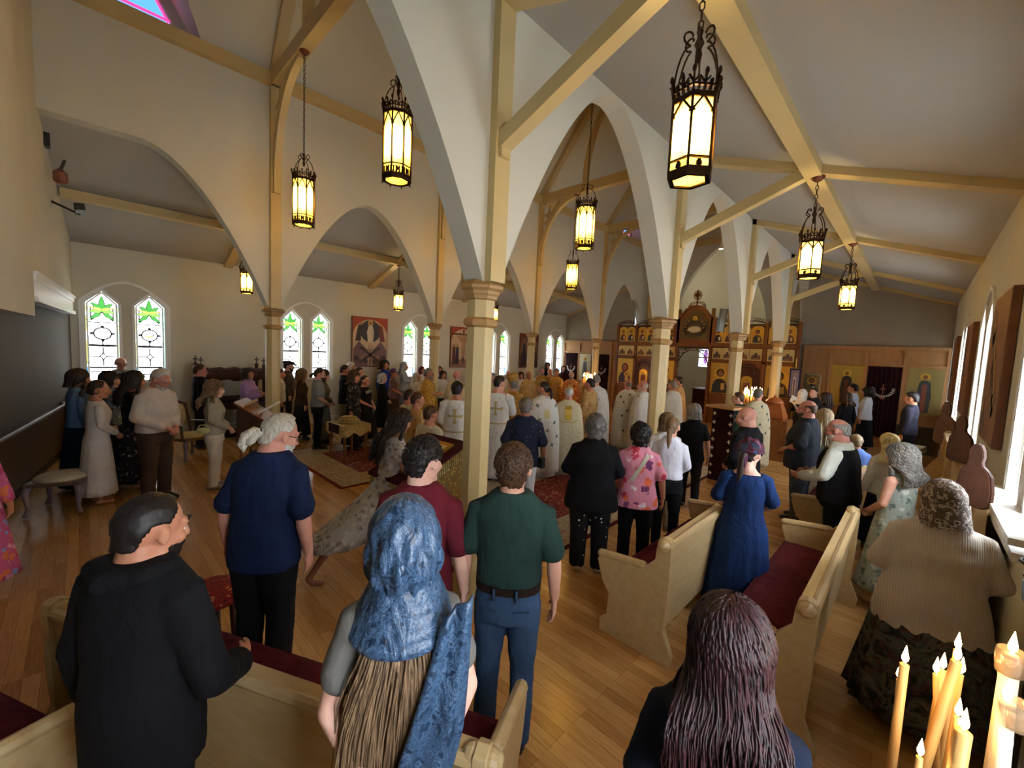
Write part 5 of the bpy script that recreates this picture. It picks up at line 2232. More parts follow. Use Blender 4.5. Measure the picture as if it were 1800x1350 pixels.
def person(u, v, h, rel, label, sex='m', skin='fair', hair=('short', 'brown'), top=None, bot=None, arms='down', hy=0, hp=7, fat=1.0, wd=1.0, lean=0.0,
           beard=None, glasses=False, shoes='#1a1614', hat=None, grp=None, lod=None, pos=None, dist=None, zmax=None, legs=0, extra=None, collar=None, belt=None, armR=None, armL=None, handR=None, drop=0, fcurl=.55, htilt=0):
    NUM[0] += 1
    sd0 = NUM[0]
    base = 0.14 if 0 else 0.0
    if pos is not None:
        p = V((pos[0], pos[1], 0))
    elif dist is not None:
        d = ray(u, v)
        d = d / hypot(d.x, d.y) * dist
        p = V((d.x, d.y, 0))
        h = CAMZ + d.z
    else:
        p = at_z(u, v, h)
        if p.x < WL + .42:
            p = at_x(u, v, WL + .42)
            h = p.z
        if p.y > 15.4:
            p = at_y(u, v, 15.3)
            h = p.z
        p = V((p.x, p.y, 0))
    D = hypot(p.x, p.y)
    if pos is None:
        d = ray(u, v)
        d = d / hypot(d.x, d.y)
        D0 = D
        for st_ in (0, .15, -.15, .3, -.3, .45, -.45, .6, -.6, .8, -.8, 1.0, -1.0, 1.25, -1.25, 1.5):
            Dn = D0 + st_
            hn = CAMZ + d.z * Dn
            q = V((d.x * Dn, d.y * Dn, 0))
            if abs(hn - h) > .15 or q.x < WL + .38 or q.y > 15.5:
                continue
            if all((q - o_).length > .50 for o_ in PLACED):
                p, h, D = q, hn, Dn
                break
    PLACED.append(p.copy())
    if lod is None:
        lod = 0 if D < 3.4 else (1 if D < 7.5 else 2)
    bearing = atan2(-p.x, p.y)
    s = h / 1.763
    # the tallest point is the head; put the head, not the feet, on the sight line when leaning
    root = thing('person', label, 'person', (p.x, p.y, 0), bearing + radians(rel), grp)
    root.scale = (s, s, s)
    fem = sex == 'f'
    T = TF if fem else TM
    TT = []
    for z, rx, ry, c in T:
        k = max(0, min(1, (1.36 - z) / .12))
        TT.append((z, rx * wd * (1 + (fat - 1) * .85 * k), ry * (1 + (fat - 1) * (1.1 * k + .3)), c + (fat - 1) * .05 * k))
    sh = (.158 if fem else .178) * wd
    vox = {0: .0075, 1: .012, 2: .017}[lod]

    def bend(P):
        return V((P.x, P.y + lean * max(0, P.z - .95), P.z - .5 * lean * lean * max(0, P.z - .95)))
    zoff = 0
    HM = Matrix.Translation((0, -.012, 1.500 - drop)) @ Euler((radians(-hp), radians(htilt), radians(hy)), 'XYZ').to_matrix().to_4x4() @ Matrix.Translation((0, .010, .117)) @ Matrix.Scale(1.1, 4)

    def mk(name, m, mat, smooth=True, remesh=0, it=4, lab=None, wr=0):
        m.v = [bend(q) for q in m.v]
        o = obj(name, m, mat, root, smooth, label=lab)
        if remesh:
            r = o.modifiers.new('remesh', 'REMESH')
            r.mode = 'VOXEL'
            r.voxel_size = remesh
            r.use_smooth_shade = True
            if wr:
                tx = bpy.data.textures.get('folds') or bpy.data.textures.new('folds', 'CLOUDS')
                tx.noise_scale = .11
                dm = o.modifiers.new('folds', 'DISPLACE')
                dm.texture = tx
                dm.strength = wr
                dm.mid_level = .5
                dm.texture_coords = 'LOCAL'
            sm = o.modifiers.new('smooth', 'SMOOTH')
            sm.iterations = it
            sm.factor = .5
        return o
    if pos is None:
        off = Matrix.Rotation(bearing + radians(rel), 3, 'Z') @ V((0, (lean * .68 + .10 * sin(radians(hp))) * s, 0))
        root.location.x -= off.x
        root.location.y -= off.y
    # ---- arms
    AR = {}
    for side, key in ((1, armR or arms), (-1, armL or arms)):
        E_, W_, D_ = ARMS[key]
        kx = wd * (1 + (fat - 1) * .5)
        E2 = V((side * E_[0] * kx * (.93 if fem else 1), E_[1], E_[2]))
        W2 = V((side * W_[0] * (kx if key in ('down', 'pocket', 'rest') else 1), W_[1] + (fat - 1) * .16 * (1 if W_[1] > .1 else (-.3 if W_[1] < -.1 else 0)), W_[2]))
        AR[side] = (V((side * sh, -.012, 1.378)), E2, W2, V((side * D_[0], D_[1], D_[2])))
    if handR:
        q = Matrix.Rotation(-root.rotation_euler[2], 3, 'Z') @ (V(handR) - V(root.location)) / s
        a_ = AR[1][0]
        mid = (a_ + q) / 2
        bendv = V((.10, -.10, -.10))
        AR[1] = (a_, mid + bendv, q, V(((q - mid - bendv).normalized().x, (q - mid - bendv).normalized().y, -.12)))
    # ---- body
    B = M()
    B.loft([sell(rx * .94, ry * .92, c, z, 18) for z, rx, ry, c in TT])
    ra = 1 + (fat - 1) * .8
    for side in (1, -1):
        a, b, c, d = AR[side]
        r0 = (.042 if fem else .049) * ra
        B.tube([a + V((-side * .02, 0, .0)), a, a.lerp(b, .45), b], [r0 * 1.25, r0 * 1.2, r0, r0 * .8], 12)
        B.tube([b, b.lerp(c, .3), c], [r0 * .82, r0 * .84, r0 * .56 if ra < 1.3 else r0 * .5], 12)
        hand(B, c, d, side, lod == 0, fcurl)
        lx = side * .085 * wd
        B.tube([(lx, 0, .86), (lx * 1.05, .015, .50), (lx * 1.1, -.005, .30), (lx * 1.1, -.01, .09)], [.088 * ra, .056, .052, .036], 12)
        B.tube([(lx * 1.1, -.03, .04), (lx * 1.15, .06, .035), (lx * 1.15, .13, .025)], [.036, .036, .026], 8, flat=.8)
    B.x = HM
    head_skin(B, fem)
    B.x = Matrix.Identity(4)
    mk('body', B, skinmat(SKIN.get(skin, skin)), remesh=vox, it=2 if lod else 3)
    # ---- eyes and brows where the face can be seen
    if abs((rel + hy + 180) % 360 - 180) > 60 and D < 12 and lod < 3:
        for sx in (-1, 1):
            e = M()
            e.x = HM
            e.ell((sx * .032, .0800, -.001), (.0120, .009, .0070), 10, 8)
            i_ = M()
            i_.x = HM
            i_.ell((sx * .032, .0865, -.001), (.0055, .0040, .0052), 8, 6)
            e.v = [bend(q) for q in e.v]
            i_.v = [bend(q) for q in i_.v]
            multi('eye', [(e, plain('#d8d2cc', .2, name='eye_white')), (i_, plain('#1e140f', .2, name='iris'))], root, True)
        b = M()
        b.x = HM
        for sx in (-1, 1):
            b.tube([(sx * .052, .080, .030), (sx * .032, .0975, .036), (sx * .014, .100, .030)], [.003, .005, .004], 6)
        b.x = Matrix.Identity(4)
        mk('eyebrow', b, hairmat(*HAIR[hair[1] if hair and hair[1] in HAIR else 'brown']))
        l = M()
        l.x = HM
        l.tube([(-.022, .0945, -.059), (0, .1075, -.058), (.022, .0945, -.059)], [.002, .0045, .002], 6)
        l.x = Matrix.Identity(4)
        mk('lips', l, plain('#9a4a42', .4, name='lip_tone'))
    # ---- hair
    if hair:
        kind, hc = hair[0], hair[1]
        hm = hairmat(*HAIR[hc]) if hc in HAIR else hairmat(*hc)
        ST = {'short': (46, 0, -52, None), 'crop': (50, 2, -48, None), 'bald': (12, -4, -46, 22), 'bob': (46, -40, -60, None), 'long': (50, -30, -60, None), 'curly': (42, -42, -75, None),
              'pony': (52, 0, -50, None), 'up': (52, 2, -45, None), 'recede': (66, 0, -50, None)}
        st = ST[kind]
        th = {'short': .014, 'crop': .006, 'bald': .003, 'bob': .022, 'long': .014, 'curly': .026, 'pony': .009, 'up': .010, 'recede': .010}[kind]
        if kind == 'bald':
            st = (90, -4, -46, hair[2] if len(hair) > 2 else 26)
        hs = shell(st, lod, amp={'bald': .0015, 'curly': .016, 'short': .007, 'bob': .006}.get(kind, .003), freq=40 if kind in ('curly', 'short') else 24, t=th, seed=sd0)
        hs.x = Matrix.Identity(4)
        parts = [hs]
        n0 = {0: 1.0, 1: .45, 2: .2}[lod]
        if kind == 'long':
            L = hair[2] if len(hair) > 2 else .32
            cu = hair[3] if len(hair) > 3 else 0
            parts.append(locks(int((1500 if lod == 0 else 420) * n0), L, lod, sd0, curl=cu, spread=1.12 + cu * 4, bk=-.135 if L > .3 else -.10, thick=.0036 if lod == 0 else .0095 if lod == 1 else .014, wavy=.008))
        elif kind == 'bob':
            parts.append(locks(int(200 * n0), .12, lod, sd0, thick=.008 if lod < 2 else .014, bk=-.11, spread=1.1))
        elif kind == 'curly':
            parts.append(curls(int(420 * n0), sd0, r0=.018, rad=.006 if lod < 2 else .01, out=.03, region=(30, 88)))
            if len(hair) > 2 and hair[2] > .1:
                parts.append(locks(int(380 * n0), hair[2], lod, sd0, curl=.014, spread=1.35, thick=.006 if lod == 0 else .009, wavy=.015))
        elif kind == 'short' and lod == 0:
            parts.append(curls(hair[2] if len(hair) > 2 else 500, sd0, r0=.011, rad=.0045, out=.016, region=(48, 88)))
        elif kind in ('pony', 'up'):
            b = M()
            if kind == 'pony':
                L = hair[2] if len(hair) > 2 else .25
                b.tube([(0, -.10, .0), (0, -.135, -.02), (0, -.15, -.06), (0, -.145, -.06 - L * .6), (0, -.14, -.06 - L)], [.02, .028, .03, .026, .006], 10)
                b.ell((0, -.112, .0), (.022, .014, .022), 10, 6)
            else:
                b.ell((0, -.115, .03), (.045, .04, .04), 14, 10)
            parts.append(b)
        H = M()
        for q in parts:
            H.x = HM
            H.add([tuple(z) for z in q.v], q.f)
        H.x = Matrix.Identity(4)
        mk('hair', H, hm)
    if beard:
        hm = hairmat(*HAIR[beard[0]])
        L = beard[1]
        b = M()
        b.x = HM
        rings = []
        for k_, (z, rx, ry, cy_) in enumerate(((-.040, .059, .046, .038), (-.055, .060, .058, .038), (-.075, .055, .063, .041), (-.10, .044, .052, .046), (-.115 - L * .5, .036, .036, .055), (-.12 - L, .012, .012, .062))):
            rings.append([(x + .004 * noise.noise(V((x * 60, z * 60, sd0))), y, z_) for x, y, z_ in sell(rx, ry, cy_, z, 16)])
        b.loft(rings[::-1])
        for sx in (-1, 1):
            b.tube([(sx * .004, .108, -.045), (sx * .022, .098, -.052), (sx * .034, .084, -.068)], [.006, .007, .004], 6)
        b.x = Matrix.Identity(4)
        mk('beard', b, hm)
    if glasses:
        g = M()
        g.x = HM
        for sx in (-1, 1):
            g.tube([(sx * .033 + .024 * cos(a), .103, .001 + .018 * sin(a)) for a in [2 * pi * i / 12 for i in range(13)]], .0022, 5, False)
            g.tube([(sx * .057, .10, .004), (sx * .079, .06, .006), (sx * .084, -.01, .004)], .0022, 5, False)
        g.tube([(-.010, .104, .004), (.010, .104, .004)], .0022, 5, False)
        g.x = Matrix.Identity(4)
        mk('glasses', g, plain('#2a2626', .3, .3, name='spectacle_frame'))

    # ---- garments
    def Rt(z, inf=0):
        rx, ry, c = interp(TT, z)
        return rx + inf, ry + inf, c

    def sleeves(m, frac, inf, flare=0.0, n=12):
        for side in (1, -1):
            a, b, c, d = AR[side]
            r0 = ((.042 if fem else .049) * ra) + inf
            a0 = a + V((-side * .03, 0, .005))
            if frac <= .6:
                e = a.lerp(b, frac / .6)
                m.tube([a0, a, a.lerp(b, frac / 1.2), e], [r0 * 1.08, r0 * 1.13, r0 * 1.04, r0 * 1.06 + flare], n)
            else:
                m.tube([a0, a, a.lerp(b, .5), b], [r0 * 1.08, r0 * 1.13, r0 * 1.0, r0 * .92], n)
                e = b.lerp(c, (frac - .6) / .4)
                m.tube([b, b.lerp(e, .5), e], [r0 * .93, r0 * .88 + flare * .5, r0 * .76 + flare], n)

    def loftm(m, prof, n=56, pl=0.0, k=18, e=2.2, seed=0):
        """prof: (z, rx, ry, cy) from top to bottom; pleats grow downwards"""
        zt, zb = prof[0][0], prof[-1][0]

        def mod(a, z):
            q = max(0, (zt - z) / (zt - zb))
            return 1 + pl * q * (sin(k * a + 2 * sin(3 * a + seed)) * .6 + .4 * sin((k * .55) * a + seed * 2))
        P = []
        for a, b in zip(prof, prof[1:]):
            st_ = max(1, int((a[0] - b[0]) / .07))
            for i in range(st_):
                t = i / st_
                P.append([a[j] + (b[j] - a[j]) * t for j in range(4)])
        P.append(prof[-1])
        m.loft([sell(rx, ry, c, z, n, e, mod) for z, rx, ry, c in P][::-1])
        return P

    def motif(polys, prof, side, mat, name='embroidered_cross', off=.012):
        """ribbons laid on the lofted surface; polys: ((x0,z0),(x1,z1),width)"""
        T_ = sorted([tuple(q) for q in prof])

        def Y(x, z):
            rx, ry, c = interp(T_, z)
            k_ = max(.02, 1 - min(.98, abs(x / rx)) ** 2.2) ** (1 / 2.2)
            return c + side * (ry * k_ + off)
        m = M()
        for (x0, z0), (x1, z1), w_ in polys:
            n_ = max(2, int(hypot(x1 - x0, z1 - z0) / .03))
            dx, dz = (x1 - x0), (z1 - z0)
            l = hypot(dx, dz) or 1
            nx, nz = -dz / l * w_ / 2, dx / l * w_ / 2
            vs = []
            for i in range(n_ + 1):
                t = i / n_
                x, z = x0 + dx * t, z0 + dz * t
                vs += [(x + nx, Y(x + nx, z + nz), z + nz), (x - nx, Y(x - nx, z - nz), z - nz)]
            m.add(vs, [(2 * i, 2 * i + 1, 2 * i + 3, 2 * i + 2) for i in range(n_)])
        return mk(name, m, mat, smooth=False)
    gv = {0: .010, 1: .014, 2: .019}[lod]
    zw = .98
    if bot:
        kind, bm = bot[0], bot[1]
        if kind == 'trousers':
            m = M()
            m.loft([sell(*(Rt(z, .012)[:2]), Rt(z)[2], z, 22) for z in (.78, .84, .90, .96, 1.0)])
            for side in (1, -1):
                lx = side * .088 * wd
                k = ra * (bot[2] if len(bot) > 2 else 1.0)
                m.tube([(lx, 0, .86), (lx * 1.05, .005, .68), (lx * 1.12, .012, .48), (lx * 1.15, -.005, .25), (lx * 1.15, -.01, .05)], [.102 * k, .088 * k, .070 * k, .064 * k, .062 * k], 14, round_ends=False)
            mk('trousers', m, bm, remesh=gv, it=3, wr=.012)
        elif kind == 'skirt':
            L = bot[2] if len(bot) > 2 else .15
            fl = bot[3] if len(bot) > 3 else .08
            m = M()
            rx, ry, c = Rt(1.0, .014)
            r2, y2, c2 = Rt(.88, .016)
            loftm(m, [(1.02, rx, ry, c), (.88, r2, y2, c2), (.5, r2 + fl * .5, y2 + fl * .6, c2), (L, r2 + fl, y2 + fl * 1.1, c2)], pl=.07 if lod < 2 else .05, seed=sd0)
            mk('skirt', m, bm)
    if top:
        kind, tm = top[0], top[1]
        o = dict(top[2]) if len(top) > 2 else {}
        hem = o.get('hem', .86)
        inf = o.get('inf', .016)
        if kind in ('tee', 'long', 'sleeveless', 'jacket'):
            m = M()
            zs = [hem, hem + .06] + [z for z in (.96, 1.04, 1.12, 1.2, 1.28, 1.34, 1.38, 1.42, 1.45, 1.475, 1.50) if z > hem + .07]
            m.loft([sell(Rt(z, inf + .006)[0], Rt(z, inf + (.012 if z < 1.1 else 0))[1], Rt(z)[2], z, 26) for z in zs])
            if kind != 'sleeveless':
                sleeves(m, {'tee': o.get('sl', .42), 'long': .95, 'jacket': .97}[kind], .012 if kind != 'jacket' else .018, o.get('flare', .006))
            nm = {'tee': 'shirt', 'long': 'shirt', 'sleeveless': 'sleeveless_top', 'jacket': 'jacket'}[kind]
            mk(o.get('name', nm), m, tm, remesh=gv, it=3, wr=.014)
        elif kind == 'dress':
            m = M()
            L, fl = o.get('len', .2), o.get('flare', .12)
            rx, ry, c = Rt(1.04, .012)
            r2, y2, c2 = Rt(.88, .02)
            pr = [(z, Rt(z, .012)[0], Rt(z, .012)[1], Rt(z)[2]) for z in (o.get('neck', 1.46), 1.43, 1.38, 1.3, 1.22, 1.14)] + [(1.04, rx, ry, c), (.88, r2, y2, c2), (.5, r2 + fl * .5, y2 + fl * .55, c2), (L, r2 + fl, y2 + fl, c2)]
            loftm(m, pr, pl=o.get('pl', .05), seed=sd0, k=o.get('k', 16))
            mk('dress', m, tm)
            if o.get('sl'):
                m = M()
                sleeves(m, o['sl'], .014, o.get('sflare', .006))
                mk('sleeve', m, tm, remesh=gv, it=3, wr=.01)
        elif kind in ('phelonion', 'robe'):
            m = M()
            ph = kind == 'phelonion'
            L = o.get('len', .08)
            f = .30 * wd if ph else .20 * wd
            if ph:
                pr = [(1.50, .07, .065, -.012), (1.455, .14, .10, -.01), (1.41, .215 * wd, .135, -.008), (1.30, .265 * wd, .175 * fat, 0), (1.10, .30 * wd, .21 * fat, .01), (.80, .325 * wd, .235 * fat, .01), (.42, .33 * wd, .245 * fat, .0), (L + .02, .34 * wd, .25 * fat, 0)]
            else:
                pr = [(1.49, .07, .06, -.012), (1.455, .11, .08, -.012), (1.42, .17 * wd, .105, -.01), (1.3, .20 * wd, .14 * fat, 0), (1.05, .19 * wd, .145 * fat, .0), (.8, .215 * wd, .165 * fat, 0), (.4, .25 * wd, .20 * fat, 0), (L, .28 * wd, .23 * fat, 0)]
            P = loftm(m, pr, n=64 if lod < 2 else 40, pl=.06 if ph else .07, k=14, seed=sd0)
            mk('phelonion' if ph else 'robe', m, tm)
            if not ph:
                m = M()
                sleeves(m, .92, .03, .03)
                mk('sleeve', m, tm, remesh=gv, it=2, wr=.012)
            else:
                m = M()
                loftm(m, [(.6, .26 * wd, .2 * fat, 0), (L - .05 if L > .1 else .03, .27 * wd, .21 * fat, 0)], pl=.05, seed=sd0 + 1)
                mk('under_robe', m, o.get('under', tm))
            bk_ = o.get('back', 'cross')
            sd_ = -1
            tcol = o.get('trim', CROSSM)
            if bk_ == 'cross':
                cz, r = (1.22, .10) if not ph else (1.20, .11)
                motif([((0, cz - r), (0, cz + r), .028), ((-r, cz), (r, cz), .028), ((-.03, cz - r), (.03, cz - r), .03), ((-.03, cz + r), (.03, cz + r), .03), ((-r, cz - .03), (-r, cz + .03), .03), ((r, cz - .03), (r, cz + .03), .03)], P, sd_, tcol)
                motif([((-.24, .98), (0, .97), .022), ((0, .97), (.24, .98), .022)] if not ph else [((-.2, 1.40), (.2, 1.40), .012)], P, sd_, tcol, 'gold_trim')
            elif bk_ == 'diamond':
                motif([((0, 1.10), (0, 1.26), .09), ((-.06, 1.18), (.06, 1.18), .06)], P, sd_, plain('#c9b87a', .5, .3), 'embroidered_diamond')
                motif([((x, z), (x + .02, z + .05), .05) for x, z in ((0, .86), (.14, 1.0), (-.15, 1.05), (.18, 1.3), (-.18, 1.3), (.1, .6), (-.12, .7), (.2, .75))], P, sd_, plain('#6a7068', .6), 'floral_embroidery')
            elif bk_ == 'flowers':
                motif([((x, z), (x + .025, z + .045), .04) for x, z in ((0, 1.36), (-.14, 1.18), (.12, 1.2), (.16, 1.08), (-.05, .98), (.08, .8), (-.16, .85), (.2, .9), (-.2, 1.3), (.0, .62), (-.12, .5))], P, sd_, plain('#3a4a40', .6), 'floral_embroidery')
                motif([((x, z), (x + .02, z - .02), .015) for x, z in ((.03, 1.34), (-.11, 1.16), (.15, 1.18), (.19, 1.06), (-.02, .96))], P, sd_, plain('#b0763c', .6), 'embroidered_bud')
            elif bk_ == 'yoke':
                motif([((-.2, 1.12), (-.1, 1.07), .02), ((-.1, 1.07), (.1, 1.07), .02), ((.1, 1.07), (.2, 1.12), .02)] + [((0, 1.12), (0, 1.38), .13)], P, sd_, plain('#b99a3e', .4, .5), 'gold_yoke')
            if o.get('gal'):
                motif([((-.05, .15), (-.05, 1.4), .03), ((.05, .15), (.05, 1.4), .03)] + [((-.05, z), (.05, z), .02) for z in (.4, .7, 1.0, 1.3)], P, 1, tcol, 'stole')
    if collar:
        m = M()
        m.tube([(.066 * cos(a), -.014 + .062 * sin(a), 1.462 - .02 * sin(a)) for a in [2 * pi * i / 16 for i in range(17)]], .014, 8, False)
        mk('collar', m, collar, remesh=0)
    if belt:
        m = M()
        z = .975
        P = [(.975 - .02, *[q + .02 for q in interp(TT, z)[:2]], 0), (.975 + .02, *[q + .02 for q in interp(TT, z)[:2]], 0)]
        m.loft([sell(P[0][1], P[0][2], interp(TT, z)[2], P[0][0], 30), sell(P[1][1], P[1][2], interp(TT, z)[2], P[1][0], 30)])
        mk('belt', m, belt, smooth=False)
    if shoes and (not bot or bot[0] != 'none'):
        for side in (1, -1):
            m = M()
            lx = side * .095 * wd
            m.tube([(lx, -.065, .05), (lx, .0, .055), (lx * 1.05, .09, .045), (lx * 1.08, .165, .032)], [.044, .046, .046, .034], 10, flat=.85)
            m.v = [V((q.x, q.y, max(.0, q.z))) for q in m.v]
            mk('shoe', m, plain(shoes, .45, name='shoe_leather'))
    if hat:
        kind, hm = hat[0], hat[1]
        H = M()
        if kind == 'veil':
            # cloth over head and shoulders, open at the face
            q = shell((52, -48 if len(hat) < 3 else -60, -80, None), lod, amp=.006, freq=14, t=.026, seed=sd0)
            H.x = HM
            H.add([tuple(z) for z in q.v], q.f)
            rings = []
            for z, rx, ry, cy_ in ((-.02, .098, .098, -.03), (-.08, .10, .098, -.035), (-.14, .105, .095, -.04), (-.20, .15, .115, -.035), (-.26 if len(hat) < 3 else -.26, .185, .13, -.03)):
                ring = []
                for i in range(36):
                    a = 2 * pi * i / 36
                    fr_ = max(0, sin(a))
                    k_ = 1 + .04 * sin(9 * a + z * 20)
                    ring.append((rx * cos(a) * k_, cy_ + ry * sin(a) * k_ * (1 - .25 * fr_ * (z > -.1)), z))
                rings.append(ring)
            H.loft(rings[::-1], cap=True)
        elif kind == 'lace':
            q = shell((58, -30, -70, None), lod, amp=.004, freq=14, t=.022, seed=sd0)
            H.x = HM
            H.add([tuple(z) for z in q.v], q.f)
            rings = []
            for z, k in ((.0, 1.0), (-.05, 1.03), (-.10, 1.08), (-.145, 1.13)):
                rings.append([(.102 * k * cos(a) * 1.02, -.03 + .108 * k * sin(a), z - (.012 * abs(sin(11 * a)) if z < -.13 else 0) + .05 * max(0, sin(a))) for a in [2 * pi * i / 66 for i in range(66)]])
            H.loft(rings[::-1], cap=False)
        elif kind == 'wrap':      # tied head wrap, high on the head
            q = shell((38, 6, -14, None), lod, amp=.012, freq=22, t=.030, seed=sd0)
            H.x = HM
            H.add([tuple(z) for z in q.v], q.f)
            H.tube([(.098 * cos(a), -.012 + .118 * sin(a), .03 + .02 * sin(a)) for a in [2 * pi * i / 24 for i in range(25)]], .014, 8, False)
            H.tube([(0, -.13, .0), (.02, -.16, -.06), (.03, -.15, -.12)], [.03, .026, .01], 8, flat=.4)
        elif kind == 'cap':
            H.x = HM
            H.lathe([(.088, .05), (.105, .07), (.108, .10), (.07, .125), (.01, .13)], (0, -.012, 0), 20, ry=1.22)
            H.tube([(-.06, .10, .06), (0, .15, .05), (.06, .10, .06)], [.018, .022, .018], 8, flat=.35, side=(0, 0, 1))
        elif kind == 'mitre':
            H.x = HM
            H.lathe([(.088, .035), (.094, .05), (.10, .09), (.112, .14), (.108, .185), (.07, .215), (.01, .225)], (0, -.008, 0), 24, ry=1.1)
            for i in range(8):
                a = 2 * pi * i / 8
                H.ell((.108 * cos(a), -.008 + .118 * sin(a), .12), (.012, .012, .02), 8, 6)
            H.tube([(0, -.008, .22), (0, -.008, .27)], .006, 6)
            H.tube([(-.02, -.008, .25), (.02, -.008, .25)], .006, 6)
        H.x = Matrix.Identity(4)
        mk({'veil': 'headscarf', 'lace': 'lace_veil', 'wrap': 'head_wrap', 'cap': 'cap', 'mitre': 'mitre'}[kind], H, hm)
    if extra:
        extra(root, mk, HM, AR, TT, loftm, motif)
    return root


def local_pt(root, p):
    R = Matrix.Rotation(root.rotation_euler[2], 3, 'Z')
    return V(root.location) + R @ (V(p) * root.scale[0])


# ---------------------------------------------------------------- cloth library
def knit(c, name='rib_knit'):
    n = NT(name)
    w_ = n.wave(26, n.coords(), direction='X')
    n.color(n.mix(n.ramp(w_, [(.2, 0.0), (.8, 1.0)]), c, '#d3c8bb'))
    n.p(Roughness=.95)
    n.bump(w_, .22, .006)
    return n.m


def stripes(c1, c2, sc, name='striped_cloth', direction='Z'):
    n = NT(name)
    w_ = n.wave(sc, n.coords(), direction=direction)
    n.color(n.ramp(w_, [(.45, c1), (.55, c2)]))
    n.p(Roughness=.9)
    return n.m


BLK = cloth('#0d0d10', '#111116', .35, 'black_cloth')
CHAR = cloth('#24242a', '#1b1b20', .4)
NAVY = cloth('#142244', '#101c38', .4, 'navy_cloth')
NAVYD = cloth('#11141f', '#0e1018', .4, 'dark_navy_cloth')
GREY = cloth('#7f858a', '#73797e', .4, 'grey_cloth')
WHT = cloth('#d9d7d4', '#cfcdca', .5, 'white_cloth')
WHT2 = cloth('#dcdde6', '#cfd1dc', .5, 'white_cotton')
CRM = cloth('#cfc6b2', '#bfb6a2', .5, 'cream_cloth')
KHAKI = cloth('#8c7a5e', '#7c6a50', .4, 'khaki_cloth')
BRNT = cloth('#4a3c34', '#3e322b', .4, 'brown_cloth')
WROBE = pattern('white_brocade', '#cfccc0', ['#bfb48e', '#c6c1ae', '#bbb5a0'], 30, .33, wr=.5)
WROBE2 = pattern('silver_white_brocade', '#d3d2cc', ['#b7b8ac', '#c6c5bb'], 24, .30, wr=.5)
WROBE3 = pattern('ivory_brocade', '#c9c0a2', ['#b3a676', '#bdb28e'], 28, .36, wr=.5)
GROBE = pattern('yellow_gold_brocade', '#c2953c', ['#e0bb62', '#9a7226'], 14, .36, wr=.5, metal=.1, rough=.6)
GROBE2 = pattern('tan_gold_brocade', '#b8925c', ['#d0ad78', '#96744a'], 14, .36, wr=.5)
GROBE3 = pattern('old_gold_brocade', '#a8803a', ['#cda75a', '#86642a'], 15, .36, wr=.5, metal=.1, rough=.6)
OROBE = pattern('orange_floral_brocade', '#c97a3a', ['#7a2416', '#e6c06a', '#a03a1c'], 13, .42, wr=.4)
PINK = pattern('pink_watercolour_floral', '#d98ca0', ['#c23a4e', '#e8d8dc', '#7a3a6a', '#e06a4a', '#d98ca0'], 9, .5, wr=.4)
PINK2 = pattern('bright_pink_floral', '#c25a8a', ['#d8744a', '#8a9ad8', '#e8a0b8', '#a83a6a'], 12, .45, wr=.4)
DOTS = pattern('white_polka_dots_on_black', '#0c0c0f', ['#e4e4e4'], 17, .19, rnd=.25, feature='dot', wr=.3)
NDOT = pattern('small_print_on_navy', '#131a30', ['#a8a8a4', '#b0906a'], 26, .13, feature='dot', wr=.4)
FLDK = pattern('dark_floral', '#17161c', ['#8a8478', '#5a5244', '#2c2a30'], 16, .36, wr=.4)
FLLT = pattern('grey_floral_chiffon', '#b4aea6', ['#857f7c', '#94807a', '#cfcac1'], 15, .40, wr=.5)
FLGR = pattern('grey_green_floral', '#9fa89e', ['#c7cfc6', '#5f746c', '#7d8a84'], 16, .42, wr=.5)
PAIS = pattern('dark_green_paisley', '#1f2a2c', ['#5a3a3e', '#3c5450', '#6d6058'], 6, .45, feature='swirl', wr=.4)
FLBL = pattern('blue_grey_floral', '#5a6478', ['#99a2b0', '#3a4254'], 14, .4, wr=.4)
DENIM = cloth('#39506e', '#2e4360', .4, 'slate_blue_cotton')
HSC = {'maroon': cloth('#5a2434', '#4a1c2a', .5), 'purple': cloth('#6a4a72', '#5a3c62', .5), 'white': cloth('#cdcbc6', '#bdbbb6', .5), 'grey': pattern('grey_print_scarf', '#8a9098', ['#b5babf', '#5e646e'], 16, .4),
       'black': BLK, 'blue': cloth('#28385c', '#1e2c4a', .5)}


HAIR['auburn'] = ('#0b0707', '#38151a')


def P(*a, **k):
    return person(*a, **k)


# ================ front row
def black_man_x(root, mk, HM, AR, TT, loftm, motif):
    m = M()      # folded hood on the shoulders
    m.tube([(.12, .0, 1.47), (.10, -.08, 1.475), (0, -.125, 1.46), (-.10, -.08, 1.475), (-.12, .0, 1.47)], [.03, .045, .055, .045, .03], 12, flat=.8)
    mk('hood', m, BLK, remesh=.01, it=3)


P(262, 846, 1.76, -50, 'man in black long-sleeved top with shaved dark hair holding the pew, left foreground', hair=('crop', 'black'), skin='tan', top=('jacket', BLK, {'hem': .70, 'inf': .022, 'name': 'hooded_top'}),
  bot=('trousers', BLK), fat=1.12, wd=.92, hy=-12, hp=12, lean=.03, drop=.03, beard=('black', .0), armL='down', handR=(-2.0, .44, .90), extra=black_man_x)


def tail_x(root, mk, HM, AR, TT, loftm, motif):
    b = M()
    b.x = HM
    b.tube([(0, -.105, .0), (-.01, -.14, -.005), (-.02, -.165, -.04), (-.02, -.168, -.085), (-.015, -.15, -.12)], [.014, .026, .034, .028, .006], 12)
    b.x = Matrix.Identity(4)
    mk('ponytail', b, hairmat('#8a8270', '#c9c2b2'))
    b = M()
    b.x = HM
    b.tube([(.016 * cos(a), -.118, -.002 + .016 * sin(a)) for a in [2 * pi * i / 10 for i in range(11)]], .006, 6, False)
    b.x = Matrix.Identity(4)
    mk('hair_tie', b, BLACK)


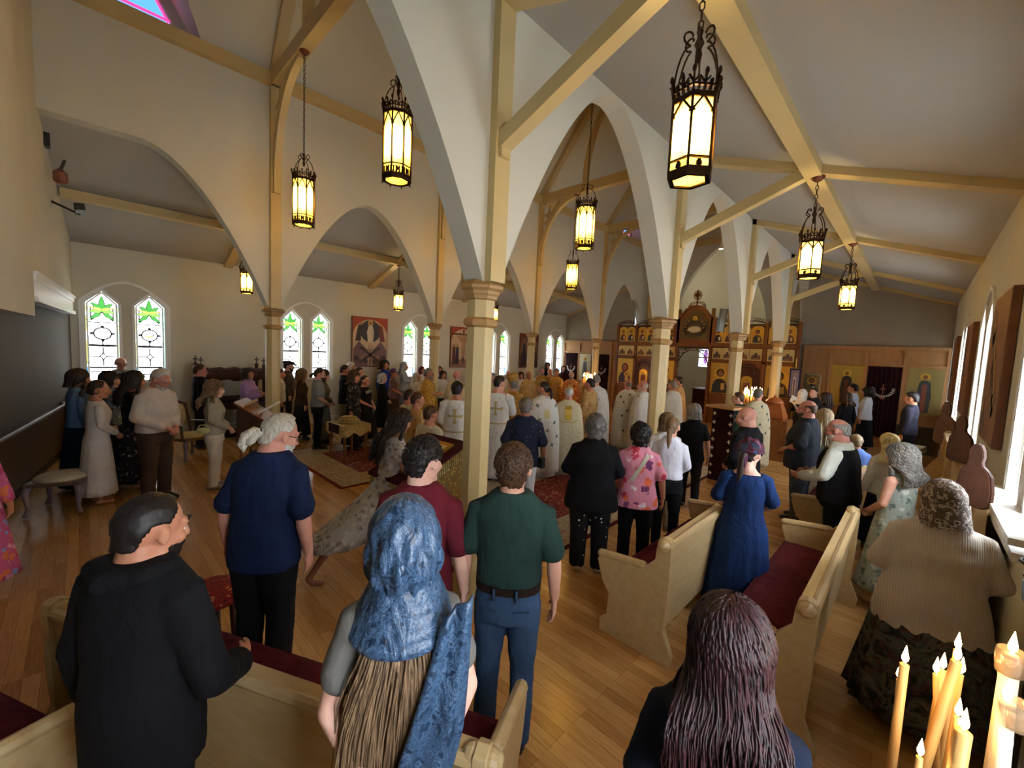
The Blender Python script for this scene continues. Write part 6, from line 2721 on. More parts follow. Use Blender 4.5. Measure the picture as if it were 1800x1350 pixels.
P(488, 714, 1.86, -35, 'tall grey-ponytailed man in navy T-shirt and black trousers, left of centre front', hair=('pony', ('#8a8270', '#c9c2b2'), .02), skin='pink', top=('tee', NAVY, {'hem': .80, 'sl': .5, 'inf': .024, 'flare': .012}),
  bot=('trousers', BLK, 1.12), fat=1.08, wd=1.0, hy=-28, hp=18, lean=.14, drop=.02, beard=('white', .02), glasses=True, extra=tail_x)

BSC = None


def paisley():
    n = NT('blue_paisley_silk')
    vec = n.coords()
    a = n.noise(13, vec, detail=5, dist=3.2)
    b = n.noise(34, vec, detail=4, dist=2.0)
    mth = n.n('Math', operation='MULTIPLY_ADD')
    n.link(b, mth.inputs[0])
    mth.inputs[1].default_value = .35
    n.link(a, mth.inputs[2])
    n.color(n.ramp(mth.outputs[0], [(.44, '#122236'), (.56, '#213752'), (.62, '#526d8a'), (.66, '#1b324d'), (.74, '#435e7c'), (.80, '#192e46')]))
    n.p(Roughness=.42)
    n.b.inputs['Specular IOR Level'].default_value = .5
    n.bump(n.noise(7, n.coords((1.6, 1.6, .5)), detail=4, dist=.7), .5, .06)
    return n.m


PAISLEY = paisley()


def scarf_x(root, mk, HM, AR, TT, loftm, motif):
    H = M()
    H.x = HM
    # hood of the scarf with long shallow folds
    q = []
    na, ne = 72, 34
    for k in range(ne):
        el = -pi * .40 + (pi * .90) * (k + .5) / ne
        ring = []
        for i in range(na):
            a = 2 * pi * i / na
            x, y, z = cos(el) * sin(a), cos(el) * cos(a), sin(el)
            az = abs(math.degrees(atan2(x, y)))
            open_ = max(0, min(1, (46 - az) / 8)) * max(0, min(1, (math.radians(34) - el) / .12))
            fold = .004 * sin(9 * a + 5 * el) + .003 * sin(17 * a - 3 * el)
            inf = .022 + fold * (1.2 - z) - .05 * open_ + .06 * max(0, -z) ** 1.3
            ring.append((x * (.0765 + inf), y * (.100 + inf) - .016, z * (.094 + inf) + .022))
        q.append(ring)
    H.loft(q)
    H.x = Matrix.Identity(4)
    mk('headscarf', H, PAISLEY)
    N = M()      # wrapped neck folds gathered to the right shoulder
    for j in range(6):
        z = 1.50 - .026 * j
        r = .086 + .011 * j
        N.tube([(r * cos(a) * 1.05, -.03 + r * .95 * sin(a), z + .012 * cos(a + .3 * j) - .018 * max(0, -sin(a)) * (j / 3)) for a in [2 * pi * i / 26 for i in range(27)]], .022, 9, False)
    N.loft([sell(.085, .08, -.03, 1.52, 30), sell(.105, .098, -.03, 1.46, 30), sell(.13, .115, -.03, 1.41, 30), sell(.12, .10, -.03, 1.38, 30)])
    mk('scarf_neck_wrap', N, PAISLEY, remesh=.009, it=2)
    Tm = M()
    rings = []
    n = 15
    for k in range(26):
        t = k / 25
        cx = .155 - .20 * t + .02 * sin(3 * t)
        cy_ = -.155 - .028 * sin(pi * t)
        z = 1.47 - .90 * t
        w_ = .045 + .055 * min(1, t * 2.2) - .01 * t
        up = [(cx + w_ * (2 * i / (n - 1) - 1), cy_ - .012 * sin(3.2 * pi * i / (n - 1) + 2 * t) - .012, z + .04 * (i / (n - 1) - .5) * 1.5) for i in range(n)]
        dn = [(x, y + .012, z_) for x, y, z_ in up[::-1]]
        rings.append(up + dn)
    Tm.loft(rings)
    mk('scarf_tail', Tm, PAISLEY)
    # long hair falling from under the scarf
    L = M()
    rd = random.Random(77)
    for i in range(800):
        x0 = rd.uniform(-.15, .12)
        x1 = x0 * 1.15 - .02 + rd.uniform(-.02, .02)
        zl = rd.uniform(.72, .98)
        y0 = -.125 - rd.uniform(0, .03) + .25 * x0 * x0
        ph = rd.uniform(0, 6)
        pts = [((x0 + (x1 - x0) * t) * (.55 + .45 * min(1, 2.2 * t)) + .005 * sin(ph + 6 * t), y0 * (.68 + .32 * min(1, 4 * t)) - .012 * sin(pi * t) + .004 * cos(ph + 7 * t), 1.43 + (zl - 1.43) * t) for t in [j / 8 for j in range(9)]]
        th = .0034 * rd.uniform(.7, 1.3)
        L.tube(pts, [th * (1 - .6 * (j / 8) ** 2) for j in range(9)], 5, False, cap=False)
    mk('hair', L, hairmat('#3d2c20', '#8f7356'))


P(712, 870, 1.81, 3, 'woman in a blue paisley headscarf with long light-brown hair, grey T-shirt, centre foreground', 'f', skin='pale', hair=None, top=('tee', cloth('#6e6b66', '#63605c', .4, 'grey_tee_cloth'), {'hem': .90, 'sl': .36}),
  bot=('skirt', CHAR, .12, .06), arms='back', hp=4, wd=.86, extra=scarf_x)


def green_x(root, mk, HM, AR, TT, loftm, motif):
    a, b, c, d = AR[-1]
    m = M()
    dd = (b - c).normalized()
    q = c + dd * .01
    e1 = dd.orthogonal().normalized()
    e2 = dd.cross(e1)
    m.tube([q + e1 * (.033 * cos(t)) + e2 * (.033 * sin(t)) for t in [2 * pi * i / 12 for i in range(13)]], .006, 6, False)
    mk('wristwatch', m, plain('#b5a98a', .3, .6))
    m = M()
    for x in (-.06, .06):
        m.box(x - .006, x + .006, -.150, -.138, .94, 1.0)
    mk('belt_loop', m, DENIM)
    m = M()
    m.tube([(.05, -.139, .875), (.13, -.125, .88)], .004, 6)
    m.tube([(-.05, -.139, .875), (-.13, -.125, .88)], .004, 6)
    mk('back_pocket', m, cloth('#2e4360', '#263a54', .3))


GRN = cloth('#243a36', '#1d312e', .4, 'dark_green_pique')
P(905, 776, 1.80, -6, 'curly-haired man in dark green polo and blue trousers, centre foreground', hair=('short', 'brown', 700), skin='fair', top=('tee', GRN, {'hem': 1.0, 'sl': .46, 'inf': .018, 'flare': .010}),
  bot=('trousers', DENIM, 1.02), arms='down', collar=GRN, belt=cloth('#2c1c14', '#20140e', .2, 'brown_leather'), extra=green_x, hp=-2)

MAR = cloth('#641c2a', '#561622', .4, 'maroon_pique')
P(745, 764, 1.80, -22, 'dark-haired young man in a maroon polo shirt beside the velvet icon stand', hair=('short', 'black', 260), skin='pale', top=('tee', MAR, {'hem': .86, 'sl': .5, 'inf': .018}),
  bot=('trousers', CHAR), collar=MAR, hy=-18, arms='down')


def sweep(root, mk, HM, AR, TT, loftm, motif):
    m = M()
    loftm(m, [(1.0, .15, .115, 0), (.8, .20, .17, .0), (.6, .24, .24, .0), (.40, .28, .32, .0)], pl=.09, seed=3)
    m.v = [V((q.x, q.y - .55 * max(0, (1.0 - q.z) / .6) ** 1.3, q.z)) for q in m.v]
    mk('dress_skirt', m, FLLT)
    m = M()
    m.tube([(.04, -.42, .62), (.05, -.56, .42), (.05, -.72, .20), (.05, -.78, .11)], [.055, .05, .036, .03], 10)
    m.tube([(.05, -.80, .10), (.05, -.76, .04), (.05, -.66, .02)], [.03, .032, .024], 8)
    mk('trailing_leg', m, skinmat(SKIN['brown']), remesh=.012)


P(704, 717, 1.66, -70, 'long dark-haired girl in a flowing grey floral dress stepping past the icon stand', 'f', skin='olive', hair=('long', 'dark', .42, .004), top=('dress', FLLT, {'len': .95, 'flare': .02, 'sl': .3}), bot=('none', None),
  arms='fwd', shoes=None, lean=.16, lod=1, extra=sweep)


# right foreground
def red_x(root, mk, HM, AR, TT, loftm, motif):
    pass


P(1290, 1050, 1.66, 6, 'woman with long dark red-tinted hair in a dark blue top, bottom centre-right', 'f', skin='pale', hair=('long', 'auburn', .33, .003), top=('long', cloth('#101c30', '#0c1626', .35), {'hem': .8, 'inf': .03}),
  bot=('skirt', CHAR, .1, .06), fat=1.05, wd=.98, arms='clasp', hp=6)


def lacemat():
    n = NT('white_lace_over_hair')
    a = n.voro(30, n.coords())
    b = n.noise(26, detail=4, dist=1.5)
    mth = n.n('Math', operation='MULTIPLY_ADD')
    n.link(a, mth.inputs[0])
    mth.inputs[1].default_value = .5
    n.link(b, mth.inputs[2])
    n.color(n.ramp(mth.outputs[0], [(.52, '#40332c'), (.60, '#6b5f55'), (.68, '#c2b8ac'), (.74, '#584a40')]))
    n.p(Roughness=.85)
    n.bump(mth.outputs[0], .4, .01)
    return n.m


LACE = lacemat()
KNIT = knit('#c4b8aa')
P(1664, 843, 1.63, 12, 'woman in a beige ribbed cardigan and lace head covering, right foreground', 'f', skin='fair', hair=('short', 'brown'), hat=('lace', LACE),
  top=('jacket', KNIT, {'hem': .72, 'inf': .035, 'name': 'cardigan'}), bot=('skirt', PAIS, .14, .12), fat=1.28, wd=1.2, armR='clasp', armL='clasp', hy=10, hp=10)

P(1600, 758, 1.60, 62, 'woman with big curly grey hair in a sleeveless grey-green floral dress', 'f', skin='fair', hair=('long', 'gray', .27, .014), top=('dress', FLGR, {'len': .22, 'flare': .10}), bot=('none', None), arms='clasp', fat=1.12, lod=0, pos=(-.04, 5.35))


def vest_x(root, mk, HM, AR, TT, loftm, motif):
    m = M()
    zs = (.83, .90, 1.0, 1.1, 1.2, 1.3, 1.38, 1.43)
    m.loft([sell(interp(TT, z)[0] + .034, interp(TT, z)[1] + .036, interp(TT, z)[2], z, 26) for z in zs])
    mk('waistcoat', m, BLK, remesh=.014, it=2)


P(1528, 716, 1.74, 75, 'white-bearded man in glasses with a black waistcoat over a pale shirt', hair=('bald', 'gray', 30), skin='red', beard=('white', .03), glasses=True, top=('long', cloth('#c5c8bd', '#b9bcb0', .5), {'inf': .02}),
  bot=('trousers', BLK), arms='fwd', fat=1.25, wd=1.08, lean=.10, hp=8, lod=1, extra=vest_x, pos=(-.50, 5.75))
P(1437, 688, 1.80, 80, 'large bald bearded man in a dark grey short-sleeved shirt, right of the choir stand', hair=('bald', 'brown', 20), skin='red', beard=('brown', .02), top=('tee', cloth('#2a2f3a', '#22262f', .5), {'hem': .78, 'sl': .56, 'inf': .03, 'flare': .015}),
  bot=('trousers', cloth('#3c4450', '#333a45', .5), 1.1), arms='clasp', fat=1.35, wd=1.2, hp=6, lod=1, pos=(-1.10, 7.3))
P(1352, 713, 1.76, 58, 'bald man in a black shirt with a black waist bag', hair=None, skin='pink', top=('long', BLK, {'hem': .86, 'inf': .022}), bot=('trousers', BRNT), arms='clasp', hy=18, hp=14, fat=1.05, wd=1.05, lod=1, pos=(-1.46, 5.75))
BLU = cloth('#1a3568', '#152b58', .5, 'royal_blue_gauze')
P(1303, 764, 1.62, 10, 'woman in a royal blue dress and maroon-and-blue head wrap beside the tufted pew', 'f', skin='pale', hair=('pony', 'dark', .2), hat=('wrap', pattern('maroon_blue_print', '#4a2036', ['#39486c', '#7a4a5e', '#1e2636'], 9, .45, wr=.3)),
  top=('dress', BLU, {'len': .13, 'flare': .08, 'sl': .5, 'sflare': .01, 'neck': 1.39, 'pl': .07, 'k': 22}), bot=('none', None), arms='clasp', fat=1.1, wd=1.06, hy=-30, hp=14, lod=1, pos=(-1.02, 4.1))
P(1298, 689, 1.66, 85, 'youth in glasses and a dark green jacket beside the white-crossed stand', hair=('short', 'brown'), skin='fair', glasses=True, top=('jacket', cloth('#1f3a34', '#182f2a', .4), {'hem': .84}), bot=('trousers', BLK), arms='fold', lod=1, pos=None)
P(1332, 682, 1.76, 35, 'grey-haired cleric in a cream brocade robe beyond the bald man', hair=('short', 'salt'), skin='fair', top=('phelonion', WROBE3, {'back': 'flowers'}), bot=('none', None), hy=-50, lod=2)
P(1412, 684, 1.66, -5, 'woman in a white hood and fringed shawl holding up an open book', 'f', skin='fair', hair=None, hat=('veil', HSC['white']), top=('dress', BLK, {'len': .06, 'flare': .10, 'sl': .95}), bot=('none', None), arms='book', lod=2,
  extra=lambda root, mk, HM, AR, TT, loftm, motif: (lambda m: (m.tube([(.2, -.02, 1.40), (.1, -.14, 1.25), (0, -.17, 1.12), (-.1, -.14, 1.25), (-.2, -.02, 1.40)], [.05, .055, .06, .055, .05], 10, flat=.4), mk('shawl', m, pattern('cream_print_shawl', '#c4b9a4', ['#8a5a54', '#6d6558'], 14, .35))))(M()))
r_ = [o for o in bpy.data.objects if o.get('label', '').startswith('woman in a white hood')][0]
bk = M()
for s in (-1, 1):
    bk.box(0, .14 * 1, -.006, .006, -.1, .1) if s > 0 else bk.box(-.14, 0, -.006, .006, -.1, .1)
o = obj('book', bk, plain('#e4e8e4', .6), loc=local_pt(r_, (-.18, .42, 1.40)))
o.rotation_euler = (radians(-20), radians(25), r_.rotation_euler[2] + .5)
tag(o, 'open white service book held up by the white-hooded woman', 'book')
P(1431, 681, 1.70, 150, 'fair young man whose face shows just behind the large bald man', hair=('short', 'dark'), skin='fair', top=('long', CHAR), bot=('trousers', BLK), lod=2)
P(1452, 690, 1.60, 60, 'woman with dark hair partly hidden behind the large bald man', 'f', skin='fair', hair=('long', 'dark', .2), top=('long', CHAR), bot=('skirt', CHAR), lod=2)
P(1468, 692, 1.62, 20, 'woman with long straight grey-blond hair right of the large bald man', 'f', skin='fair', hair=('long', 'dblond', .45), top=('long', cloth('#8a9a94', '#7a8a84', .4)), bot=('skirt', CRM, .2), lod=2, pos=(-.98, 8.0))
P(1489, 690, 1.63, 40, 'brown-haired woman in a long black dress behind the white-bearded man', 'f', skin='fair', hair=('long', 'brown', .22), top=('dress', BLK, {'sl': .95}), bot=('none', None), lod=2, hp=10)
P(1500, 674, 1.70, 70, 'dark-haired boy in glasses and a white shirt before the gold icon', hair=('short', 'black'), skin='tan', glasses=True, top=('long', WHT2), bot=('trousers', BLK), hp=6, lod=2)
P(1526, 680, 1.62, 75, 'black-haired girl in a white blouse in front of the dark curtain', 'f', skin='tan', hair=('bob', 'black'), top=('long', WHT2), bot=('skirt', NAVYD), hp=4, lod=2)
P(1560, 709, 1.35, 20, 'grey-blond child with a blue collar near the dark curtain', hair=('short', 'dblond'), skin='fair', top=('long', cloth('#6a8ad0', '#5a78be', .3)), bot=('trousers', CHAR), lod=2, pos=(-.55, 7.6))
P(1582, 733, 1.50, 30, 'person under a pale yellow lace veil right of the white-bearded man', 'f', skin='fair', hair=None, hat=('veil', pattern('yellow_lace', '#cdbf8c', ['#e6dcb8', '#a8965c'], 18, .42)), top=('long', CRM), bot=('skirt', CHAR), lod=2, pos=(-.18, 6.9))
P(1603, 688, 1.60, 78, 'black-haired boy in a dark shirt standing by the long-robed saint icon', hair=('short', 'black'), skin='olive', top=('long', cloth('#2c2c3a', '#22222e', .4)), bot=('trousers', BLK), lod=2, dist=12.2)

# centre right back views
P(1222, 709, 1.62, 5, 'grey-haired woman in a black short-sleeved top right of the second pillar', 'f', skin='fair', hair=('bob', 'gray'), top=('tee', BLK, {'hem': .8}), bot=('trousers', CHAR), fat=1.08, lod=1, hy=10)
P(1183, 731, 1.62, -8, 'brown-haired woman in a white top and black trousers at the second pillar', 'f', skin='fair', hair=('pony', 'lbrown', .18), top=('long', WHT2, {'hem': .96}), bot=('trousers', BLK), lod=1, arms='clasp')
P(1212, 738, 1.58, 5, 'woman in a white blouse and khaki trousers in front of the grey-haired one', 'f', skin='fair', hair=('long', 'lbrown', .12), top=('long', WHT, {'hem': .9}), bot=('trousers', KHAKI), lod=1, arms='clasp', pos=(-2.32, 5.35))


def strap_x(root, mk, HM, AR, TT, loftm, motif):
    P_ = [(z, interp(TT, z)[0] + .02, interp(TT, z)[1] + .02, interp(TT, z)[2]) for z in (.8, .9, 1.0, 1.1, 1.2, 1.3, 1.38, 1.43, 1.46)]
    motif([((.10, 1.42), (-.16, .95), .045)], P_, -1, CRM, 'bag_strap', .014)


P(1127, 743, 1.60, 4, 'woman with dark curly hair in a pink and white floral blouse', 'f', skin='olive', hair=('curly', 'black'), top=('tee', PINK, {'hem': .78, 'sl': .5, 'inf': .025, 'flare': .015}), bot=('trousers', BLK, 1.0), fat=1.18, wd=1.08, arms='down', lod=1, extra=strap_x)
P(1048, 728, 1.68, 0, 'grey curly-haired woman in a black top and white-dotted black trousers', 'f', skin='tan', hair=('curly', 'salt'), top=('long', BLK, {'hem': .72, 'inf': .03}), bot=('trousers', DOTS, 1.15), fat=1.32, wd=1.15, arms='clasp', lod=1, shoes='#b09a80')
P(925, 697, 1.70, -4, 'dark-haired man in a navy small-print shirt and white trousers', hair=('short', 'salt', 0), skin='brown', top=('tee', NDOT, {'hem': .8, 'sl': .55, 'inf': .026, 'flare': .014}), bot=('trousers', WHT), collar=NDOT, arms='down', lod=1, fat=1.05, wd=1.05)
o = M()
o.box(-.05, .05, -.04, .04, -.07, .07)
rr = [q for q in bpy.data.objects if q.get('label', '').startswith('dark-haired man in a navy small')][0]
q = obj('pouch', o, BLACK, loc=local_pt(rr, (.25, -.02, .86)))
tag(q, 'small black pouch on the belt of the navy-print-shirted man', 'bag')
bevel(q, .012)

# ================ children and acolytes by the icon stand
P(721, 683, 1.42, -65, 'boy in an ivory robe, farthest of three near the golden-robed priest', hair=('short', 'dark'), skin='tan', top=('robe', WROBE3), bot=('none', None), lod=2, dist=7.2)
P(735, 688, 1.42, -70, 'boy in a tan and gold robe between the two ivory-robed boys', hair=('short', 'brown'), skin='tan', top=('robe', GROBE2), bot=('none', None), lod=1, dist=6.6)
P(758, 712, 1.22, -50, 'smallest boy in an ivory robe with a red collar', hair=('short', 'brown'), skin='tan', top=('robe', WROBE3), bot=('none', None), lod=1, collar=cloth('#7a1f1f', '#6a1818', .2), dist=5.6)
P(804, 669, 1.66, -8, 'dark-haired acolyte in a white robe with a gold cross, left of the nearest pillar', hair=('short', 'black'), skin='tan', top=('robe', WROBE2, {'len': .1}), bot=('none', None), lod=1, arms='clasp', dist=6.7)

# ================ clergy circle
C = 'clergy in white vestments'
P(878, 658, 1.80, -14, 'dark-haired cleric in a white robe just right of the nearest pillar', hair=('crop', 'black'), skin='fair', top=('robe', WROBE2, {'len': .08}), bot=('none', None), grp=C, hy=-30, arms='hold', lod=1, dist=7.3)
P(902, 664, 1.75, 20, 'bishop in a round gold mitre seen from behind', hair=('short', 'gray'), skin='fair', hat=('mitre', GROBE3), top=('phelonion', GROBE3, {'back': 'cross'}), bot=('none', None), lod=2, dist=8.6)
P(957, 669, 1.78, 22, 'priest with a dark ponytail and grey beard in a white cope with flowers', hair=('pony', 'dark', .12), skin='tan', beard=('gray', .05), top=('phelonion', WROBE2, {'back': 'diamond'}), bot=('none', None), grp=C, hy=38, lod=1)
P(1001, 678, 1.70, 2, 'white-haired priest in an ivory cope with a gold yoke', hair=('bald', 'white', 50), skin='pink', top=('phelonion', WROBE3, {'back': 'yoke'}), bot=('none', None), grp=C, lod=1, fat=1.1)
P(1049, 657, 1.84, -5, 'tall short-haired priest in a white cope with a silver cross', hair=('crop', 'gray'), skin='fair', top=('phelonion', WROBE2, {'back': 'cross', 'trim': plain('#a9a9a2', .5, .3)}), bot=('none', None), grp=C, lod=1, wd=1.05)
P(1105, 665, 1.76, 12, 'bald priest in a white cope with dark flower motifs', hair=('bald', 'gray', 12), skin='red', top=('phelonion', WROBE, {'back': 'flowers'}), bot=('none', None), grp=C, hy=15, lod=1, fat=1.1)
P(1131, 667, 1.76, 62, 'white-bearded bald priest in a white cope, left of the second pillar', hair=('bald', 'white', 8), skin='pink', beard=('white', .06), top=('phelonion', WROBE2, {'back': 'none'}), bot=('none', None), grp=C, hy=20, lod=1)
P(1183, 668, 1.74, 40, 'grey-bearded priest in a white cope half hidden by the second pillar', hair=('short', 'gray'), skin='tan', beard=('gray', .05), top=('phelonion', WROBE, {'back': 'none'}), bot=('none', None), grp=C, hy=20, lod=2)
P(1193, 661, 1.80, 80, 'dark-bearded priest in an ivory-gold cope right of the second pillar', hair=('short', 'dark'), skin='tan', beard=('dark', .08), top=('phelonion', GROBE2, {'back': 'none'}), bot=('none', None), grp='clergy in gold vestments', lod=2)
G = 'clergy in gold vestments'
P(754, 647, 1.78, -105, 'grey-haired priest in glasses and bright golden vestments left of the nearest pillar', hair=('short', 'gray'), skin='tan', glasses=True, beard=('gray', .03), top=('phelonion', GROBE, {'back': 'none', 'gal': 1}), bot=('none', None), grp=G, arms='hold', lod=1)
P(803, 650, 1.76, 172, 'bald red-faced priest with a white beard in ivory-gold vestments', hair=('bald', 'white', 26), skin='red', beard=('white', .05), top=('phelonion', WROBE3, {'back': 'none', 'gal': 1}), bot=('none', None), grp=G, lod=1)
P(930, 651, 1.74, -140, 'bald tan-faced priest in tan-gold vestments between bishop and ponytailed priest', hair=('bald', 'brown', 0), skin='olive', top=('phelonion', GROBE2, {'gal': 1, 'back': 'none'}), bot=('none', None), grp=G, lod=2)
P(953, 645, 1.78, -150, 'grey-haired tall priest in old-gold vestments', hair=('short', 'gray'), skin='pink', beard=('gray', .03), top=('phelonion', GROBE3, {'gal': 1, 'back': 'none'}), bot=('none', None), grp=G, lod=2)
P(967, 647, 1.74, -160, 'bald priest behind the two gold-vested ones', hair=('bald', 'gray', 10), skin='pink', top=('phelonion', GROBE2, {'gal': 1, 'back': 'none'}), bot=('none', None), grp=G, lod=2)
P(979, 648, 1.74, -170, 'brown-haired priest in bright yellow vestments', hair=('short', 'brown'), skin='tan', top=('phelonion', GROBE, {'gal': 1, 'back': 'none'}), bot=('none', None), grp=G, lod=2, arms='hold')
P(1005, 652, 1.72, 175, 'bald bespectacled priest in orange floral vestments', hair=('bald', 'gray', 16), skin='pink', glasses=True, beard=('gray', .03), top=('phelonion', OROBE, {'gal': 1, 'back': 'none'}), bot=('none', None), grp=G, lod=2)
P(1033, 651, 1.72, 150, 'olive-skinned priest in glasses and old-gold vestments beside the candles', hair=('bald', 'black', 26), skin='olive', glasses=True, beard=('salt', .02), top=('phelonion', GROBE3, {'gal': 1, 'back': 'none'}), bot=('none', None), grp=G, lod=2)
P(1037, 664, 1.6, 60, 'dark-haired server partly behind the tall short-haired priest', hair=('short', 'black'), skin='tan', top=('robe', GROBE2), bot=('none', None), lod=2, dist=10.2)
P(894, 651, 1.72, 165, 'bald man facing the viewer above the dark-haired white-robed cleric', hair=('bald', 'gray', 4), skin='pink', top=('phelonion', WROBE2, {'back': 'none', 'gal': 1}), bot=('none', None), lod=2)
P(866, 655, 1.70, 150, 'grey-haired priest in ivory right beside the nearest pillar', hair=('short', 'gray'), skin='pink', top=('phelonion', WROBE3, {'back': 'none', 'gal': 1}), bot=('none', None), grp=G, lod=2)
P(1150, 668, 1.72, 100, 'bald older priest between the white-bearded one and the second pillar', hair=('bald', 'gray', 14), skin='red', top=('phelonion', WROBE, {'back': 'none'}), bot=('none', None), grp=C, lod=2)

# ================ worshippers along the left side of the nave
K = 'worshippers standing near the left windows'
P(916, 654, 1.60, -160, 'dark-haired woman in a white blouse behind the tan-faced priest', 'f', skin='tan', hair=('bob', 'dark'), top=('long', WHT), bot=('skirt', CHAR), grp=K, lod=2)
P(963, 637, 1.72, -150, 'person under a dark blue headscarf in front of the last left window', 'f', skin='tan', hair=None, hat=('veil', HSC['blue']), top=('long', NAVYD), bot=('skirt', NAVYD), grp=K, lod=2)
P(991, 643, 1.66, 170, 'woman in black with a black veil beside the left curtain', 'f', skin='fair', hair=None, hat=('veil', HSC['black']), top=('dress', cloth('#3a1820', '#2c1018', .3), {'sl': .95}), bot=('none', None), grp=K, lod=2)
P(772, 644, 1.66, -140, 'brown-haired woman right behind the second left pillar', 'f', skin='tan', hair=('bob', 'brown'), top=('long', WHT), bot=('skirt', CHAR), grp=K, lod=2)
P(779, 652, 1.60, -150, 'dark-haired woman in white between the pillar and the red-faced priest', 'f', skin='tan', hair=('bob', 'dark'), top=('long', WHT), bot=('skirt', CHAR), grp=K, lod=2)
P(742, 644, 1.62, -120, 'person in a maroon headscarf behind the golden-vested priest', 'f', skin='tan', hair=None, hat=('veil', HSC['maroon']), top=('long', WHT), bot=('skirt', CHAR), grp=K, lod=2)
P(733, 655, 1.58, -110, 'woman in a white headscarf and white clothes left of the golden-vested priest', 'f', skin='fair', hair=None, hat=('veil', HSC['white']), top=('long', WHT), bot=('skirt', WHT), grp=K, lod=2)
P(711, 636, 1.70, -95, 'woman in a grey patterned headscarf and pale grey top in front of the window', 'f', skin='tan', hair=None, hat=('veil', HSC['grey']), top=('long', cloth('#a9b0b4', '#9aa2a6', .4)), bot=('skirt', GREY), grp=K, lod=2, arms='fold')
P(692, 648, 1.62, -100, 'person in a purple head covering and maroon-striped knit top', 'f', skin='tan', hair=None, hat=('wrap', HSC['purple']), top=('tee', stripes('#54343c', '#857079', 9), {'hem': .8, 'sl': .5}), bot=('skirt', BRNT), grp=K, lod=2, arms='clasp', fat=1.15)
P(677, 633, 1.74, -140, 'woman with voluminous dark curly hair in a bright blue top', 'f', skin='tan', hair=('curly', 'black', .16), top=('long', cloth('#1c3c9a', '#173286', .4)), bot=('skirt', CHAR), grp=K, lod=2)
P(673, 656, 1.58, -110, 'silver-bobbed woman in a black dress at the end of the row', 'f', skin='pale', hair=('bob', 'silver'), top=('dress', BLK, {'sl': .95, 'len': .25}), bot=('none', None), grp=K, lod=2, arms='clasp')
P(642, 659, 1.60, -120, 'woman in a black dress with a pale fringed necklace, hands clasped', 'f', skin='tan', hair=('up', 'dark'), top=('dress', BLK, {'sl': .35, 'len': .2, 'flare': .16}), bot=('none', None), grp=K, lod=1, arms='clasp', fat=1.2, wd=1.05,
  extra=lambda root, mk, HM, AR, TT, loftm, motif: motif([((x, 1.40 - .3 * abs(x)), (x * 1.15, 1.34 - .3 * abs(x)), .012) for x in [(-.12 + .03 * i) for i in range(9)]], [(z, interp(TT, z)[0] + .014, interp(TT, z)[1] + .014, interp(TT, z)[2]) for z in (1.1, 1.2, 1.3, 1.38, 1.43, 1.46)], 1, CRM, 'fringed_necklace'))
P(607, 641, 1.76, -92, 'dark-haired man in a dark suit jacket and khaki trousers', hair=('short', 'dark'), skin='red', top=('jacket', NAVYD, {'hem': .78}), bot=('trousers', KHAKI), grp=K, lod=1, arms='clasp', wd=1.05, fat=1.05)
P(623, 651, 1.64, -110, 'brown-haired woman in a patterned blouse behind the dark-suited man', 'f', skin='tan', hair=('long', 'brown', .16), top=('long', FLDK), bot=('skirt', CHAR), grp=K, lod=2, dist=9.9)
P(617, 636, 1.72, -100, 'person in a white veil with a downturned head behind the dark-suited man', 'f', skin='tan', hair=None, hat=('veil', HSC['white']), top=('long', WHT), bot=('skirt', CHAR), grp=K, lod=2, hp=20)
P(632, 645, 1.68, -120, 'dark-haired face between the patterned-blouse woman and the black dress', hair=('short', 'dark'), skin='tan', top=('long', CHAR), bot=('trousers', CHAR), grp=K, lod=2, dist=10.6)
P(551, 641, 1.76, -85, 'bearded man in a grey T-shirt and black trousers with hands clasped', hair=('pony', 'dark', .04), skin='fair', beard=('dark', .03), glasses=True, top=('tee', GREY, {'hem': .93, 'sl': .46}), bot=('trousers', BLK), grp=K, lod=1, arms='clasp', pos=(-9.15, 3.48), lean=.03, hp=12)
P(531, 648, 1.66, -80, 'brown-haired woman behind the grey-shirted bearded man', 'f', skin='fair', hair=('long', 'lbrown', .3), top=('long', BRNT), bot=('skirt', CHAR), grp=K, lod=2, dist=10.8)
P(570, 649, 1.64, -88, 'woman in an olive knitted top and long grey skirt', 'f', skin='fair', hair=('bob', 'dark'), top=('long', cloth('#5e5a4a', '#524e40', .4)), bot=('skirt', cloth('#77787a', '#6a6b6d', .4), .12), grp=K, lod=1, arms='clasp', dist=10.3, hp=10)
P(508, 634, 1.76, -92, 'bearded man in a flat cap and brown-grey shirt in front of the second window pair', hair=('short', 'dark'), skin='fair', beard=('dark', .05), hat=('cap', cloth('#3c3a3a', '#302e2e', .2)), top=('long', cloth('#4a4244', '#3e3638', .4)), bot=('trousers', CHAR), grp=K, lod=1)
P(493, 648, 1.60, -90, 'person partly hidden by the first left pillar beside the flat-capped man', hair=('short', 'brown'), skin='tan', top=('long', CRM), bot=('trousers', CHAR), grp=K, lod=2, dist=12.2)

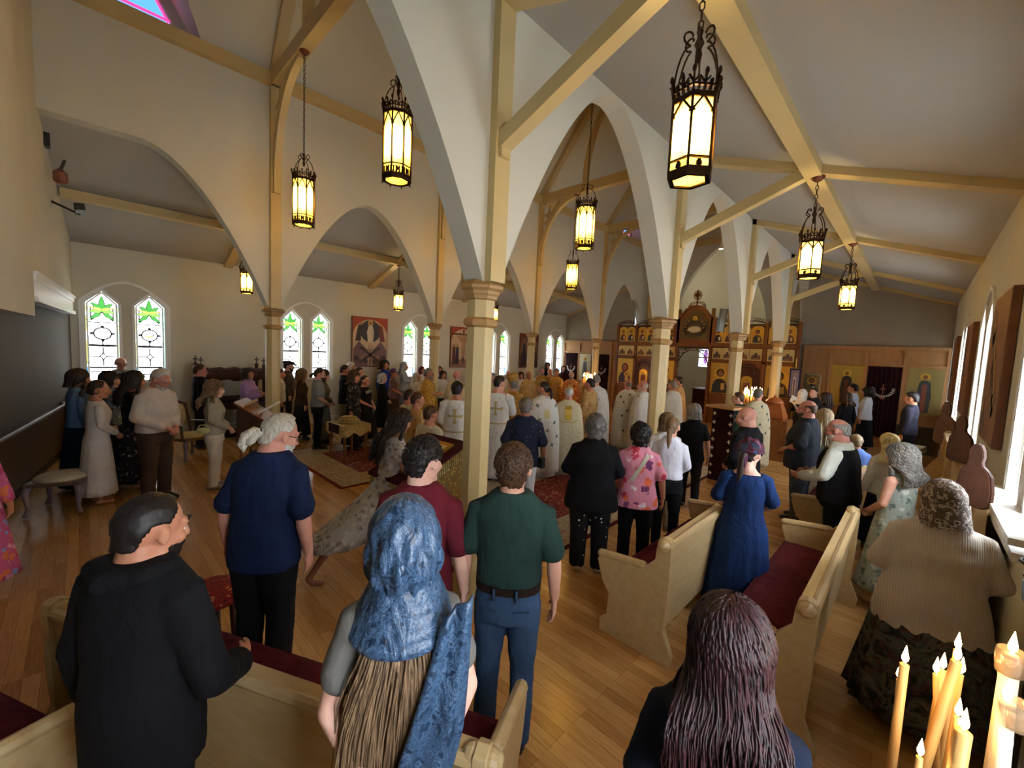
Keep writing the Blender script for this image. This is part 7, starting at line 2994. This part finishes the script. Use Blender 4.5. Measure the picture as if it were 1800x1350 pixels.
# ================ far left group
F = 'worshippers near the first left window'
P(437, 648, 1.66, -115, 'dark-haired woman in a lilac cardigan standing before the carved bier', 'f', skin='tan', hair=('bob', 'dark'), top=('jacket', cloth('#a583b0', '#9575a2', .5), {'hem': .82, 'inf': .03, 'name': 'cardigan'}), bot=('skirt', BLK, .2, .04), grp=F, lod=1, arms='hold', fat=1.15, pos=(-10.55, 2.53), hp=-6)
P(372, 663, 1.66, -100, 'woman with long wavy light-brown hair in beige top and pale trousers, yellow waist pouch', 'f', skin='fair', hair=('curly', 'lbrown', .30), top=('long', cloth('#9a9484', '#8c8676', .5), {'hem': .9}), bot=('trousers', CRM, 1.05), grp=F, lod=1, arms='clasp', pos=(-7.55, 1.36), shoes='#8a7a68')
P(352, 639, 1.74, -80, 'man in glasses and black shirt at the head of the carved bier', hair=('short', 'brown'), skin='red', glasses=True, top=('long', BLK), bot=('trousers', CHAR), grp=F, lod=1, dist=10.6)
P(282, 645, 1.82, -135, 'white-haired man in a beige striped shirt and brown trousers, hands folded', hair=('short', 'white'), skin='red', glasses=False, beard=('white', .0), top=('long', cloth('#c9beb2', '#b9aea3', .5), {'hem': .93, 'inf': .028}), bot=('trousers', BRNT, 1.1), grp=F, lod=1, arms='clasp', fat=1.12, wd=1.1, hp=26, lean=.06, belt=BLACK, dist=7.4)
P(236, 652, 1.70, -75, 'woman with long straight black hair in a dark floral dress', 'f', skin='tan', hair=('long', 'black', .34), top=('dress', FLDK, {'sl': .9, 'len': .12}), bot=('none', None), grp=F, lod=1, arms='clasp', dist=8.3)
P(212, 626, 1.80, -170, 'elderly white-haired man in a pale shirt standing before the first window', hair=('bald', 'white', 50), skin='pink', glasses=True, top=('long', GREY), bot=('trousers', CHAR), grp=F, lod=1)
P(193, 652, 1.62, -90, 'dark-haired woman in a blue-grey floral top behind the white-dress woman', 'f', skin='fair', hair=('bob', 'dark'), top=('long', FLBL), bot=('skirt', CHAR), grp=F, lod=1, dist=9.2)
P(218, 655, 1.60, -95, 'dark-haired child-sized figure between the floral tops near the first window', 'f', skin='tan', hair=('bob', 'dark'), top=('long', CHAR), bot=('skirt', CHAR), grp=F, lod=2, dist=10.0)
P(180, 661, 1.68, -78, 'woman in a long white dress with dark hair tied back', 'f', skin='tan', hair=('pony', 'dark', .04), top=('dress', cloth('#ded6ce', '#d2cac2', .5), {'sl': .95, 'len': .16, 'flare': .06}), bot=('none', None), grp=F, lod=1, arms='clasp', pos=(-7.75, .10), lean=.04, hp=6)
P(138, 648, 1.70, -72, 'dark-haired woman in a blue denim blouse and long dark teal skirt at the far left', 'f', skin='fair', hair=('bob', 'dark'), top=('long', cloth('#5f80ad', '#52729c', .5), {'hem': .93}), bot=('skirt', cloth('#12283a', '#0e2030', .4), .08), grp=F, lod=1, dist=8.6)
P(-12, 752, 1.56, -30, 'woman in a bright pink floral dress cut off by the left edge', 'f', skin='tan', hair=('long', 'brown', .2), top=('dress', PINK2, {'sl': .9, 'len': .18, 'flare': .10}), bot=('none', None), lod=1, fat=1.2, pos=(-5.6, -.72), shoes='#d8d0cc')

# bags
def bag(label, x, y, z, w_, d_, h_, mat, rz=0, strap=.35):
    t = thing('handbag', label, 'bag', (x, y, z), rz)
    m = M()
    m.ell((0, 0, h_ * .5), (w_, d_, h_ * .5), 18, 10)
    obj('bag_body', m, mat, t, smooth=True)
    m = M()
    m.tube([(-w_ * .8, 0, h_ * .7), (-w_ * .5, 0, h_ + strap * .7), (0, 0, h_ + strap), (w_ * .5, 0, h_ + strap * .7), (w_ * .8, 0, h_ * .7)], .008, 6, False)
    obj('strap', m, mat, t, smooth=True)


def L_(s):
    return [q for q in bpy.data.objects if q.get('label', '').startswith(s)][0]


LEA = plain('#17161b', .35, name='black_leather')
p = local_pt(L_('dark-haired woman in a blue denim'), (.26, .10, .74))
bag('large black leather handbag on the denim-bloused woman', p.x, p.y, p.z, .2, .1, .3, LEA, .3, .42)
p = local_pt(L_('bald man in a black shirt'), (.16, .14, .80))
bag('black waist bag hanging at the hip of the bald man', p.x, p.y, p.z, .15, .07, .17, LEA, -.6, .1)
p = local_pt(L_('woman with long wavy light-brown'), (.14, -.12, .92))
bag('small pale yellow pouch on the beige-topped woman', p.x, p.y, p.z, .1, .04, .1, plain('#b9b77a', .5), .9, .04)
p = at_z(1345, 1062, .5)
bag('brown leather bag lying on the near end of the tufted pew', -.62, 3.02, .49, .14, .1, .12, plain('#3a221a', .4), .5, .05)

# globe lamps added out of view to brighten the space behind the screen
for i, (x, y) in enumerate(((-8.2, 18.4), (-3.4, 18.4))):
    t = thing('added_fill_lamp', 'unseen globe lamp added to brighten the sanctuary behind the icon screen, %s side' % ('left' if i == 0 else 'right'), 'lamp', (x, y, 5.9))
    m = M()
    m.ell((0, 0, 0), (.16, .16, .16), 18, 12)
    obj('globe', m, emit('#fff0d8', 16, 'fill_lamp_glow'), t, smooth=True)
    m = M()
    m.tube([(0, 0, .15), (0, 0, 1.3)], .01, 6, False)
    obj('rod', m, IRON, t)
